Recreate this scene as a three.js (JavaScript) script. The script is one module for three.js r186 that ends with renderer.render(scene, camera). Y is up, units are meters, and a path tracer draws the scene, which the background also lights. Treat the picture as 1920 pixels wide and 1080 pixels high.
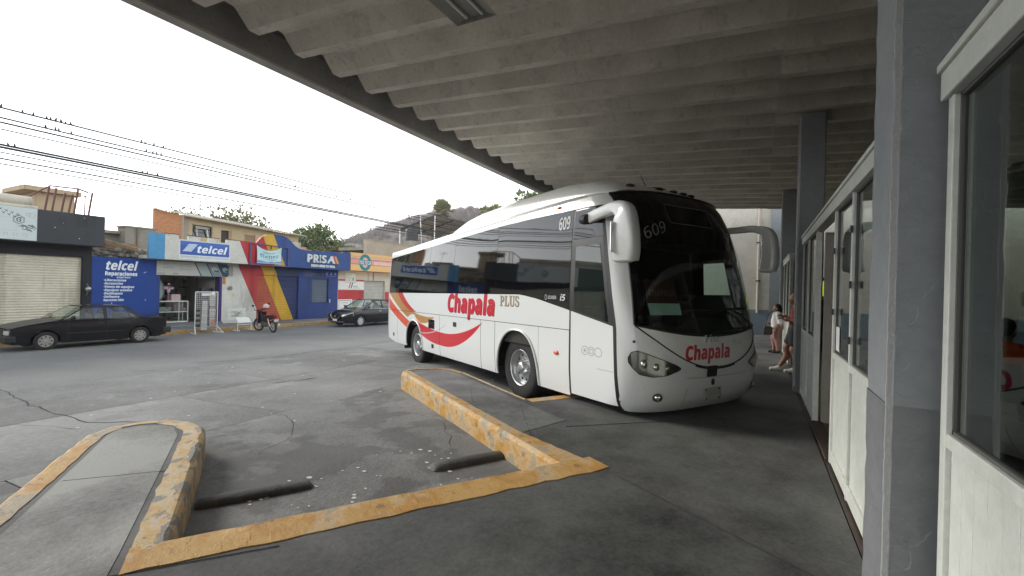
import * as THREE from 'three';
import { mergeGeometries, mergeVertices, toCreasedNormals } from 'three/addons/utils/BufferGeometryUtils.js';
import { RoundedBoxGeometry } from 'three/addons/geometries/RoundedBoxGeometry.js';
import { MarchingCubes } from 'three/addons/objects/MarchingCubes.js';
import { FontLoader } from 'three/addons/loaders/FontLoader.js';
import { TextGeometry } from 'three/addons/geometries/TextGeometry.js';

// ---------------------------------------------------------------- camera, sky, light
const scene = new THREE.Scene();
const camera = new THREE.PerspectiveCamera(63.65, 16 / 9, 0.05, 3000);
camera.position.set(0, 1.65, 0);
camera.rotation.order = 'YXZ';
camera.rotation.set(0, THREE.MathUtils.degToRad(27.9), 0.027);

const renderer = new THREE.WebGLRenderer({ antialias: true });
renderer.toneMapping = THREE.LinearToneMapping;
renderer.toneMappingExposure = 2.25;
renderer.shadowMap.enabled = true;

// hazy white evening sky: bluish white overhead, faintly warm towards the horizon
const SKY_GAIN = 0.8;
{
  const w = 256, h = 128, d = new Float32Array(w * h * 4);
  for (let j = 0; j < h; j++) for (let i = 0; i < w; i++) {
    const el = ((j + 0.5) / h - 0.5) * Math.PI, k = Math.max(0, Math.sin(el));
    const t = 1 - Math.exp(-Math.max(0, el) / 0.25), B = 0.45 + 2.9 * (1 - t), q = (j * w + i) * 4, az = (i / w) * Math.PI * 2;
    const c = 1 + 0.04 * Math.sin(az * 2 + el * 5) + 0.03 * Math.sin(az * 5 - el * 9);
    const low = [1.0, 0.985, 0.945], high = [0.90, 0.99, 1.06];
    for (let n = 0; n < 3; n++) d[q + n] = (low[n] * (1 - t) + high[n] * t) * B * c * SKY_GAIN * (el < -0.02 ? 0.2 : 1);
    d[q + 3] = 1;
  }
  const t = new THREE.DataTexture(d, w, h, THREE.RGBAFormat, THREE.FloatType);
  t.mapping = THREE.EquirectangularReflectionMapping;
  t.magFilter = t.minFilter = THREE.LinearFilter; t.needsUpdate = true;
  scene.background = t; scene.environment = t;
}
const sun = new THREE.DirectionalLight(new THREE.Color().setRGB(1, 0.95, 0.87), 1.5);
sun.position.set(-62, 28, -8); sun.target.position.set(-8, 0, -10);
sun.castShadow = true; sun.shadow.radius = 34; sun.shadow.mapSize.set(2048, 2048);
Object.assign(sun.shadow.camera, { left: -50, right: 50, top: 50, bottom: -50, near: 1, far: 160 });
scene.add(sun, sun.target);

// ---------------------------------------------------------------- helpers
function rng(seed) { let a = seed >>> 0; return () => { a |= 0; a = (a + 0x6d2b79f5) | 0; let t = Math.imul(a ^ (a >>> 15), 1 | a); t = (t + Math.imul(t ^ (t >>> 7), 61 | t)) ^ t; return ((t ^ (t >>> 14)) >>> 0) / 4294967296; }; }
const V = (x, y, z) => new THREE.Vector3(x, y, z);
const lerp = (a, b, t) => a + (b - a) * t;
const clamp = (x, a = 0, b = 1) => Math.min(b, Math.max(a, x));
const smooth = (a, b, x) => { const t = clamp((x - a) / (b - a)); return t * t * (3 - 2 * t); };
function pl(pts, x) { // piecewise linear through [x, y] pairs
  if (x <= pts[0][0]) return pts[0][1];
  for (let i = 1; i < pts.length; i++) if (x <= pts[i][0]) return lerp(pts[i - 1][1], pts[i][1], (x - pts[i - 1][0]) / (pts[i][0] - pts[i - 1][0]));
  return pts[pts.length - 1][1];
}
const taken = {};
function numbered(n) { const k = taken[n] = (taken[n] ?? -1) + 1; return k ? `${n}_${String(k).padStart(3, '0')}` : n; }
function tag(o, label, category, group, kind) { if (label) o.userData.label = label; if (category) o.userData.category = category; if (group) o.userData.group = group; if (kind) o.userData.kind = kind; return o; }
function thing(name, label, category, pos = [0, 0, 0], turn = 0, group) { const g = new THREE.Group(); g.name = numbered(name); g.position.set(...pos); g.rotation.y = turn; scene.add(g); return tag(g, label, category, group); }
function structure(name, label, category) { const g = new THREE.Group(); g.name = numbered(name); scene.add(g); return tag(g, label, category, null, 'structure'); }
function part(parent, name, geo, mat) {
  const m = new THREE.Mesh(Array.isArray(geo) ? merge(geo) : geo, mat); m.name = parent === scene ? numbered(name) : name;
  m.castShadow = m.receiveShadow = true; parent.add(m); return m;
}
function dup(o, label, pos, turn) { const c = o.clone(); c.name = numbered(o.name.replace(/_\d{3}$/, '')); c.userData = { ...o.userData }; if (label) c.userData.label = label; if (pos) c.position.set(...pos); if (turn !== undefined) c.rotation.y = turn; scene.add(c); return c; }
function flat(g) { const n = g.index ? g.toNonIndexed() : g; for (const k of Object.keys(n.attributes)) if (!['position', 'normal', 'uv'].includes(k)) n.deleteAttribute(k); if (!n.attributes.uv) n.setAttribute('uv', new THREE.BufferAttribute(new Float32Array(n.attributes.position.count * 2), 2)); if (!n.attributes.normal) n.computeVertexNormals(); return n; }
function merge(list) { const l = list.flat(9).map(flat); return l.length === 1 ? l[0] : mergeGeometries(l, false); }
function uvm(geo, s = 1, ox = 0, oy = 0) { // uv in metres from the dominant axis of each triangle
  const g = flat(geo), p = g.attributes.position, uv = g.attributes.uv, a = V(), b = V(), c = V();
  for (let i = 0; i < p.count; i += 3) {
    a.fromBufferAttribute(p, i); b.fromBufferAttribute(p, i + 1); c.fromBufferAttribute(p, i + 2);
    const n = b.clone().sub(a).cross(c.clone().sub(a)), x = Math.abs(n.x), y = Math.abs(n.y), z = Math.abs(n.z);
    [a, b, c].forEach((q, k) => { if (y >= x && y >= z) uv.setXY(i + k, q.x * s + ox, q.z * s + oy); else if (x >= z) uv.setXY(i + k, q.z * s + ox, q.y * s + oy); else uv.setXY(i + k, q.x * s + ox, q.y * s + oy); });
  }
  return g;
}
function box(x0, x1, y0, y1, z0, z1) { return new THREE.BoxGeometry(x1 - x0, y1 - y0, z1 - z0).translate((x0 + x1) / 2, (y0 + y1) / 2, (z0 + z1) / 2); }
function rbox(x0, x1, y0, y1, z0, z1, r = 0.01, s = 2) { return new RoundedBoxGeometry(x1 - x0, y1 - y0, z1 - z0, s, Math.min(r, (x1 - x0) / 2.01, (y1 - y0) / 2.01, (z1 - z0) / 2.01)).translate((x0 + x1) / 2, (y0 + y1) / 2, (z0 + z1) / 2); }
function rod(a, b, r0, r1 = r0, n = 8) { // cylinder from a to b
  const A = V(...a), B = V(...b), d = B.clone().sub(A), g = new THREE.CylinderGeometry(r1, r0, d.length(), n);
  g.applyQuaternion(new THREE.Quaternion().setFromUnitVectors(V(0, 1, 0), d.clone().normalize())); return g.translate((A.x + B.x) / 2, (A.y + B.y) / 2, (A.z + B.z) / 2);
}
function bar(a, b, w, t = w) { // rectangular bar from a to b
  const A = V(...a), B = V(...b), d = B.clone().sub(A), g = new THREE.BoxGeometry(w, d.length(), t);
  g.applyQuaternion(new THREE.Quaternion().setFromUnitVectors(V(0, 1, 0), d.clone().normalize())); return g.translate((A.x + B.x) / 2, (A.y + B.y) / 2, (A.z + B.z) / 2);
}
function tube(pts, r, seg = 24, n = 8, closed = false) { return new THREE.TubeGeometry(new THREE.CatmullRomCurve3(pts.map((p) => V(...p)), closed), seg, r, n, closed); }
function grid(nu, nv, fn, uvf) { // fn(s,t) -> [x,y,z]; indexed grid with smooth normals
  const pos = [], uv = [], idx = [];
  for (let j = 0; j <= nv; j++) for (let i = 0; i <= nu; i++) { const s = i / nu, t = j / nv, p = fn(s, t); pos.push(...p); uv.push(...(uvf ? uvf(p, s, t) : [s, t])); }
  for (let j = 0; j < nv; j++) for (let i = 0; i < nu; i++) { const a = j * (nu + 1) + i, b = a + 1, c = a + nu + 1, d = c + 1; idx.push(a, b, d, a, d, c); }
  const g = new THREE.BufferGeometry(); g.setAttribute('position', new THREE.Float32BufferAttribute(pos, 3)); g.setAttribute('uv', new THREE.Float32BufferAttribute(uv, 2)); g.setIndex(idx); g.computeVertexNormals(); return g;
}
function poly(pts) { const s = new THREE.Shape(); pts.forEach(([a, b], i) => (i ? s.lineTo(a, b) : s.moveTo(a, b))); s.closePath(); return s; }
function slab(pts, y0, y1, bevel = 0) { // polygon in x,z extruded between two heights
  const g = new THREE.ExtrudeGeometry(poly(pts.map(([x, z]) => [x, -z])), { depth: y1 - y0 - 2 * bevel, bevelEnabled: bevel > 0, bevelSize: bevel, bevelThickness: bevel, bevelSegments: 2, bevelOffset: -bevel });
  return g.rotateX(-Math.PI / 2).translate(0, y0 + bevel, 0);
}
function facade(pts, x, t, holes = []) { // polygon in (z,y) as a wall of thickness t whose face is at x (facing +x)
  const s = poly(pts.map(([z, y]) => [-z, y])); for (const h of holes) s.holes.push(poly(h.map(([z, y]) => [-z, y])));
  return new THREE.ExtrudeGeometry(s, { depth: t, bevelEnabled: false }).rotateY(Math.PI / 2).translate(x - t, 0, 0);
}
const rect = (z0, z1, y0, y1) => [[z0, y0], [z1, y0], [z1, y1], [z0, y1]];

// ---------------------------------------------------------------- textures
function lattice(seed, n) { const r = rng(seed), a = new Float32Array(n * n); for (let i = 0; i < a.length; i++) a[i] = r(); return a; }
function vnoise(L, n, x, y) { // periodic value noise on an n x n lattice, x,y in 0..n
  const xi = Math.floor(x), yi = Math.floor(y), fx = x - xi, fy = y - yi, u = fx * fx * (3 - 2 * fx), v = fy * fy * (3 - 2 * fy);
  const a = ((xi % n) + n) % n, b = (a + 1) % n, c = ((yi % n) + n) % n, d = (c + 1) % n;
  return (L[c * n + a] * (1 - u) + L[c * n + b] * u) * (1 - v) + (L[d * n + a] * (1 - u) + L[d * n + b] * u) * v;
}
function fbmField(size, base, oct, seed, gain = 0.55) {
  const out = new Float32Array(size * size); let amp = 1, tot = 0;
  for (let o = 0; o < oct; o++) { const n = base << o; if (n > size) break; const L = lattice(seed + o * 17, n), k = n / size; for (let j = 0; j < size; j++) for (let i = 0; i < size; i++) out[j * size + i] += amp * vnoise(L, n, i * k, j * k); tot += amp; amp *= gain; }
  for (let i = 0; i < out.length; i++) out[i] /= tot; return out;
}
function dataTex(size, fn, repeat = 1, srgb = false) { // fn(i) -> [r,g,b] 0..1
  const d = new Uint8Array(size * size * 4);
  for (let i = 0; i < size * size; i++) { const c = fn(i); d[i * 4] = clamp(c[0]) * 255; d[i * 4 + 1] = clamp(c[1]) * 255; d[i * 4 + 2] = clamp(c[2]) * 255; d[i * 4 + 3] = 255; }
  const t = new THREE.DataTexture(d, size, size); t.wrapS = t.wrapT = THREE.RepeatWrapping; t.magFilter = THREE.LinearFilter; t.minFilter = THREE.LinearMipmapLinearFilter; t.generateMipmaps = true;
  t.repeat.set(repeat, repeat); if (srgb) t.colorSpace = THREE.SRGBColorSpace; t.needsUpdate = true; return t;
}
function canvasTex(w, h, draw) { const c = document.createElement('canvas'); c.width = w; c.height = h; const x = c.getContext('2d'); draw(x, w, h); const t = new THREE.CanvasTexture(c); t.colorSpace = THREE.SRGBColorSpace; t.magFilter = THREE.LinearFilter; t.anisotropy = 8; return t; }
const mx = (a, b, t) => [lerp(a[0], b[0], t), lerp(a[1], b[1], t), lerp(a[2], b[2], t)];

const fA = fbmField(512, 4, 7, 11), fB = fbmField(512, 8, 6, 77), fC = fbmField(512, 32, 4, 191, 0.8), rs = rng(5);
const grime = dataTex(512, (i) => { const v = 0.80 + 0.34 * (fA[i] - 0.5) + 0.22 * (fC[i] - 0.5) ; return [v, v * 0.995, v * 0.985]; }, 0.4);
const streak = dataTex(512, (i) => { const x = i % 512, y = (i / 512) | 0, s = fB[((y >> 3) * 512) + x], v = 0.82 + 0.30 * (fA[i] - 0.5) + 0.18 * (fC[i] - 0.5) - 0.20 * smooth(0.54, 0.70, s) ; return [v, v * 0.99, v * 0.975]; }, 0.28);
const coatTex = dataTex(512, (i) => { const v = 0.95 + 0.09 * (fA[i] - 0.5) + 0.05 * (fC[i] - 0.5) - 0.12 * smooth(0.66, 0.74, fC[(i * 3 + 999) % fC.length]); return [v, v * 0.995, v * 0.985]; }, 0.5);
const fine = dataTex(512, (i) => { const v = 0.5 + 1.2 * (fC[i] - 0.5); return [v, v, v]; }, 2.5);
const roughT = dataTex(512, (i) => { const v = 0.75 + 0.6 * (fB[i] - 0.5); return [v, v, v]; }, 0.5);
const std = (o) => new THREE.MeshStandardMaterial(o);
const lin = (r, g, b) => new THREE.Color().setRGB(r, g, b);
// paint: a surface coat with faint unevenness
const paint = (r, g, b, rough = 0.6) => std({ color: lin(r, g, b), roughness: rough, map: grime, bumpMap: fine, bumpScale: 0.002 });
const weathered = (r, g, b, rough = 0.7) => std({ color: lin(r, g, b), roughness: rough, map: streak, bumpMap: fine, bumpScale: 0.003 });
const plain = (r, g, b, rough = 0.6, metal = 0) => std({ color: lin(r, g, b), roughness: rough, metalness: metal });
const M = {
  white: paint(0.72, 0.72, 0.68, 0.7), black: plain(0.012, 0.012, 0.014, 0.5), rubber: plain(0.02, 0.02, 0.021, 0.85), steel: plain(0.5, 0.5, 0.5, 0.35, 0.9), darkSteel: plain(0.06, 0.06, 0.065, 0.5, 0.4),
  chrome: plain(0.75, 0.75, 0.75, 0.12, 1), whitePlain: plain(0.75, 0.75, 0.72, 0.5), tint: new THREE.MeshPhysicalMaterial({ color: lin(0.004, 0.004, 0.005), roughness: 0.035, ior: 1.62 }),
  glass: new THREE.MeshPhysicalMaterial({ color: lin(0.86, 0.93, 0.9), roughness: 0, transmission: 1, thickness: 0, ior: 1.52 }),
  greyGlass: new THREE.MeshPhysicalMaterial({ color: lin(0.45, 0.52, 0.5), roughness: 0, transmission: 1, thickness: 0, ior: 1.52 }),
  red: plain(0.5, 0.03, 0.03, 0.4), orangeLens: plain(0.7, 0.12, 0.02, 0.15), interior: plain(0.03, 0.03, 0.032, 0.8),
};

// ---------------------------------------------------------------- ground, road, lot
const lotY = (x) => pl([[-21.9, -0.72], [-12, -0.55], [-8.5, -0.475], [-6, -0.325], [-3.5, -0.285]], x);
const gA = fbmField(2048, 4, 9, 301, 0.62), gB = fbmField(2048, 10, 6, 407, 0.6), gC = fbmField(2048, 256, 3, 509, 0.9);
const spots = rng(9), spotL = lattice(33, 512);
const pavTex = dataTex(2048, (i) => { // worn grey concrete: blotches, oil, sand grain, pale scuffs
  let v = 0.74 + 0.80 * (gA[i] - 0.5) + 0.46 * (gC[i] - 0.5); v += 0.22 * smooth(0.60, 0.68, gB[(i + 777777) % gB.length]) * smooth(0.45, 0.6, gA[(i * 5 + 31) % gA.length]);
  const oil = smooth(0.60, 0.70, gB[i]); v *= 1 - 0.16 * oil;
  const scuff = smooth(0.66, 0.72, gA[(i * 7 + 4567) % gA.length]) * 0.0; v += scuff;
  return [v, v * 0.995, v * 0.98];
}, 1 / 9);
const floorTex = dataTex(2048, (i) => { // dark polished station floor with mop streaks and stains
  let v = 0.68 + 1.25 * (gB[i] - 0.5) + 0.80 * (gA[(i + 900000) % gA.length] - 0.5) + 0.44 * (gC[i] - 0.5); const hue = 0.10 * (gA[(i + 3000000) % gA.length] - 0.5); v += 0.5 * smooth(0.72, 0.80, gC[(i + 1234567) % gC.length]) * smooth(0.5, 0.6, gB[i]);
  return [v, v * (1 + hue), v * (0.99 - hue)];
}, 1 / 7);
const asphTex = dataTex(2048, (i) => { const v = 0.74 + 0.36 * (gA[i] - 0.5) + 0.55 * (gC[i] - 0.5) * 0.8; return [v, v, v * 0.99]; }, 1 / 6);
const pavBump = dataTex(512, (i) => { const v = 0.5 + 0.9 * (fC[i] - 0.5) + 0.4 * (fA[i] - 0.5); return [v, v, v]; }, 0.8);
const pav = [0.27, 0.25, 0.285, 0.26].map((k) => std({ color: lin(k, k * 0.995, k * 0.985), map: pavTex, roughness: 0.95, bumpMap: pavBump, bumpScale: 0.006 }));
const bayTex = dataTex(2048, (i) => { let v = 0.72 + 0.70 * (gA[i] - 0.5) + 0.5 * (gC[i] - 0.5); const o = smooth(0.47, 0.60, gB[i]) * (0.6 + 0.8 * (gC[i] - 0.3)); v *= 1 - 0.42 * clamp(o); v += 0.2 * smooth(0.57, 0.66, gA[(i + 2222222) % gA.length]); return [v, v * 0.995, v * 0.985]; }, 1 / 5);
const pavBay = [0.27, 0.25].map((k) => std({ color: lin(k, k, k * 0.99), map: bayTex, roughness: 0.9, bumpMap: pavBump, bumpScale: 0.006 }));
const MG = {
  asphalt: std({ color: lin(0.235, 0.232, 0.23), map: asphTex, roughness: 0.9, bumpMap: pavBump, bumpScale: 0.006 }),
  floor: std({ color: lin(0.118, 0.118, 0.116), map: floorTex, roughness: 0.78, bumpMap: pavBump, bumpScale: 0.002 }),
  island: std({ color: lin(0.30, 0.30, 0.285), map: floorTex, roughness: 0.75, bumpMap: pavBump, bumpScale: 0.003 }),
  crack: plain(0.03, 0.03, 0.028, 0.95), earth: std({ color: lin(0.16, 0.14, 0.1), map: grime, roughness: 1 }),
};
// base earth, reaching the horizon
{
  const g = new THREE.PlaneGeometry(3000, 3000, 1, 1).rotateX(-Math.PI / 2).translate(0, -0.98, 0);
  tag(part(scene, 'ground', uvm(g, 0.2), MG.earth), 'bare earth under the town', 'ground', null, 'structure');
}
const road = structure('road', 'grey worn asphalt street between the kerb and the bus lot', 'road');
part(road, 'asphalt', grid(8, 60, (s, t) => { const x = lerp(-21.9, -12.43, s); return [x, lotY(x), lerp(60, -160, t)]; }, (p) => [p[0], p[2]]), MG.asphalt);
const lot = structure('bus_lot', 'concrete slabs of the bus lot with cracked joints', 'pavement');
const slabGeo = (x0, x1, z0, z1, top = 0) => { const g = new THREE.BoxGeometry(x1 - x0, 0.16, z1 - z0, 12, 1, 1).translate((x0 + x1) / 2, -0.08, (z0 + z1) / 2), p = g.attributes.position; for (let i = 0; i < p.count; i++) p.setY(i, p.getY(i) + lotY(p.getX(i)) + top); g.computeVertexNormals(); return g; };
{
  const r = rng(21); let k = 0; const gap = 0.007;
  const rows = [[-12.42, -9.35, 5.3, 0.6], [-9.35, -6.4, 4.4, -1.1], [-6.4, -0.4, 4.6, 2.7]];
  for (const [x0, x1, len, off] of rows) for (let z = 14 + off; z > -46; z -= len) {
    const g = uvm(slabGeo(x0 + gap, x1 - gap, z - len + gap, z - gap, (r() - 0.5) * 0.004), 1, r() * 9, r() * 9);
    part(lot, 'slab', g, x0 > -7 ? pavBay[k++ % 2] : pav[(k++ * 3 + (r() * 2 | 0)) % 4]);
  }
  part(lot, 'joint_filler', grid(40, 1, (s, t) => { const x = lerp(-12.43, -0.4, s); return [x, lotY(x) - 0.05, lerp(20, -48, t)]; }, (p) => [p[0], p[2]]), MG.crack);
  // cracks: ragged dark fissures
  const crack = (pts, w, seed) => { const q = rng(seed), P = []; for (let i = 0; i < pts.length - 1; i++) { const n = Math.ceil(Math.hypot(pts[i + 1][0] - pts[i][0], pts[i + 1][1] - pts[i][1]) / 0.22); for (let j = 0; j < n; j++) { const t = j / n; P.push([lerp(pts[i][0], pts[i + 1][0], t) + (q() - 0.5) * 0.1, lerp(pts[i][1], pts[i + 1][1], t) + (q() - 0.5) * 0.1]); } } P.push(pts[pts.length - 1]);
    const n = P.length - 1, ws = P.map((_, i) => (i === 0 || i === n ? 0.002 : w * (0.3 + q())));
    const pos = [], idx = []; P.forEach(([x, z], i) => { const a = P[Math.max(0, i - 1)], b = P[Math.min(n, i + 1)], l = Math.hypot(b[0] - a[0], b[1] - a[1]) || 1, nx = -(b[1] - a[1]) / l, nz = (b[0] - a[0]) / l; for (const s of [-1, 1]) { const X = x + nx * s * ws[i] / 2; pos.push(X, lotY(X) + 0.004, z + nz * s * ws[i] / 2); } if (i) { const m = i * 2; idx.push(m - 2, m - 1, m, m, m - 1, m + 1); } });
    const g = new THREE.BufferGeometry(); g.setAttribute('position', new THREE.Float32BufferAttribute(pos, 3)); g.setIndex(idx); g.computeVertexNormals(); const o = flat(g), nn = o.attributes.normal; for (let i = 0; i < nn.count; i++) nn.setXYZ(i, 0, 1, 0); return o; };
  [[[[-12.9, -3.3], [-10.6, -3.1], [-8.6, -3.1], [-7.7, -3.5]], 0.035], [[[-13.2, -6.9], [-12.4, -8.5], [-12.6, -10.2], [-12.0, -11.4]], 0.06], [[[-12.9, -8.1], [-12.7, -9.4]], 0.07], [[[-11.6, -13.0], [-11.4, -14.8], [-11.9, -16.0]], 0.045], [[[-10.4, -12.4], [-10.2, -14.6]], 0.05], [[[-13.2, -5.5], [-12.6, -5.9]], 0.05], [[[-6.3, -4.55], [-5.6, -4.3], [-5.2, -3.9], [-4.9, -3.3]], 0.018], [[[-4.6, -5.6], [-3.9, -5.4], [-3.2, -4.6]], 0.012], [[[-9.9, -1.6], [-9.3, -2.6], [-8.2, -2.9]], 0.015], [[[-12.4, -1.2], [-12.3, -2.4]], 0.03], [[[-8.9, -6.2], [-8.7, -7.2]], 0.06]]
    .forEach(([p, w], i) => part(lot, 'crack', crack(p, w * 0.6, 900 + i), MG.crack));
  // pale droppings and paint spatter on the bay floor
  const sp = []; for (let i = 0; i < 64; i++) { const a = r() * 6.28, rad = Math.pow(r(), 0.7) * 1.15, X = -3.0 + Math.cos(a) * rad * 0.9 - 0.15, Z = -3.3 + Math.sin(a) * rad, q = 0.008 + 0.022 * r() * r() * 1.4; const n = 9, g = new THREE.CircleGeometry(1, n), p = g.attributes.position; for (let k2 = 1; k2 < p.count; k2++) { const m = q * (0.75 + 0.5 * r()); p.setXY(k2, p.getX(k2) * m, p.getY(k2) * m * 0.8); } sp.push(g.rotateX(-Math.PI / 2).translate(X, lotY(X) + 0.005, Z)); }
  for (let i = 0; i < 26; i++) { const X = -4.6 - 8 * r(), Z = -2.5 - 8 * r(), q = 0.012 + 0.02 * r(); sp.push(new THREE.CircleGeometry(q, 7).rotateX(-Math.PI / 2).translate(X, lotY(X) + 0.005, Z)); }
  tag(part(lot, 'spatter', sp, plain(0.62, 0.62, 0.58, 0.9)), null, null, null, 'stuff');
}
// ---------------------------------------------------------------- platform with its kerbed fingers
const e1 = [-0.844, -0.537], e2 = [-0.537, 0.844];
const A = [-1.62, -4.12], B = [A[0] + 3.03 * e2[0], A[1] + 3.03 * e2[1]], C = [-3.0, -6.2], D = [C[0] - 3.1 * e2[0], C[1] - 3.1 * e2[1]];
const tipR = [[-3.63, -6.6], [-4.3, -7.03], [-4.95, -7.45], [-5.3, -7.6], [-5.65, -7.55], [-5.92, -7.3], [-6.02, -7.05], [-5.93, -6.87]];
const tipL = [[-5.27, -2.88], [-5.47, -2.98], [-5.78, -3.01], [-6.03, -2.93], [-6.2, -2.68], [-6.23, -2.45], [-6.1, -2.22], [-5.5, -1.78], [-4.61, -1.16], [-3.2, -0.16], [-1.75, 0.88]];
const outer = [[0.62, -22.6], [-2.6, -22.6], [-2.6, -11.6], [-5.1, -13.1], [-5.7, -12.9], [-5.8, -12.3], D, C, ...tipR, A, B, ...tipL, [-3.3, 3.3], [-3.3, 12], [0.62, 12]];
const platform = structure('platform', 'raised dark concrete platform of the bus station', 'platform');
part(platform, 'deck', uvm(slab(outer, -0.6, 0)), MG.floor);
// the fingers between the bays are floated in a paler screed
const inset = (pts) => pts;
part(platform, 'screed', uvm(slab([[-3.36, -1.39], [-5.36, -2.69], [-5.73, -2.83], [-5.93, -2.78], [-6.06, -2.62], [-6.08, -2.47], [-5.98, -2.34], [-5.42, -1.96], [-4.5, -1.32], [-3.1, -0.33], [-2.2, 0.28], [-1.9, -0.4]], -0.1, 0.004)), MG.island);
part(platform, 'screed', uvm(slab([[-2.35, -4.75], [-5.7, -6.87], [-5.84, -7.03], [-5.77, -7.23], [-5.56, -7.41], [-5.32, -7.45], [-5.02, -7.33], [-3.2, -6.17], [-2.1, -5.5]], -0.1, 0.004)), std({ color: lin(0.22, 0.22, 0.215), map: floorTex, roughness: 0.75, bumpMap: pavBump, bumpScale: 0.003 }));
// expansion cuts in the deck
const cut = (a, b, w = 0.0035, y = 0.005) => { const l = Math.hypot(b[0] - a[0], b[1] - a[1]), nx = -(b[1] - a[1]) / l * w / 2, nz = (b[0] - a[0]) / l * w / 2; return slab([[a[0] + nx, a[1] + nz], [b[0] + nx, b[1] + nz], [b[0] - nx, b[1] - nz], [a[0] - nx, a[1] - nz]], y - 0.003, y + 0.001); };
for (const [a, b] of [[[-1.05, -4.1], [0.6, -3.1]], [[-2.0, -5.25], [-0.2, -6.9]], [[-3.55, -5.6], [-4.3, -6.7]], [[-4.9, -1.62], [-4.3, -2.32]], [[-3.6, -0.62], [-2.6, -1.9]], [[-2.2, -4.7], [-3.0, -6.0]]]) part(platform, 'joint_line', cut(a, b), MG.crack);
// kerb paint: ochre yellow, flaked to cream undercoat and bare cement
const yellowTex = dataTex(1024, (() => { const a = fbmField(1024, 4, 8, 71, 0.62), b = fbmField(1024, 16, 6, 83, 0.6), c = fbmField(1024, 128, 3, 19, 0.9); return (i) => {
  let col = mx([0.53, 0.27, 0.055], [0.60, 0.36, 0.11], smooth(0.35, 0.65, b[i])); const g = 0.82 + 0.36 * (c[i] - 0.5);
  col = mx(col, [0.60, 0.43, 0.24], smooth(0.50, 0.56, a[i]) * 0.75);
  col = mx(col, [0.40, 0.34, 0.25], smooth(0.60, 0.63, a[i]) * 0.9);
  col = mx(col, [0.14, 0.1, 0.06], smooth(0.62, 0.74, b[(i + 345678) % b.length]) * 0.6);
  return [col[0] * g, col[1] * g, col[2] * g]; }; })(), 0.55);
const creamTex = dataTex(1024, (() => { const a = fbmField(1024, 10, 7, 171, 0.62), b = fbmField(1024, 20, 6, 183, 0.6), c = fbmField(1024, 128, 3, 119, 0.9); return (i) => {
  let col = mx([0.62, 0.49, 0.33], [0.60, 0.42, 0.20], smooth(0.4, 0.6, b[i])); const g = 0.84 + 0.36 * (c[i] - 0.5);
  col = mx(col, [0.27, 0.26, 0.235], smooth(0.535, 0.55, a[i])); col = mx(col, [0.62, 0.36, 0.1], smooth(0.60, 0.66, b[(i + 34567) % b.length]) * 0.7);
  return [col[0] * g, col[1] * g, col[2] * g]; }; })(), 0.6);
const kerbBump = dataTex(512, (i) => { const v = fA[i] > 0.56 ? 0.3 : 0.55 + 0.5 * (fC[i] - 0.5); return [v, v, v]; }, 0.9);
const kerbY = std({ color: 0xffffff, map: yellowTex, roughness: 0.72, bumpMap: kerbBump, bumpScale: 0.006 }), kerbC = std({ color: 0xffffff, map: creamTex, roughness: 0.78, bumpMap: kerbBump, bumpScale: 0.006 });
// swept kerb: path on the outer edge, w inward width (left of the path direction when side=1)
function kerb(path, w, side, mat, { face = 0.5, lift = 0.008, seed = 1, flare = null } = {}) {
  const P = []; const q = rng(seed);
  for (let i = 0; i < path.length - 1; i++) { const n = Math.max(1, Math.ceil(Math.hypot(path[i + 1][0] - path[i][0], path[i + 1][1] - path[i][1]) / 0.12)); for (let j = 0; j < n; j++) P.push([lerp(path[i][0], path[i + 1][0], j / n), lerp(path[i][1], path[i + 1][1], j / n)]); } P.push(path[path.length - 1]);
  const N = P.length - 1; let run = 0; const rows = [];
  P.forEach((p, i) => {
    const a = P[Math.max(0, i - 1)], b = P[Math.min(N, i + 1)], l = Math.hypot(b[0] - a[0], b[1] - a[1]), nx = -(b[1] - a[1]) / l * side, nz = (b[0] - a[0]) / l * side;
    if (i) run += Math.hypot(p[0] - P[i - 1][0], p[1] - P[i - 1][1]);
    const ww = (typeof w === 'function' ? w(run) : w) * (0.95 + 0.1 * q()), ch = () => (q() < 0.28 ? q() * 0.022 : q() * 0.006), c1 = ch(), c2 = ch();
    // [inward offset, y]
    rows.push({ run, pts: [[ww, -0.02], [ww - 0.004, lift * 0.8], [ww * 0.5, lift + 0.002 * q()], [0.03 + c1, lift], [0.008 + c1 * 0.7, -0.006 - c2 * 0.4], [-0.006, -0.032 - c2], [-0.007, -0.17], [-0.007, -face]].map(([o, y]) => [p[0] + nx * (o - 0.032), y, p[1] + nz * (o - 0.032)]) });
  });
  const K = rows[0].pts.length, off = [0, 0.02, 0.1, 0.2, 0.23, 0.26, 0.4, 0.72];
  const g = grid(N, K - 1, (s, t) => rows[Math.round(s * N)].pts[Math.round(t * (K - 1))], (p, s, t) => [rows[Math.round(s * N)].run + seed, off[Math.round(t * (K - 1))] + seed * 0.37]);
  return flat(toCreasedNormals(g, 0.5));
}
const mid = (a, b, t) => [lerp(a[0], b[0], t), lerp(a[1], b[1], t)];
const K1 = [A, [-5.93, -6.87]], K2 = [...[...tipR].reverse()];
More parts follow.
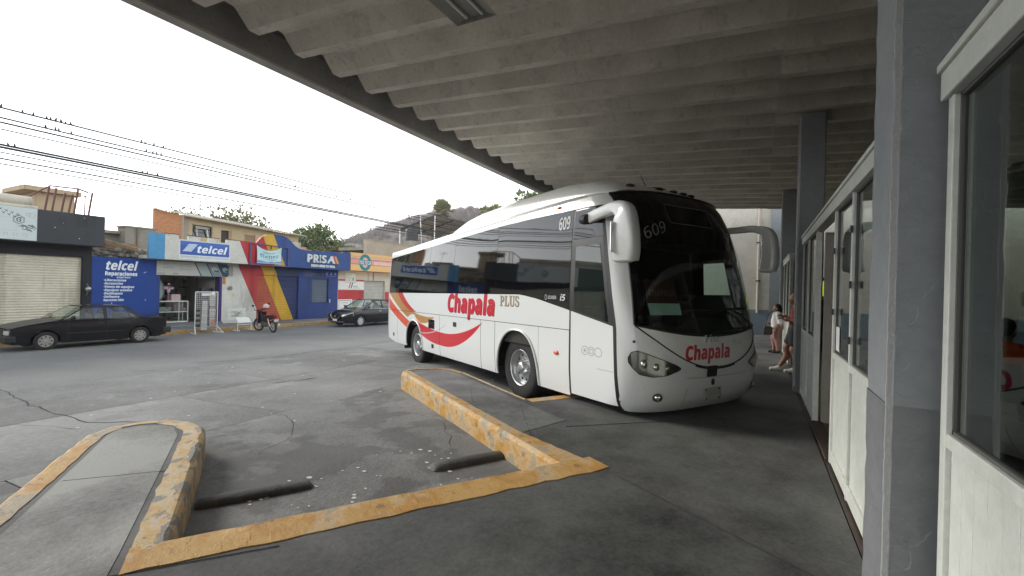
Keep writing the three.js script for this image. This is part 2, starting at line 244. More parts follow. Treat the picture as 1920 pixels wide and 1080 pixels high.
const kerbs = [[[[A[0] + 0.0, A[1]], [-5.93, -6.87]], (r) => 0.17 + 0.14 * Math.max(0, 1 - r / 1.1), 1, kerbY, 3], [[[-5.93, -6.87], [-6.02, -7.05], [-5.92, -7.3], [-5.65, -7.55], [-5.3, -7.6], [-4.95, -7.45]], 0.1, 1, kerbY, 5], [[[-4.95, -7.45], [-4.3, -7.03], [-3.63, -6.6], C], 0.06, 1, kerbC, 7], [[C, D], 0.22, 1, kerbY, 9], [[[B[0] + 0.16 * e2[0], B[1] + 0.16 * e2[1]], [A[0] - 0.36 * e2[0], A[1] - 0.36 * e2[1]]], 0.33, 1, kerbY, 11], [[[B[0] - 0.12 * e1[0], B[1] - 0.12 * e1[1]], ...tipL.slice(0, 4)], 0.2, -1, kerbC, 13], [tipL.slice(3, 6), 0.12, -1, kerbC, 15], [tipL.slice(5), 0.18, -1, kerbY, 17]];
for (const [p, w, s, m, sd] of kerbs) { const k = part(platform, 'kerb', kerb(p, w, s, m, { seed: sd }), m); k.geometry.computeBoundingBox(); }

// wheel stops: two low rounded concrete humps, rubbed black by tyres
function wheelStop(p0, p1, label, mat) {
  const cx = (p0[0] + p1[0]) / 2, cz = (p0[1] + p1[1]) / 2, L = Math.hypot(p1[0] - p0[0], p1[1] - p0[1]), ang = Math.atan2(-(p1[1] - p0[1]), p1[0] - p0[0]);
  const q = rng(cx * 100 + 77);
  const g = grid(40, 14, (s, t) => { const a = Math.PI * t, e = Math.pow(Math.max(0, 1 - Math.pow(Math.abs(s * 2 - 1), 9)), 0.5), r = 0.075 * (0.5 + 0.5 * e) * (0.97 + 0.06 * q()); return [(s - 0.5) * L, Math.max(-0.01, Math.pow(Math.sin(a), 0.8) * 0.062 * e * (0.97 + 0.06 * q())), Math.cos(a) * (r + 0.025)]; }, (p) => [p[0], p[2] + p[1]]);
  const o = part(scene, 'wheel_stop', flat(g), mat); o.position.set(cx, lotY(cx), cz); o.rotation.y = ang; return tag(o, label, 'wheel stop', 'wheel stops in the empty bay');
}
const stopMat = std({ color: lin(0.13, 0.128, 0.124), map: bayTex, roughness: 0.8, bumpMap: kerbBump, bumpScale: 0.01 });
wheelStop([-4.22, -2.26], [-3.72, -3.06], 'tyre-blackened wheel stop nearest the rounded finger with flaked cream kerb', stopMat);
wheelStop([-3.0, -3.94], [-2.52, -4.74], 'tyre-blackened wheel stop beside the tall ochre kerb near the bus', stopMat);

// ---------------------------------------------------------------- canopy
const ribY = (x) => 4.76 - 0.051 * (x - 0.6);           // underside of the channel sheets
const cemTex = dataTex(1024, (() => { const a = fbmField(1024, 5, 8, 611, 0.6), b = fbmField(1024, 24, 5, 613, 0.6), c = fbmField(1024, 128, 3, 617, 0.9); return (i) => {
  let v = 0.78 + 0.42 * (a[i] - 0.5) + 0.22 * (c[i] - 0.5); const st = smooth(0.62, 0.72, b[i]); v *= 1 - 0.14 * st; return [v, v * 0.975, v * 0.93]; }; })(), 0.35);
const cement = [0.76, 0.72, 0.78].map((k) => std({ color: lin(k, k * 0.95, k * 0.875), map: cemTex, roughness: 0.95, bumpMap: fine, bumpScale: 0.002 }));
const canopy = thing('bus_station_canopy', 'deep canopy of ribbed fibre cement channels over the platform', 'canopy');
{
  const per = 0.72, z0 = -4.07;                        // far edge of one bottom flat
  const prof = [[0, 0], [0.15, 0], [0.345, 0.2], [0.375, 0.215], [0.6, 0.215], [0.625, 0.2], [0.72, 0]]; // [toward +z, up] one period
  const sheet = (x0, x1, dy) => { // thin folded sheet, extruded along x
    const th = 0.012, n = prof.length - 1, pos = [], idx = [];
    for (const o of [0, th]) for (const x of [x0, x1]) for (const [a, b] of prof) pos.push(x, ribY(x) + b + o + dy, a * 1.0);
    const W = n + 1; const q = (a, b, c, d) => idx.push(a, b, c, a, c, d);
    for (let i = 0; i < n; i++) { q(i, i + 1, W + i + 1, W + i); q(2 * W + i, 3 * W + i, 3 * W + i + 1, 2 * W + i + 1); q(i, 2 * W + i, 2 * W + i + 1, i + 1); q(W + i, W + i + 1, 3 * W + i + 1, 3 * W + i); }
    const g = new THREE.BufferGeometry(); g.setAttribute('position', new THREE.Float32BufferAttribute(pos, 3)); g.setIndex(idx); const f = g.toNonIndexed(); f.computeVertexNormals(); return uvm(f);
  };
  const r = rng(3), gO = [0, 1, 2].map((k) => uvm(sheet(-6.3, 0.32, 0), 1, k * 1.37, k * 0.71)), gI = [0, 1, 2].map((k) => uvm(sheet(0.22, 9.2, -0.016), 1, k * 2.1, k * 0.3));
  for (let k = -20; k <= 27; k++) {
    const z = z0 - k * per; if (z < -19.4) continue;
    const a = part(canopy, 'roof_channel', gO[(k + 40) % 3], cement[(r() * 3) | 0]); a.position.set(0, (r() - 0.5) * 0.008, z);
    const b = part(canopy, 'roof_channel', gI[(k + 41) % 3], cement[(r() * 3) | 0]); b.position.set(0, (r() - 0.5) * 0.006, z);
  }
  const fm = std({ color: lin(0.38, 0.375, 0.38), map: cemTex, roughness: 0.9 });
  part(canopy, 'fascia_beam', uvm(box(-6.72, -6.6, 4.99, 5.62, -19.4, 11.6)), fm);
  part(canopy, 'drip_lip', uvm(box(-6.8, -6.6, 4.955, 4.99, -19.4, 11.6)), std({ color: lin(0.58, 0.57, 0.56), map: cemTex, roughness: 0.9 }));
  part(canopy, 'gutter', uvm(merge([box(-6.6, -6.1, 5.42, 5.48, -19.4, 11.6)])), std({ color: lin(0.14, 0.135, 0.135), map: cemTex, roughness: 0.9 }));
  part(canopy, 'roof_deck', uvm(merge([grid(4, 2, (s, t) => { const x = lerp(-6.3, 9.3, s); return [x, ribY(x) + 0.3, lerp(11.6, -19.4, t)]; })])), fm);
  part(canopy, 'cross_beam', uvm(merge([box(0.5, 0.95, ribY(0.7) - 0.0 + 0.265, ribY(0.7) + 0.5, -19.4, 11.6)])), fm);
}
// luminaire under the ribs
{
  const lm = paint(0.34, 0.335, 0.315, 0.6), t = thing('batten_light', 'grey unlit batten light hanging under the canopy ribs', 'light', [-2.84, 4.62, -3.5]);
  part(t, 'housing', [rbox(-0.08, 0.08, 0.05, 0.13, -0.85, 0.85, 0.01)], lm);
  const refl = (s) => grid(1, 1, (a, b) => [s * lerp(0.06, 0.26, a), lerp(0.075, -0.0, a), lerp(-0.85, 0.85, b)]);
  part(t, 'reflector', refl(1), lm); part(t, 'reflector', refl(-1), lm);
  part(t, 'end_plate', [facadeless([[-0.26, 0], [-0.06, 0.085], [0.06, 0.085], [0.26, 0]], -0.855)], lm); part(t, 'end_plate', [facadeless([[-0.26, 0], [-0.06, 0.085], [0.06, 0.085], [0.26, 0]], 0.85)], lm);
  const tm = plain(0.62, 0.62, 0.6, 0.3); for (const s of [-1, 1]) part(t, 'tube', rod([s * 0.1, 0.03, -0.8], [s * 0.1, 0.03, 0.8], 0.019, 0.019, 12), tm);
  for (const z of [-0.6, 0.6]) part(t, 'hanger', rod([0, 0.13, z], [0, 0.36, z], 0.012), M.darkSteel);
}
function facadeless(pts, z) { return new THREE.ExtrudeGeometry(poly(pts), { depth: 0.006, bevelEnabled: false }).translate(0, 0, z); }

// ---------------------------------------------------------------- columns
const colUp = std({ color: lin(0.29, 0.312, 0.328), map: grime, roughness: 0.55, bumpMap: kerbBump, bumpScale: 0.005 }), colLow = std({ color: lin(0.215, 0.222, 0.235), map: grime, roughness: 0.5, bumpMap: kerbBump, bumpScale: 0.005 });
const wornEdge = std({ color: lin(0.62, 0.63, 0.63), map: grime, roughness: 0.8, bumpMap: kerbBump, bumpScale: 0.008 });
function column(z1, z0, x0, x1, label, top) {
  const t = thing('concrete_column', label, 'column', [(x0 + x1) / 2, 0, (z0 + z1) / 2], 0, 'painted columns along the platform');
  const hx = (x1 - x0) / 2, hz = (z0 - z1) / 2, h = ribY(x0) - 0.005, q = rng(z0 * 31 + 400);
  const body = (y0, y1, o) => { // chamfered prism with slightly battered arrises
    const c = 0.02, ring = [[-hx + c, -hz], [hx - c, -hz], [hx, -hz + c], [hx, hz - c], [hx - c, hz], [-hx + c, hz], [-hx, hz - c], [-hx, -hz + c]], n = Math.ceil((y1 - y0) / 0.09);
    const jit = Array.from({ length: n + 1 }, () => ring.map(() => (q() - 0.5) * 0.006));
    return uvm(merge([grid(8, n, (s, tt) => { const k = Math.round(s * 8) % 8, j = Math.round(tt * n), e = 1 + jit[j][k] / hx + o; return [ring[k][0] * e, lerp(y0, y1, tt), ring[k][1] * e]; })].map((g) => { const f = g.toNonIndexed(); f.computeVertexNormals(); return f; })));
  };
  part(t, 'shaft', body(1.16, h, 0), colUp); part(t, 'painted_base', body(0, 1.16, 0.002), colLow);
  // paint rubbed off along the arris towards the bays
  const strip = []; for (let y = 0.1; y < h - 0.1; y += 0.05) { const w = 0.008 + 0.026 * q() * (q() < 0.8 ? 1 : 0.2) * (0.4 + 0.6 * smooth(1.2, 2.4, y)); strip.push(box(-hx - 0.0035, -hx + 0.004, y, y + 0.05, hz - 0.018 - w, hz - 0.018)); strip.push(bar([-hx + 0.008, y, hz - 0.008], [-hx + 0.008, y + 0.05, hz - 0.008], 0.02 + w * 0.5, 0.012)); }
  part(t, 'worn_arris', merge(strip), wornEdge);
  return t;
}
column(-3.16, -2.70, 0.54, 0.92, 'nearest grey column, its edge rubbed pale, beside the big window');
column(-9.72, -9.28, 0.58, 0.96, 'second grey column, past the open doorway');
column(-16.2, -15.76, 0.58, 0.96, 'third grey column, behind the second along the platform');

// ---------------------------------------------------------------- glazed partitions between the columns
const frameW = paint(0.70, 0.72, 0.67, 0.45), panelW = paint(0.69, 0.715, 0.665, 0.5), bead = plain(0.09, 0.09, 0.085, 0.6);
const winGlass = new THREE.MeshPhysicalMaterial({ color: lin(0.62, 0.68, 0.66), roughness: 0.0, transmission: 1, thickness: 0, ior: 1.6 });
// bay: from z0 (near) to z1 (far), stiles at the given z
function partition(label, z0, z1, stiles, { top = 2.62, sill = 1.1, grooves = true, x = 0.70 } = {}) {
  const t = thing('glazed_partition', label, 'partition', [x, 0, z0], 0, 'glazed screens between platform and waiting hall');
  const Z = (z) => z - z0, d = 0.035;
  part(t, 'top_rail', uvm(merge([rbox(-d - 0.02, d + 0.02, top - 0.12, top, Z(z1), 0, 0.006), rbox(-d - 0.035, d + 0.035, top, top + 0.035, Z(z1), 0, 0.006)])), frameW);
  part(t, 'sill_rail', uvm(merge([rbox(-d + 0.004, d - 0.004, sill - 0.06, sill, Z(z1) + 0.07, -0.07, 0.006)])), frameW);
  part(t, 'bottom_rail', uvm(merge([rbox(-d + 0.004, d - 0.004, 0.015, 0.13, Z(z1) + 0.07, -0.07, 0.006)])), frameW);
  stiles.forEach((z, i) => { const w = i === 0 || i === stiles.length - 1 ? 0.03 : 0.022; part(t, 'stile', uvm(merge([rbox(-d, d, 0.0, top - 0.12, Z(z) - w, Z(z) + w, 0.005)])), frameW); });
  for (let i = 0; i + 1 < stiles.length; i++) {
    const a = stiles[i] - 0.03, b = stiles[i + 1] + 0.03, z_0 = Z(b), z_1 = Z(a); // z_0 < z_1
    const p = part(t, 'pane', box(-0.003, 0.003, sill, top - 0.12, z_0, z_1), winGlass);
    part(p, 'glazing_bead', [box(-0.014, 0.014, sill, sill + 0.014, z_0, z_1), box(-0.014, 0.014, top - 0.136, top - 0.12, z_0, z_1), box(-0.014, 0.014, sill, top - 0.12, z_0, z_0 + 0.014), box(-0.014, 0.014, sill, top - 0.12, z_1 - 0.014, z_1)], bead);
    if (grooves) { const n = Math.max(1, Math.round((z_1 - z_0) / 0.115)), w = (z_1 - z_0) / n; for (let k = 0; k < n; k++) part(t, 'board', uvm(merge([rbox(-0.014, 0.014, 0.13, sill - 0.06, z_0 + k * w + 0.0025, z_0 + (k + 1) * w - 0.0025, 0.004)])), panelW); part(t, 'backing', box(0.004, 0.01, 0.13, sill - 0.06, z_0, z_1), bead); }
    else part(t, 'panel', uvm(merge([rbox(-0.012, 0.012, 0.13, sill - 0.06, z_0, z_1, 0.004)])), panelW);
  }
  return t;
}
partition('near glazed screen with grooved white boards beside the nearest column', 2.6, -2.62, [2.57, 0.0, -2.56], { x: 0.73 });
{ const s = partition('white glazed screen between the nearest column and the doorway, plain lower panel', -3.2, -5.62, [-3.23, -4.62, -5.58], { grooves: false, x: 0.70 }); part(s, 'paper_notice', box(-0.012, -0.010, 1.13, 1.36, -2.3, -2.1), M.whitePlain); for (const [y, z] of [[1.3, -1.39], [1.75, -1.39], [2.2, -1.39], [1.5, -2.34], [2.1, -2.34]]) part(s, 'catch', rbox(-0.05, -0.034, y - 0.03, y + 0.03, z - 0.012, z + 0.012, 0.004), M.darkSteel); }
partition('narrow white glazed screen between the doorway and the second column', -7.22, -9.24, [-7.27, -8.3, -9.2], { grooves: false, x: 0.70 });
partition('far white glazed screen between the second and third columns', -12.8, -15.7, [-12.85, -14.2, -15.65], { grooves: false });
// doorway head, sill and a wedge holding the leaf
{
  const t = thing('doorway', 'open doorway with dark worn sill in the white screen', 'doorway', [0.70, 0, -5.62]);
  part(t, 'lintel', uvm(merge([rbox(-0.055, 0.055, 2.5, 2.62, -1.6, 0, 0.006), rbox(-0.07, 0.07, 2.62, 2.655, -1.6, 0, 0.006)])), frameW);
  part(t, 'sill', uvm(merge([rbox(-0.06, 0.08, 0.0, 0.03, -1.6, 0, 0.006)])), paint(0.07, 0.045, 0.035, 0.7));
  const leaf = part(t, 'door_leaf', uvm(merge([rbox(0.06, 0.78, 0.02, 2.48, -1.62, -1.575, 0.006)])), paint(0.36, 0.33, 0.29, 0.6));
  part(leaf, 'handle', [rod([0.70, 1.0, -1.57], [0.70, 1.0, -1.53], 0.012), rod([0.70, 1.0, -1.53], [0.62, 1.0, -1.53], 0.01)], M.steel);
  part(t, 'doorstop', [bar([0.34, 0.03, -1.45], [0.30, 0.28, -1.57], 0.06, 0.02)], paint(0.3, 0.3, 0.29, 0.6));
}
// ---------------------------------------------------------------- end wall and waiting hall
const wallW = paint(0.70, 0.66, 0.58, 0.85), dado = paint(0.20, 0.26, 0.31, 0.6);
{
  const t = thing('end_wall', 'cream end wall with blue grey dado closing the platform', 'wall', [0, 0, -22.0]);
  part(t, 'wall', uvm(merge([box(-4.2, 10, 1.02, 6.3, -0.2, 0)])), wallW); part(t, 'dado', uvm(merge([box(-4.2, 10, 0, 1.02, -0.2, 0.004)])), dado);
  part(t, 'downpipe', [rod([0.0, 0.9, 0.07], [0.0, 6.0, 0.07], 0.055, 0.055, 14)], paint(0.58, 0.53, 0.46, 0.6));
  part(t, 'pipe_clip', [box(-0.09, 0.09, 2.2, 2.25, 0.004, 0.13), box(-0.09, 0.09, 3.8, 3.85, 0.004, 0.13)], M.darkSteel);
  for (const x of [7.3, 8.0]) part(t, 'vent', new THREE.CapsuleGeometry(0.1, 0.34, 4, 10).scale(1, 1, 0.3).translate(x, 1.75, 0.01), paint(0.22, 0.26, 0.2, 0.6));
  part(t, 'pilaster', uvm(merge([box(0.42, 0.98, 0, 6.2, 0.004, 0.26)])), colUp);
}
const hallFloor = structure('hall_floor', 'dull red tiled floor of the waiting hall', 'floor');
{
  const tm = [0.075, 0.085, 0.065].map((k) => std({ color: lin(k, k * 0.62, k * 0.52), map: grime, roughness: 0.45 })), r = rng(66);
  const g = rbox(0.004, 0.596, -0.03, 0.006, 0.004, 0.596, 0.003, 1);
  for (let i = 0; i < 5; i++) for (let j = 0; j < 22; j++) { const m = part(hallFloor, 'tile', g, tm[(r() * 3) | 0]); m.position.set(0.78 + i * 0.6, 0, -12.8 + j * 0.6); }
  part(hallFloor, 'screed', uvm(merge([box(0.63, 9.2, -0.4, -0.005, -22.2, 11.6)])), std({ color: lin(0.07, 0.045, 0.038), map: floorTex, roughness: 0.5 }));
}
{
  const t = thing('hall_back_wall', 'cream back wall along the far side of the waiting hall', 'wall', [8.6, 0, 0]);
  part(t, 'wall', uvm(merge([box(0, 0.25, 1.2, 5, -22, 11.6)])), wallW); part(t, 'dado', uvm(merge([box(-0.004, 0.25, 0, 1.2, -22, 11.6)])), dado);
  
  const n = thing('hall_near_wall', 'cream wall closing the near end of the waiting hall', 'wall', [0, 0, 11.4]);
  part(n, 'wall', uvm(merge([box(0.6, 8.8, 1.2, 5, 0, 0.2)])), wallW); part(n, 'dado', uvm(merge([box(0.6, 8.8, 0, 1.2, -0.004, 0.2)])), dado);
}
// rows of seats in the hall
const seatShell = (() => grid(8, 10, (s, t) => { const a = t * 1.0; const p = a < 0.5 ? [lerp(0.22, -0.17, a * 2), 0.44 - 0.03 * Math.sin(a * 2 * Math.PI)] : [lerp(-0.17, -0.27, (a - 0.5) * 2), lerp(0.44, 0.86, (a - 0.5) * 2)]; const e = Math.abs(s * 2 - 1); return [p[0] + (a < 0.5 ? 0 : e * e * 0.04), p[1] + (a < 0.5 ? e * e * 0.02 : 0), (s - 0.5) * 0.46]; }))();
const seatM = plain(0.05, 0.055, 0.06, 0.45);
function bench(x, z, turn, label, n = 4) {
  const t = thing('seat_row', label, 'seats', [x, 0.006, z], turn, 'seat rows in the waiting hall');
  for (let i = 0; i < n; i++) { const s = part(t, 'seat', seatShell, seatM); s.position.z = (i - (n - 1) / 2) * 0.52; }
  part(t, 'beam', [box(-0.06, 0.0, 0.33, 0.39, -n * 0.27, n * 0.27)], M.darkSteel);
  for (const s of [-1, 1]) part(t, 'leg', [bar([-0.03, 0.36, s * n * 0.2], [-0.03, 0, s * n * 0.2], 0.05), box(-0.28, 0.24, 0, 0.03, s * n * 0.2 - 0.025, s * n * 0.2 + 0.025)], M.darkSteel);
}
bench(2.87, -8.6, 0.5, 'dark plastic seat row under the orange shirted sitter'); bench(3.6, -4.4, 0, 'dark plastic seat row opposite the doorway'); bench(5.6, -2.2, Math.PI, 'dark plastic seat row deep in the hall facing the platform');
{ // drinks cooler glimpsed through the doorway
  const t = thing('drinks_cooler', 'dark upright cooler with a yellow green lit header', 'cooler', [2.1, 0.006, -16.6]);
  part(t, 'cabinet', rbox(-0.6, 0.6, 0, 2.2, -0.4, 0.3, 0.02), plain(0.02, 0.02, 0.022, 0.4));
  part(t, 'door', [box(-0.5, 0.5, 0.2, 1.55, 0.3, 0.315)], M.tint);
  part(t, 'lit_header', [box(-0.5, 0.5, 1.65, 2.1, 0.3, 0.312)], std({ color: lin(0.3, 0.4, 0.02), emissive: lin(0.14, 0.17, 0.015), emissiveIntensity: 1, roughness: 0.4 }));
  const l = new THREE.PointLight(new THREE.Color(0.8, 1, 0.2), 0.2, 0); l.position.set(2.1, 1.9, -16.2); l.castShadow = true; scene.add(l);
}

// ---------------------------------------------------------------- far side of the street
const FX = -24.2, PX = -23.4, SW = -0.57; // facade plane, projecting parapet plane, pavement height
const sidewalk = structure('sidewalk', 'grey concrete pavement in front of the shops', 'pavement');
{
  const r = rng(54);
  for (let z = 40; z > -90; z -= 2.6) part(sidewalk, 'slab', uvm(box(-24.6, -22.08, -0.95, SW + (r() - 0.5) * 0.01, z - 2.594, z), 1, r() * 5, r() * 5), pav[(r() * 4) | 0]);
  const kr = rng(8); for (let z = 40; z > -90; z -= 3.9) { const q = part(sidewalk, 'kerb_stone', uvm(rbox(-22.08, -21.9, -0.95, SW + 0.012, z - 3.892, z, 0.02), 1, kr() * 4, kr() * 4), kerbY); }
}
const clip = (P, a, b, c) => { const o = []; for (let i = 0; i < P.length; i++) { const p = P[i], q = P[(i + 1) % P.length], f = a * p[0] + b * p[1] - c, g = a * q[0] + b * q[1] - c; if (f <= 0) o.push(p); if (f * g < 0) { const t = f / (f - g); o.push([lerp(p[0], q[0], t), lerp(p[1], q[1], t)]); } } return o; };
const printed = (parent, name, z0, z1, y0, y1, x, w, h, draw, rough = 0.7) => part(parent, name, new THREE.PlaneGeometry(z0 - z1, y1 - y0).rotateY(Math.PI / 2).translate(x, (y0 + y1) / 2, (z0 + z1) / 2), std({ map: canvasTex(w, h, draw), roughness: rough }));
const txt = (c, s, x, y, font, fill, { align = 'left', sx = 1, skew = 0, stroke, lw } = {}) => { c.save(); c.translate(x, y); c.transform(sx, 0, -skew, 1, 0, 0); c.font = font; c.textAlign = align; c.textBaseline = 'alphabetic'; if (stroke) { c.strokeStyle = stroke; c.lineWidth = lw; c.lineJoin = 'round'; c.strokeText(s, 0, 0); } c.fillStyle = fill; c.fillText(s, 0, 0); c.restore(); };
const fitTxt = (c, s, x, y, wid, size, weight, fill, o = {}) => { c.font = `${weight} ${size}px ${o.face || 'sans-serif'}`; const k = wid / Math.max(1, c.measureText(s).width); txt(c, s, x, y, `${weight} ${size}px ${o.face || 'sans-serif'}`, fill, { ...o, sx: k }); };
const speck = (c, w, h, n, seed, col, m = 3) => { const r = rng(seed); c.fillStyle = col; for (let i = 0; i < n; i++) { c.globalAlpha = 0.15 + 0.5 * r(); c.fillRect(r() * w, r() * h, 1 + r() * m, 1 + r() * m); } c.globalAlpha = 1; };
const MB = {
  charcoal: weathered(0.055, 0.062, 0.072, 0.75), nearBlack: weathered(0.022, 0.022, 0.03, 0.75), cobalt: weathered(0.011, 0.047, 0.235, 0.6), blue: weathered(0.018, 0.075, 0.29, 0.6), navy: weathered(0.018, 0.036, 0.13, 0.6),
  sky: weathered(0.09, 0.36, 0.66, 0.6), red: weathered(0.56, 0.035, 0.045, 0.6), yellow: weathered(0.74, 0.44, 0.035, 0.6), white: weathered(0.74, 0.74, 0.69, 0.75), offwhite: weathered(0.66, 0.62, 0.52, 0.8), cream: weathered(0.76, 0.72, 0.58, 0.6),
  orange: weathered(0.62, 0.29, 0.12, 0.85), tan: weathered(0.52, 0.40, 0.27, 0.9), brownWood: weathered(0.36, 0.25, 0.15, 0.8), cement: std({ color: lin(0.36, 0.34, 0.30), map: cemTex, roughness: 0.95 }), plaster: weathered(0.5, 0.48, 0.45, 0.9), purple: weathered(0.05, 0.025, 0.2, 0.6), rust: weathered(0.20, 0.075, 0.07, 0.8),
  tinRoof: weathered(0.45, 0.40, 0.33, 0.8), pink: weathered(0.66, 0.33, 0.27, 0.7), teal: weathered(0.02, 0.24, 0.27, 0.5), peach: weathered(0.72, 0.46, 0.24, 0.7),
};
// roller shutter curtain: interlocking curved slats; zl, zr give its left and right edge at a height
const shutter = (zl, zr, y0, y1, x, pitch = 0.1) => { const n = Math.round((y1 - y0) / pitch) * 4, off = [0, 0.022, 0.026, 0.010]; return flat(grid(1, n, (s, t) => { const y = lerp(y0, y1, t), k = Math.round(t * n); return [x + off[k % 4], y, lerp(zl(y), zr(y), s)]; }, (p) => [p[2], p[1]])); };

// --- shuttered black shop
{
  const t = thing('black_shop', 'black painted shop with wide cream roller shutter and charcoal parapet', 'building', [0, 0, 0]);
  part(t, 'wall', uvm(facade(rect(4, -8.76, SW - 0.2, 2.88), FX, 0.3, [rect(-1.2, -8.48, SW - 0.1, 2.42)])), MB.nearBlack);
  part(t, 'side_wall', uvm(box(-30, FX - 0.3, SW - 0.2, 4.0, -8.74, -8.5)), MB.cement);
  part(t, 'parapet', uvm(merge([rbox(FX, PX, 2.87, 4.08, -8.87, 4, 0.02)])), MB.charcoal);
  part(t, 'roof_slab', uvm(box(-31, FX, 2.88, 3.1, -8.73, 4)), MB.cement);
  const sh = part(t, 'roller_shutter', shutter(() => -1.2, () => -8.48, SW, 2.42, FX - 0.12), MB.cream); part(sh, 'bottom_bar', box(-24.34, -24.28, SW, SW + 0.09, -8.48, -1.2), M.steel); part(sh, 'guide', uvm(box(-24.36, -24.24, SW, 2.42, -8.53, -8.46)), MB.nearBlack);
  printed(t, 'signboard', -3.2, -6.86, 2.9, 4.07, PX + 0.012, 1024, 330, (c, w, h) => {
    c.fillStyle = '#c9d2d2'; c.fillRect(0, 0, w, h); c.fillStyle = '#dfe4e2'; c.fillRect(0, 0, w * 0.55, h);
    const ink = '#5d6468'; c.strokeStyle = ink; c.lineWidth = 5;
    for (let i = 0; i < 4; i++) for (let j = 0; j < 2; j++) { const x = 750 + i * 40 + j * 20, y = 24 + j * 36 + i * 14; c.beginPath(); c.moveTo(x, y); c.lineTo(x + 18, y + 22); c.moveTo(x + 22, y); c.lineTo(x + 8, y + 16); c.stroke(); }
    const hx = (cx, cy, r) => { c.beginPath(); for (let k = 0; k <= 6; k++) { const a = k * Math.PI / 3 + Math.PI / 6; c[k ? 'lineTo' : 'moveTo'](cx + r * Math.cos(a), cy + r * Math.sin(a)); } c.stroke(); };
    c.lineWidth = 4; hx(890, 126, 46); c.lineWidth = 3; hx(890, 126, 38); txt(c, 'G', 890, 148, 'bold 60px sans-serif', ink, { align: 'center' });
    c.lineWidth = 6; c.strokeStyle = ink; const r = rng(12); for (let i = 0; i < 15; i++) { const x = 880 + r() * 100, y = 170 + r() * 90; c.beginPath(); c.moveTo(x, y); c.lineTo(x + 16, y + (r() - 0.5) * 26); c.lineTo(x + 32, y + 6); c.lineTo(x + 40, y + 14); c.stroke(); }
    c.lineWidth = 3; c.strokeStyle = '#9aa3a5'; hx(985, 70, 26); hx(958, 66, 18); c.setLineDash([8, 7]); c.strokeRect(742, 110, 130, 130); c.setLineDash([]);
    c.fillStyle = '#8aa09c'; c.beginPath(); c.ellipse(560, 160, 60, 70, 0, 0, 7); c.fill(); c.fillStyle = '#c9d2d2'; c.fillRect(540, 130, 60, 26);
    txt(c, '33  18  71  37  72', 640, 292, '42px sans-serif', '#aab2b4'); speck(c, w, h, 500, 3, '#98a1a3');
  });
  // a wall lamp on the pilaster
  part(t, 'wall_lamp', [new THREE.SphereGeometry(0.1, 12, 8).translate(FX + 0.14, 1.15, -8.62), rod([FX, 1.35, -8.62], [FX + 0.14, 1.25, -8.62], 0.02), rod([FX, 0.9, -8.62], [FX + 0.12, 1.05, -8.62], 0.02)], M.steel);
  const r = rng(71); for (let i = 0; i < 4; i++) part(t, 'paint_chip', new THREE.CircleGeometry(0.008 + 0.012 * r(), 7).rotateY(Math.PI / 2).translate(PX + 0.004, 2.95 + r() * 1.05, -7.1 - r() * 1.6), M.whitePlain);
}
{ // things on the black shop's roof
  const f = (name, label, cat, x, z, y0) => thing(name, label, cat, [x, y0, z]);
  let t = f('rusty_frame', 'rusty purple steel frames standing on the black parapet', 'frame', -24.0, -7.9, 4.08);
  const P = [[0.55, 0, 1.0], [0.35, 0, 0.95], [0.05, -0.1, 0.82], [-0.1, 0.1, 0.78], [-0.3, 0, 1.05], [-0.75, 0, 0.98]];
  for (const [z, x, h] of P) part(t, 'post', bar([x, -0.05, z + 0.12], [x, h, z], 0.055), MB.rust);
  part(t, 'rail', [bar([0, 1.0, 0.55], [0, 1.05, -0.3], 0.05)], MB.rust); part(t, 'rail', [bar([0, 1.05, -0.3], [-0.4, 1.02, -0.75], 0.05)], MB.tinRoof); part(t, 'brace', [bar([0, 0.3, 1.3], [0, 0.95, 0.6], 0.05)], MB.rust);
  t = f('rolled_awning', 'cream rolled tarpaulin lying along the black roof', 'awning', -24.0, -4.2, 4.08);
  part(t, 'roll', uvm(merge([rod([0, 0.32, 3], [0, 0.28, -2.65], 0.2, 0.2, 16)])), MB.offwhite); part(t, 'lower_roll', uvm(merge([rod([0.12, 0.06, 3], [0.12, 0.03, -2.8], 0.12, 0.12, 14)])), MB.offwhite);
  t = f('roof_hut', 'small tan rooftop hut with a thin overhanging slab', 'hut', -29.6, -8.7, 3.1);
  part(t, 'wall', uvm(merge([box(-1, 1, 0, 2.3, -0.95, 0.35)])), MB.tan); part(t, 'roof_slab', uvm(merge([box(-1.3, 1.3, 2.3, 2.5, -1.1, 0.85)])), MB.tan);
  t = f('vent_pipe', 'thin purple vent pipe on the right end of the black parapet', 'pipe', -23.8, -8.35, 4.08); part(t, 'pipe', rod([0, -0.05, 0], [0, 0.75, 0], 0.022), MB.rust); part(t, 'cap', rod([0, 0.75, 0], [0, 0.79, 0], 0.045), MB.rust);
}
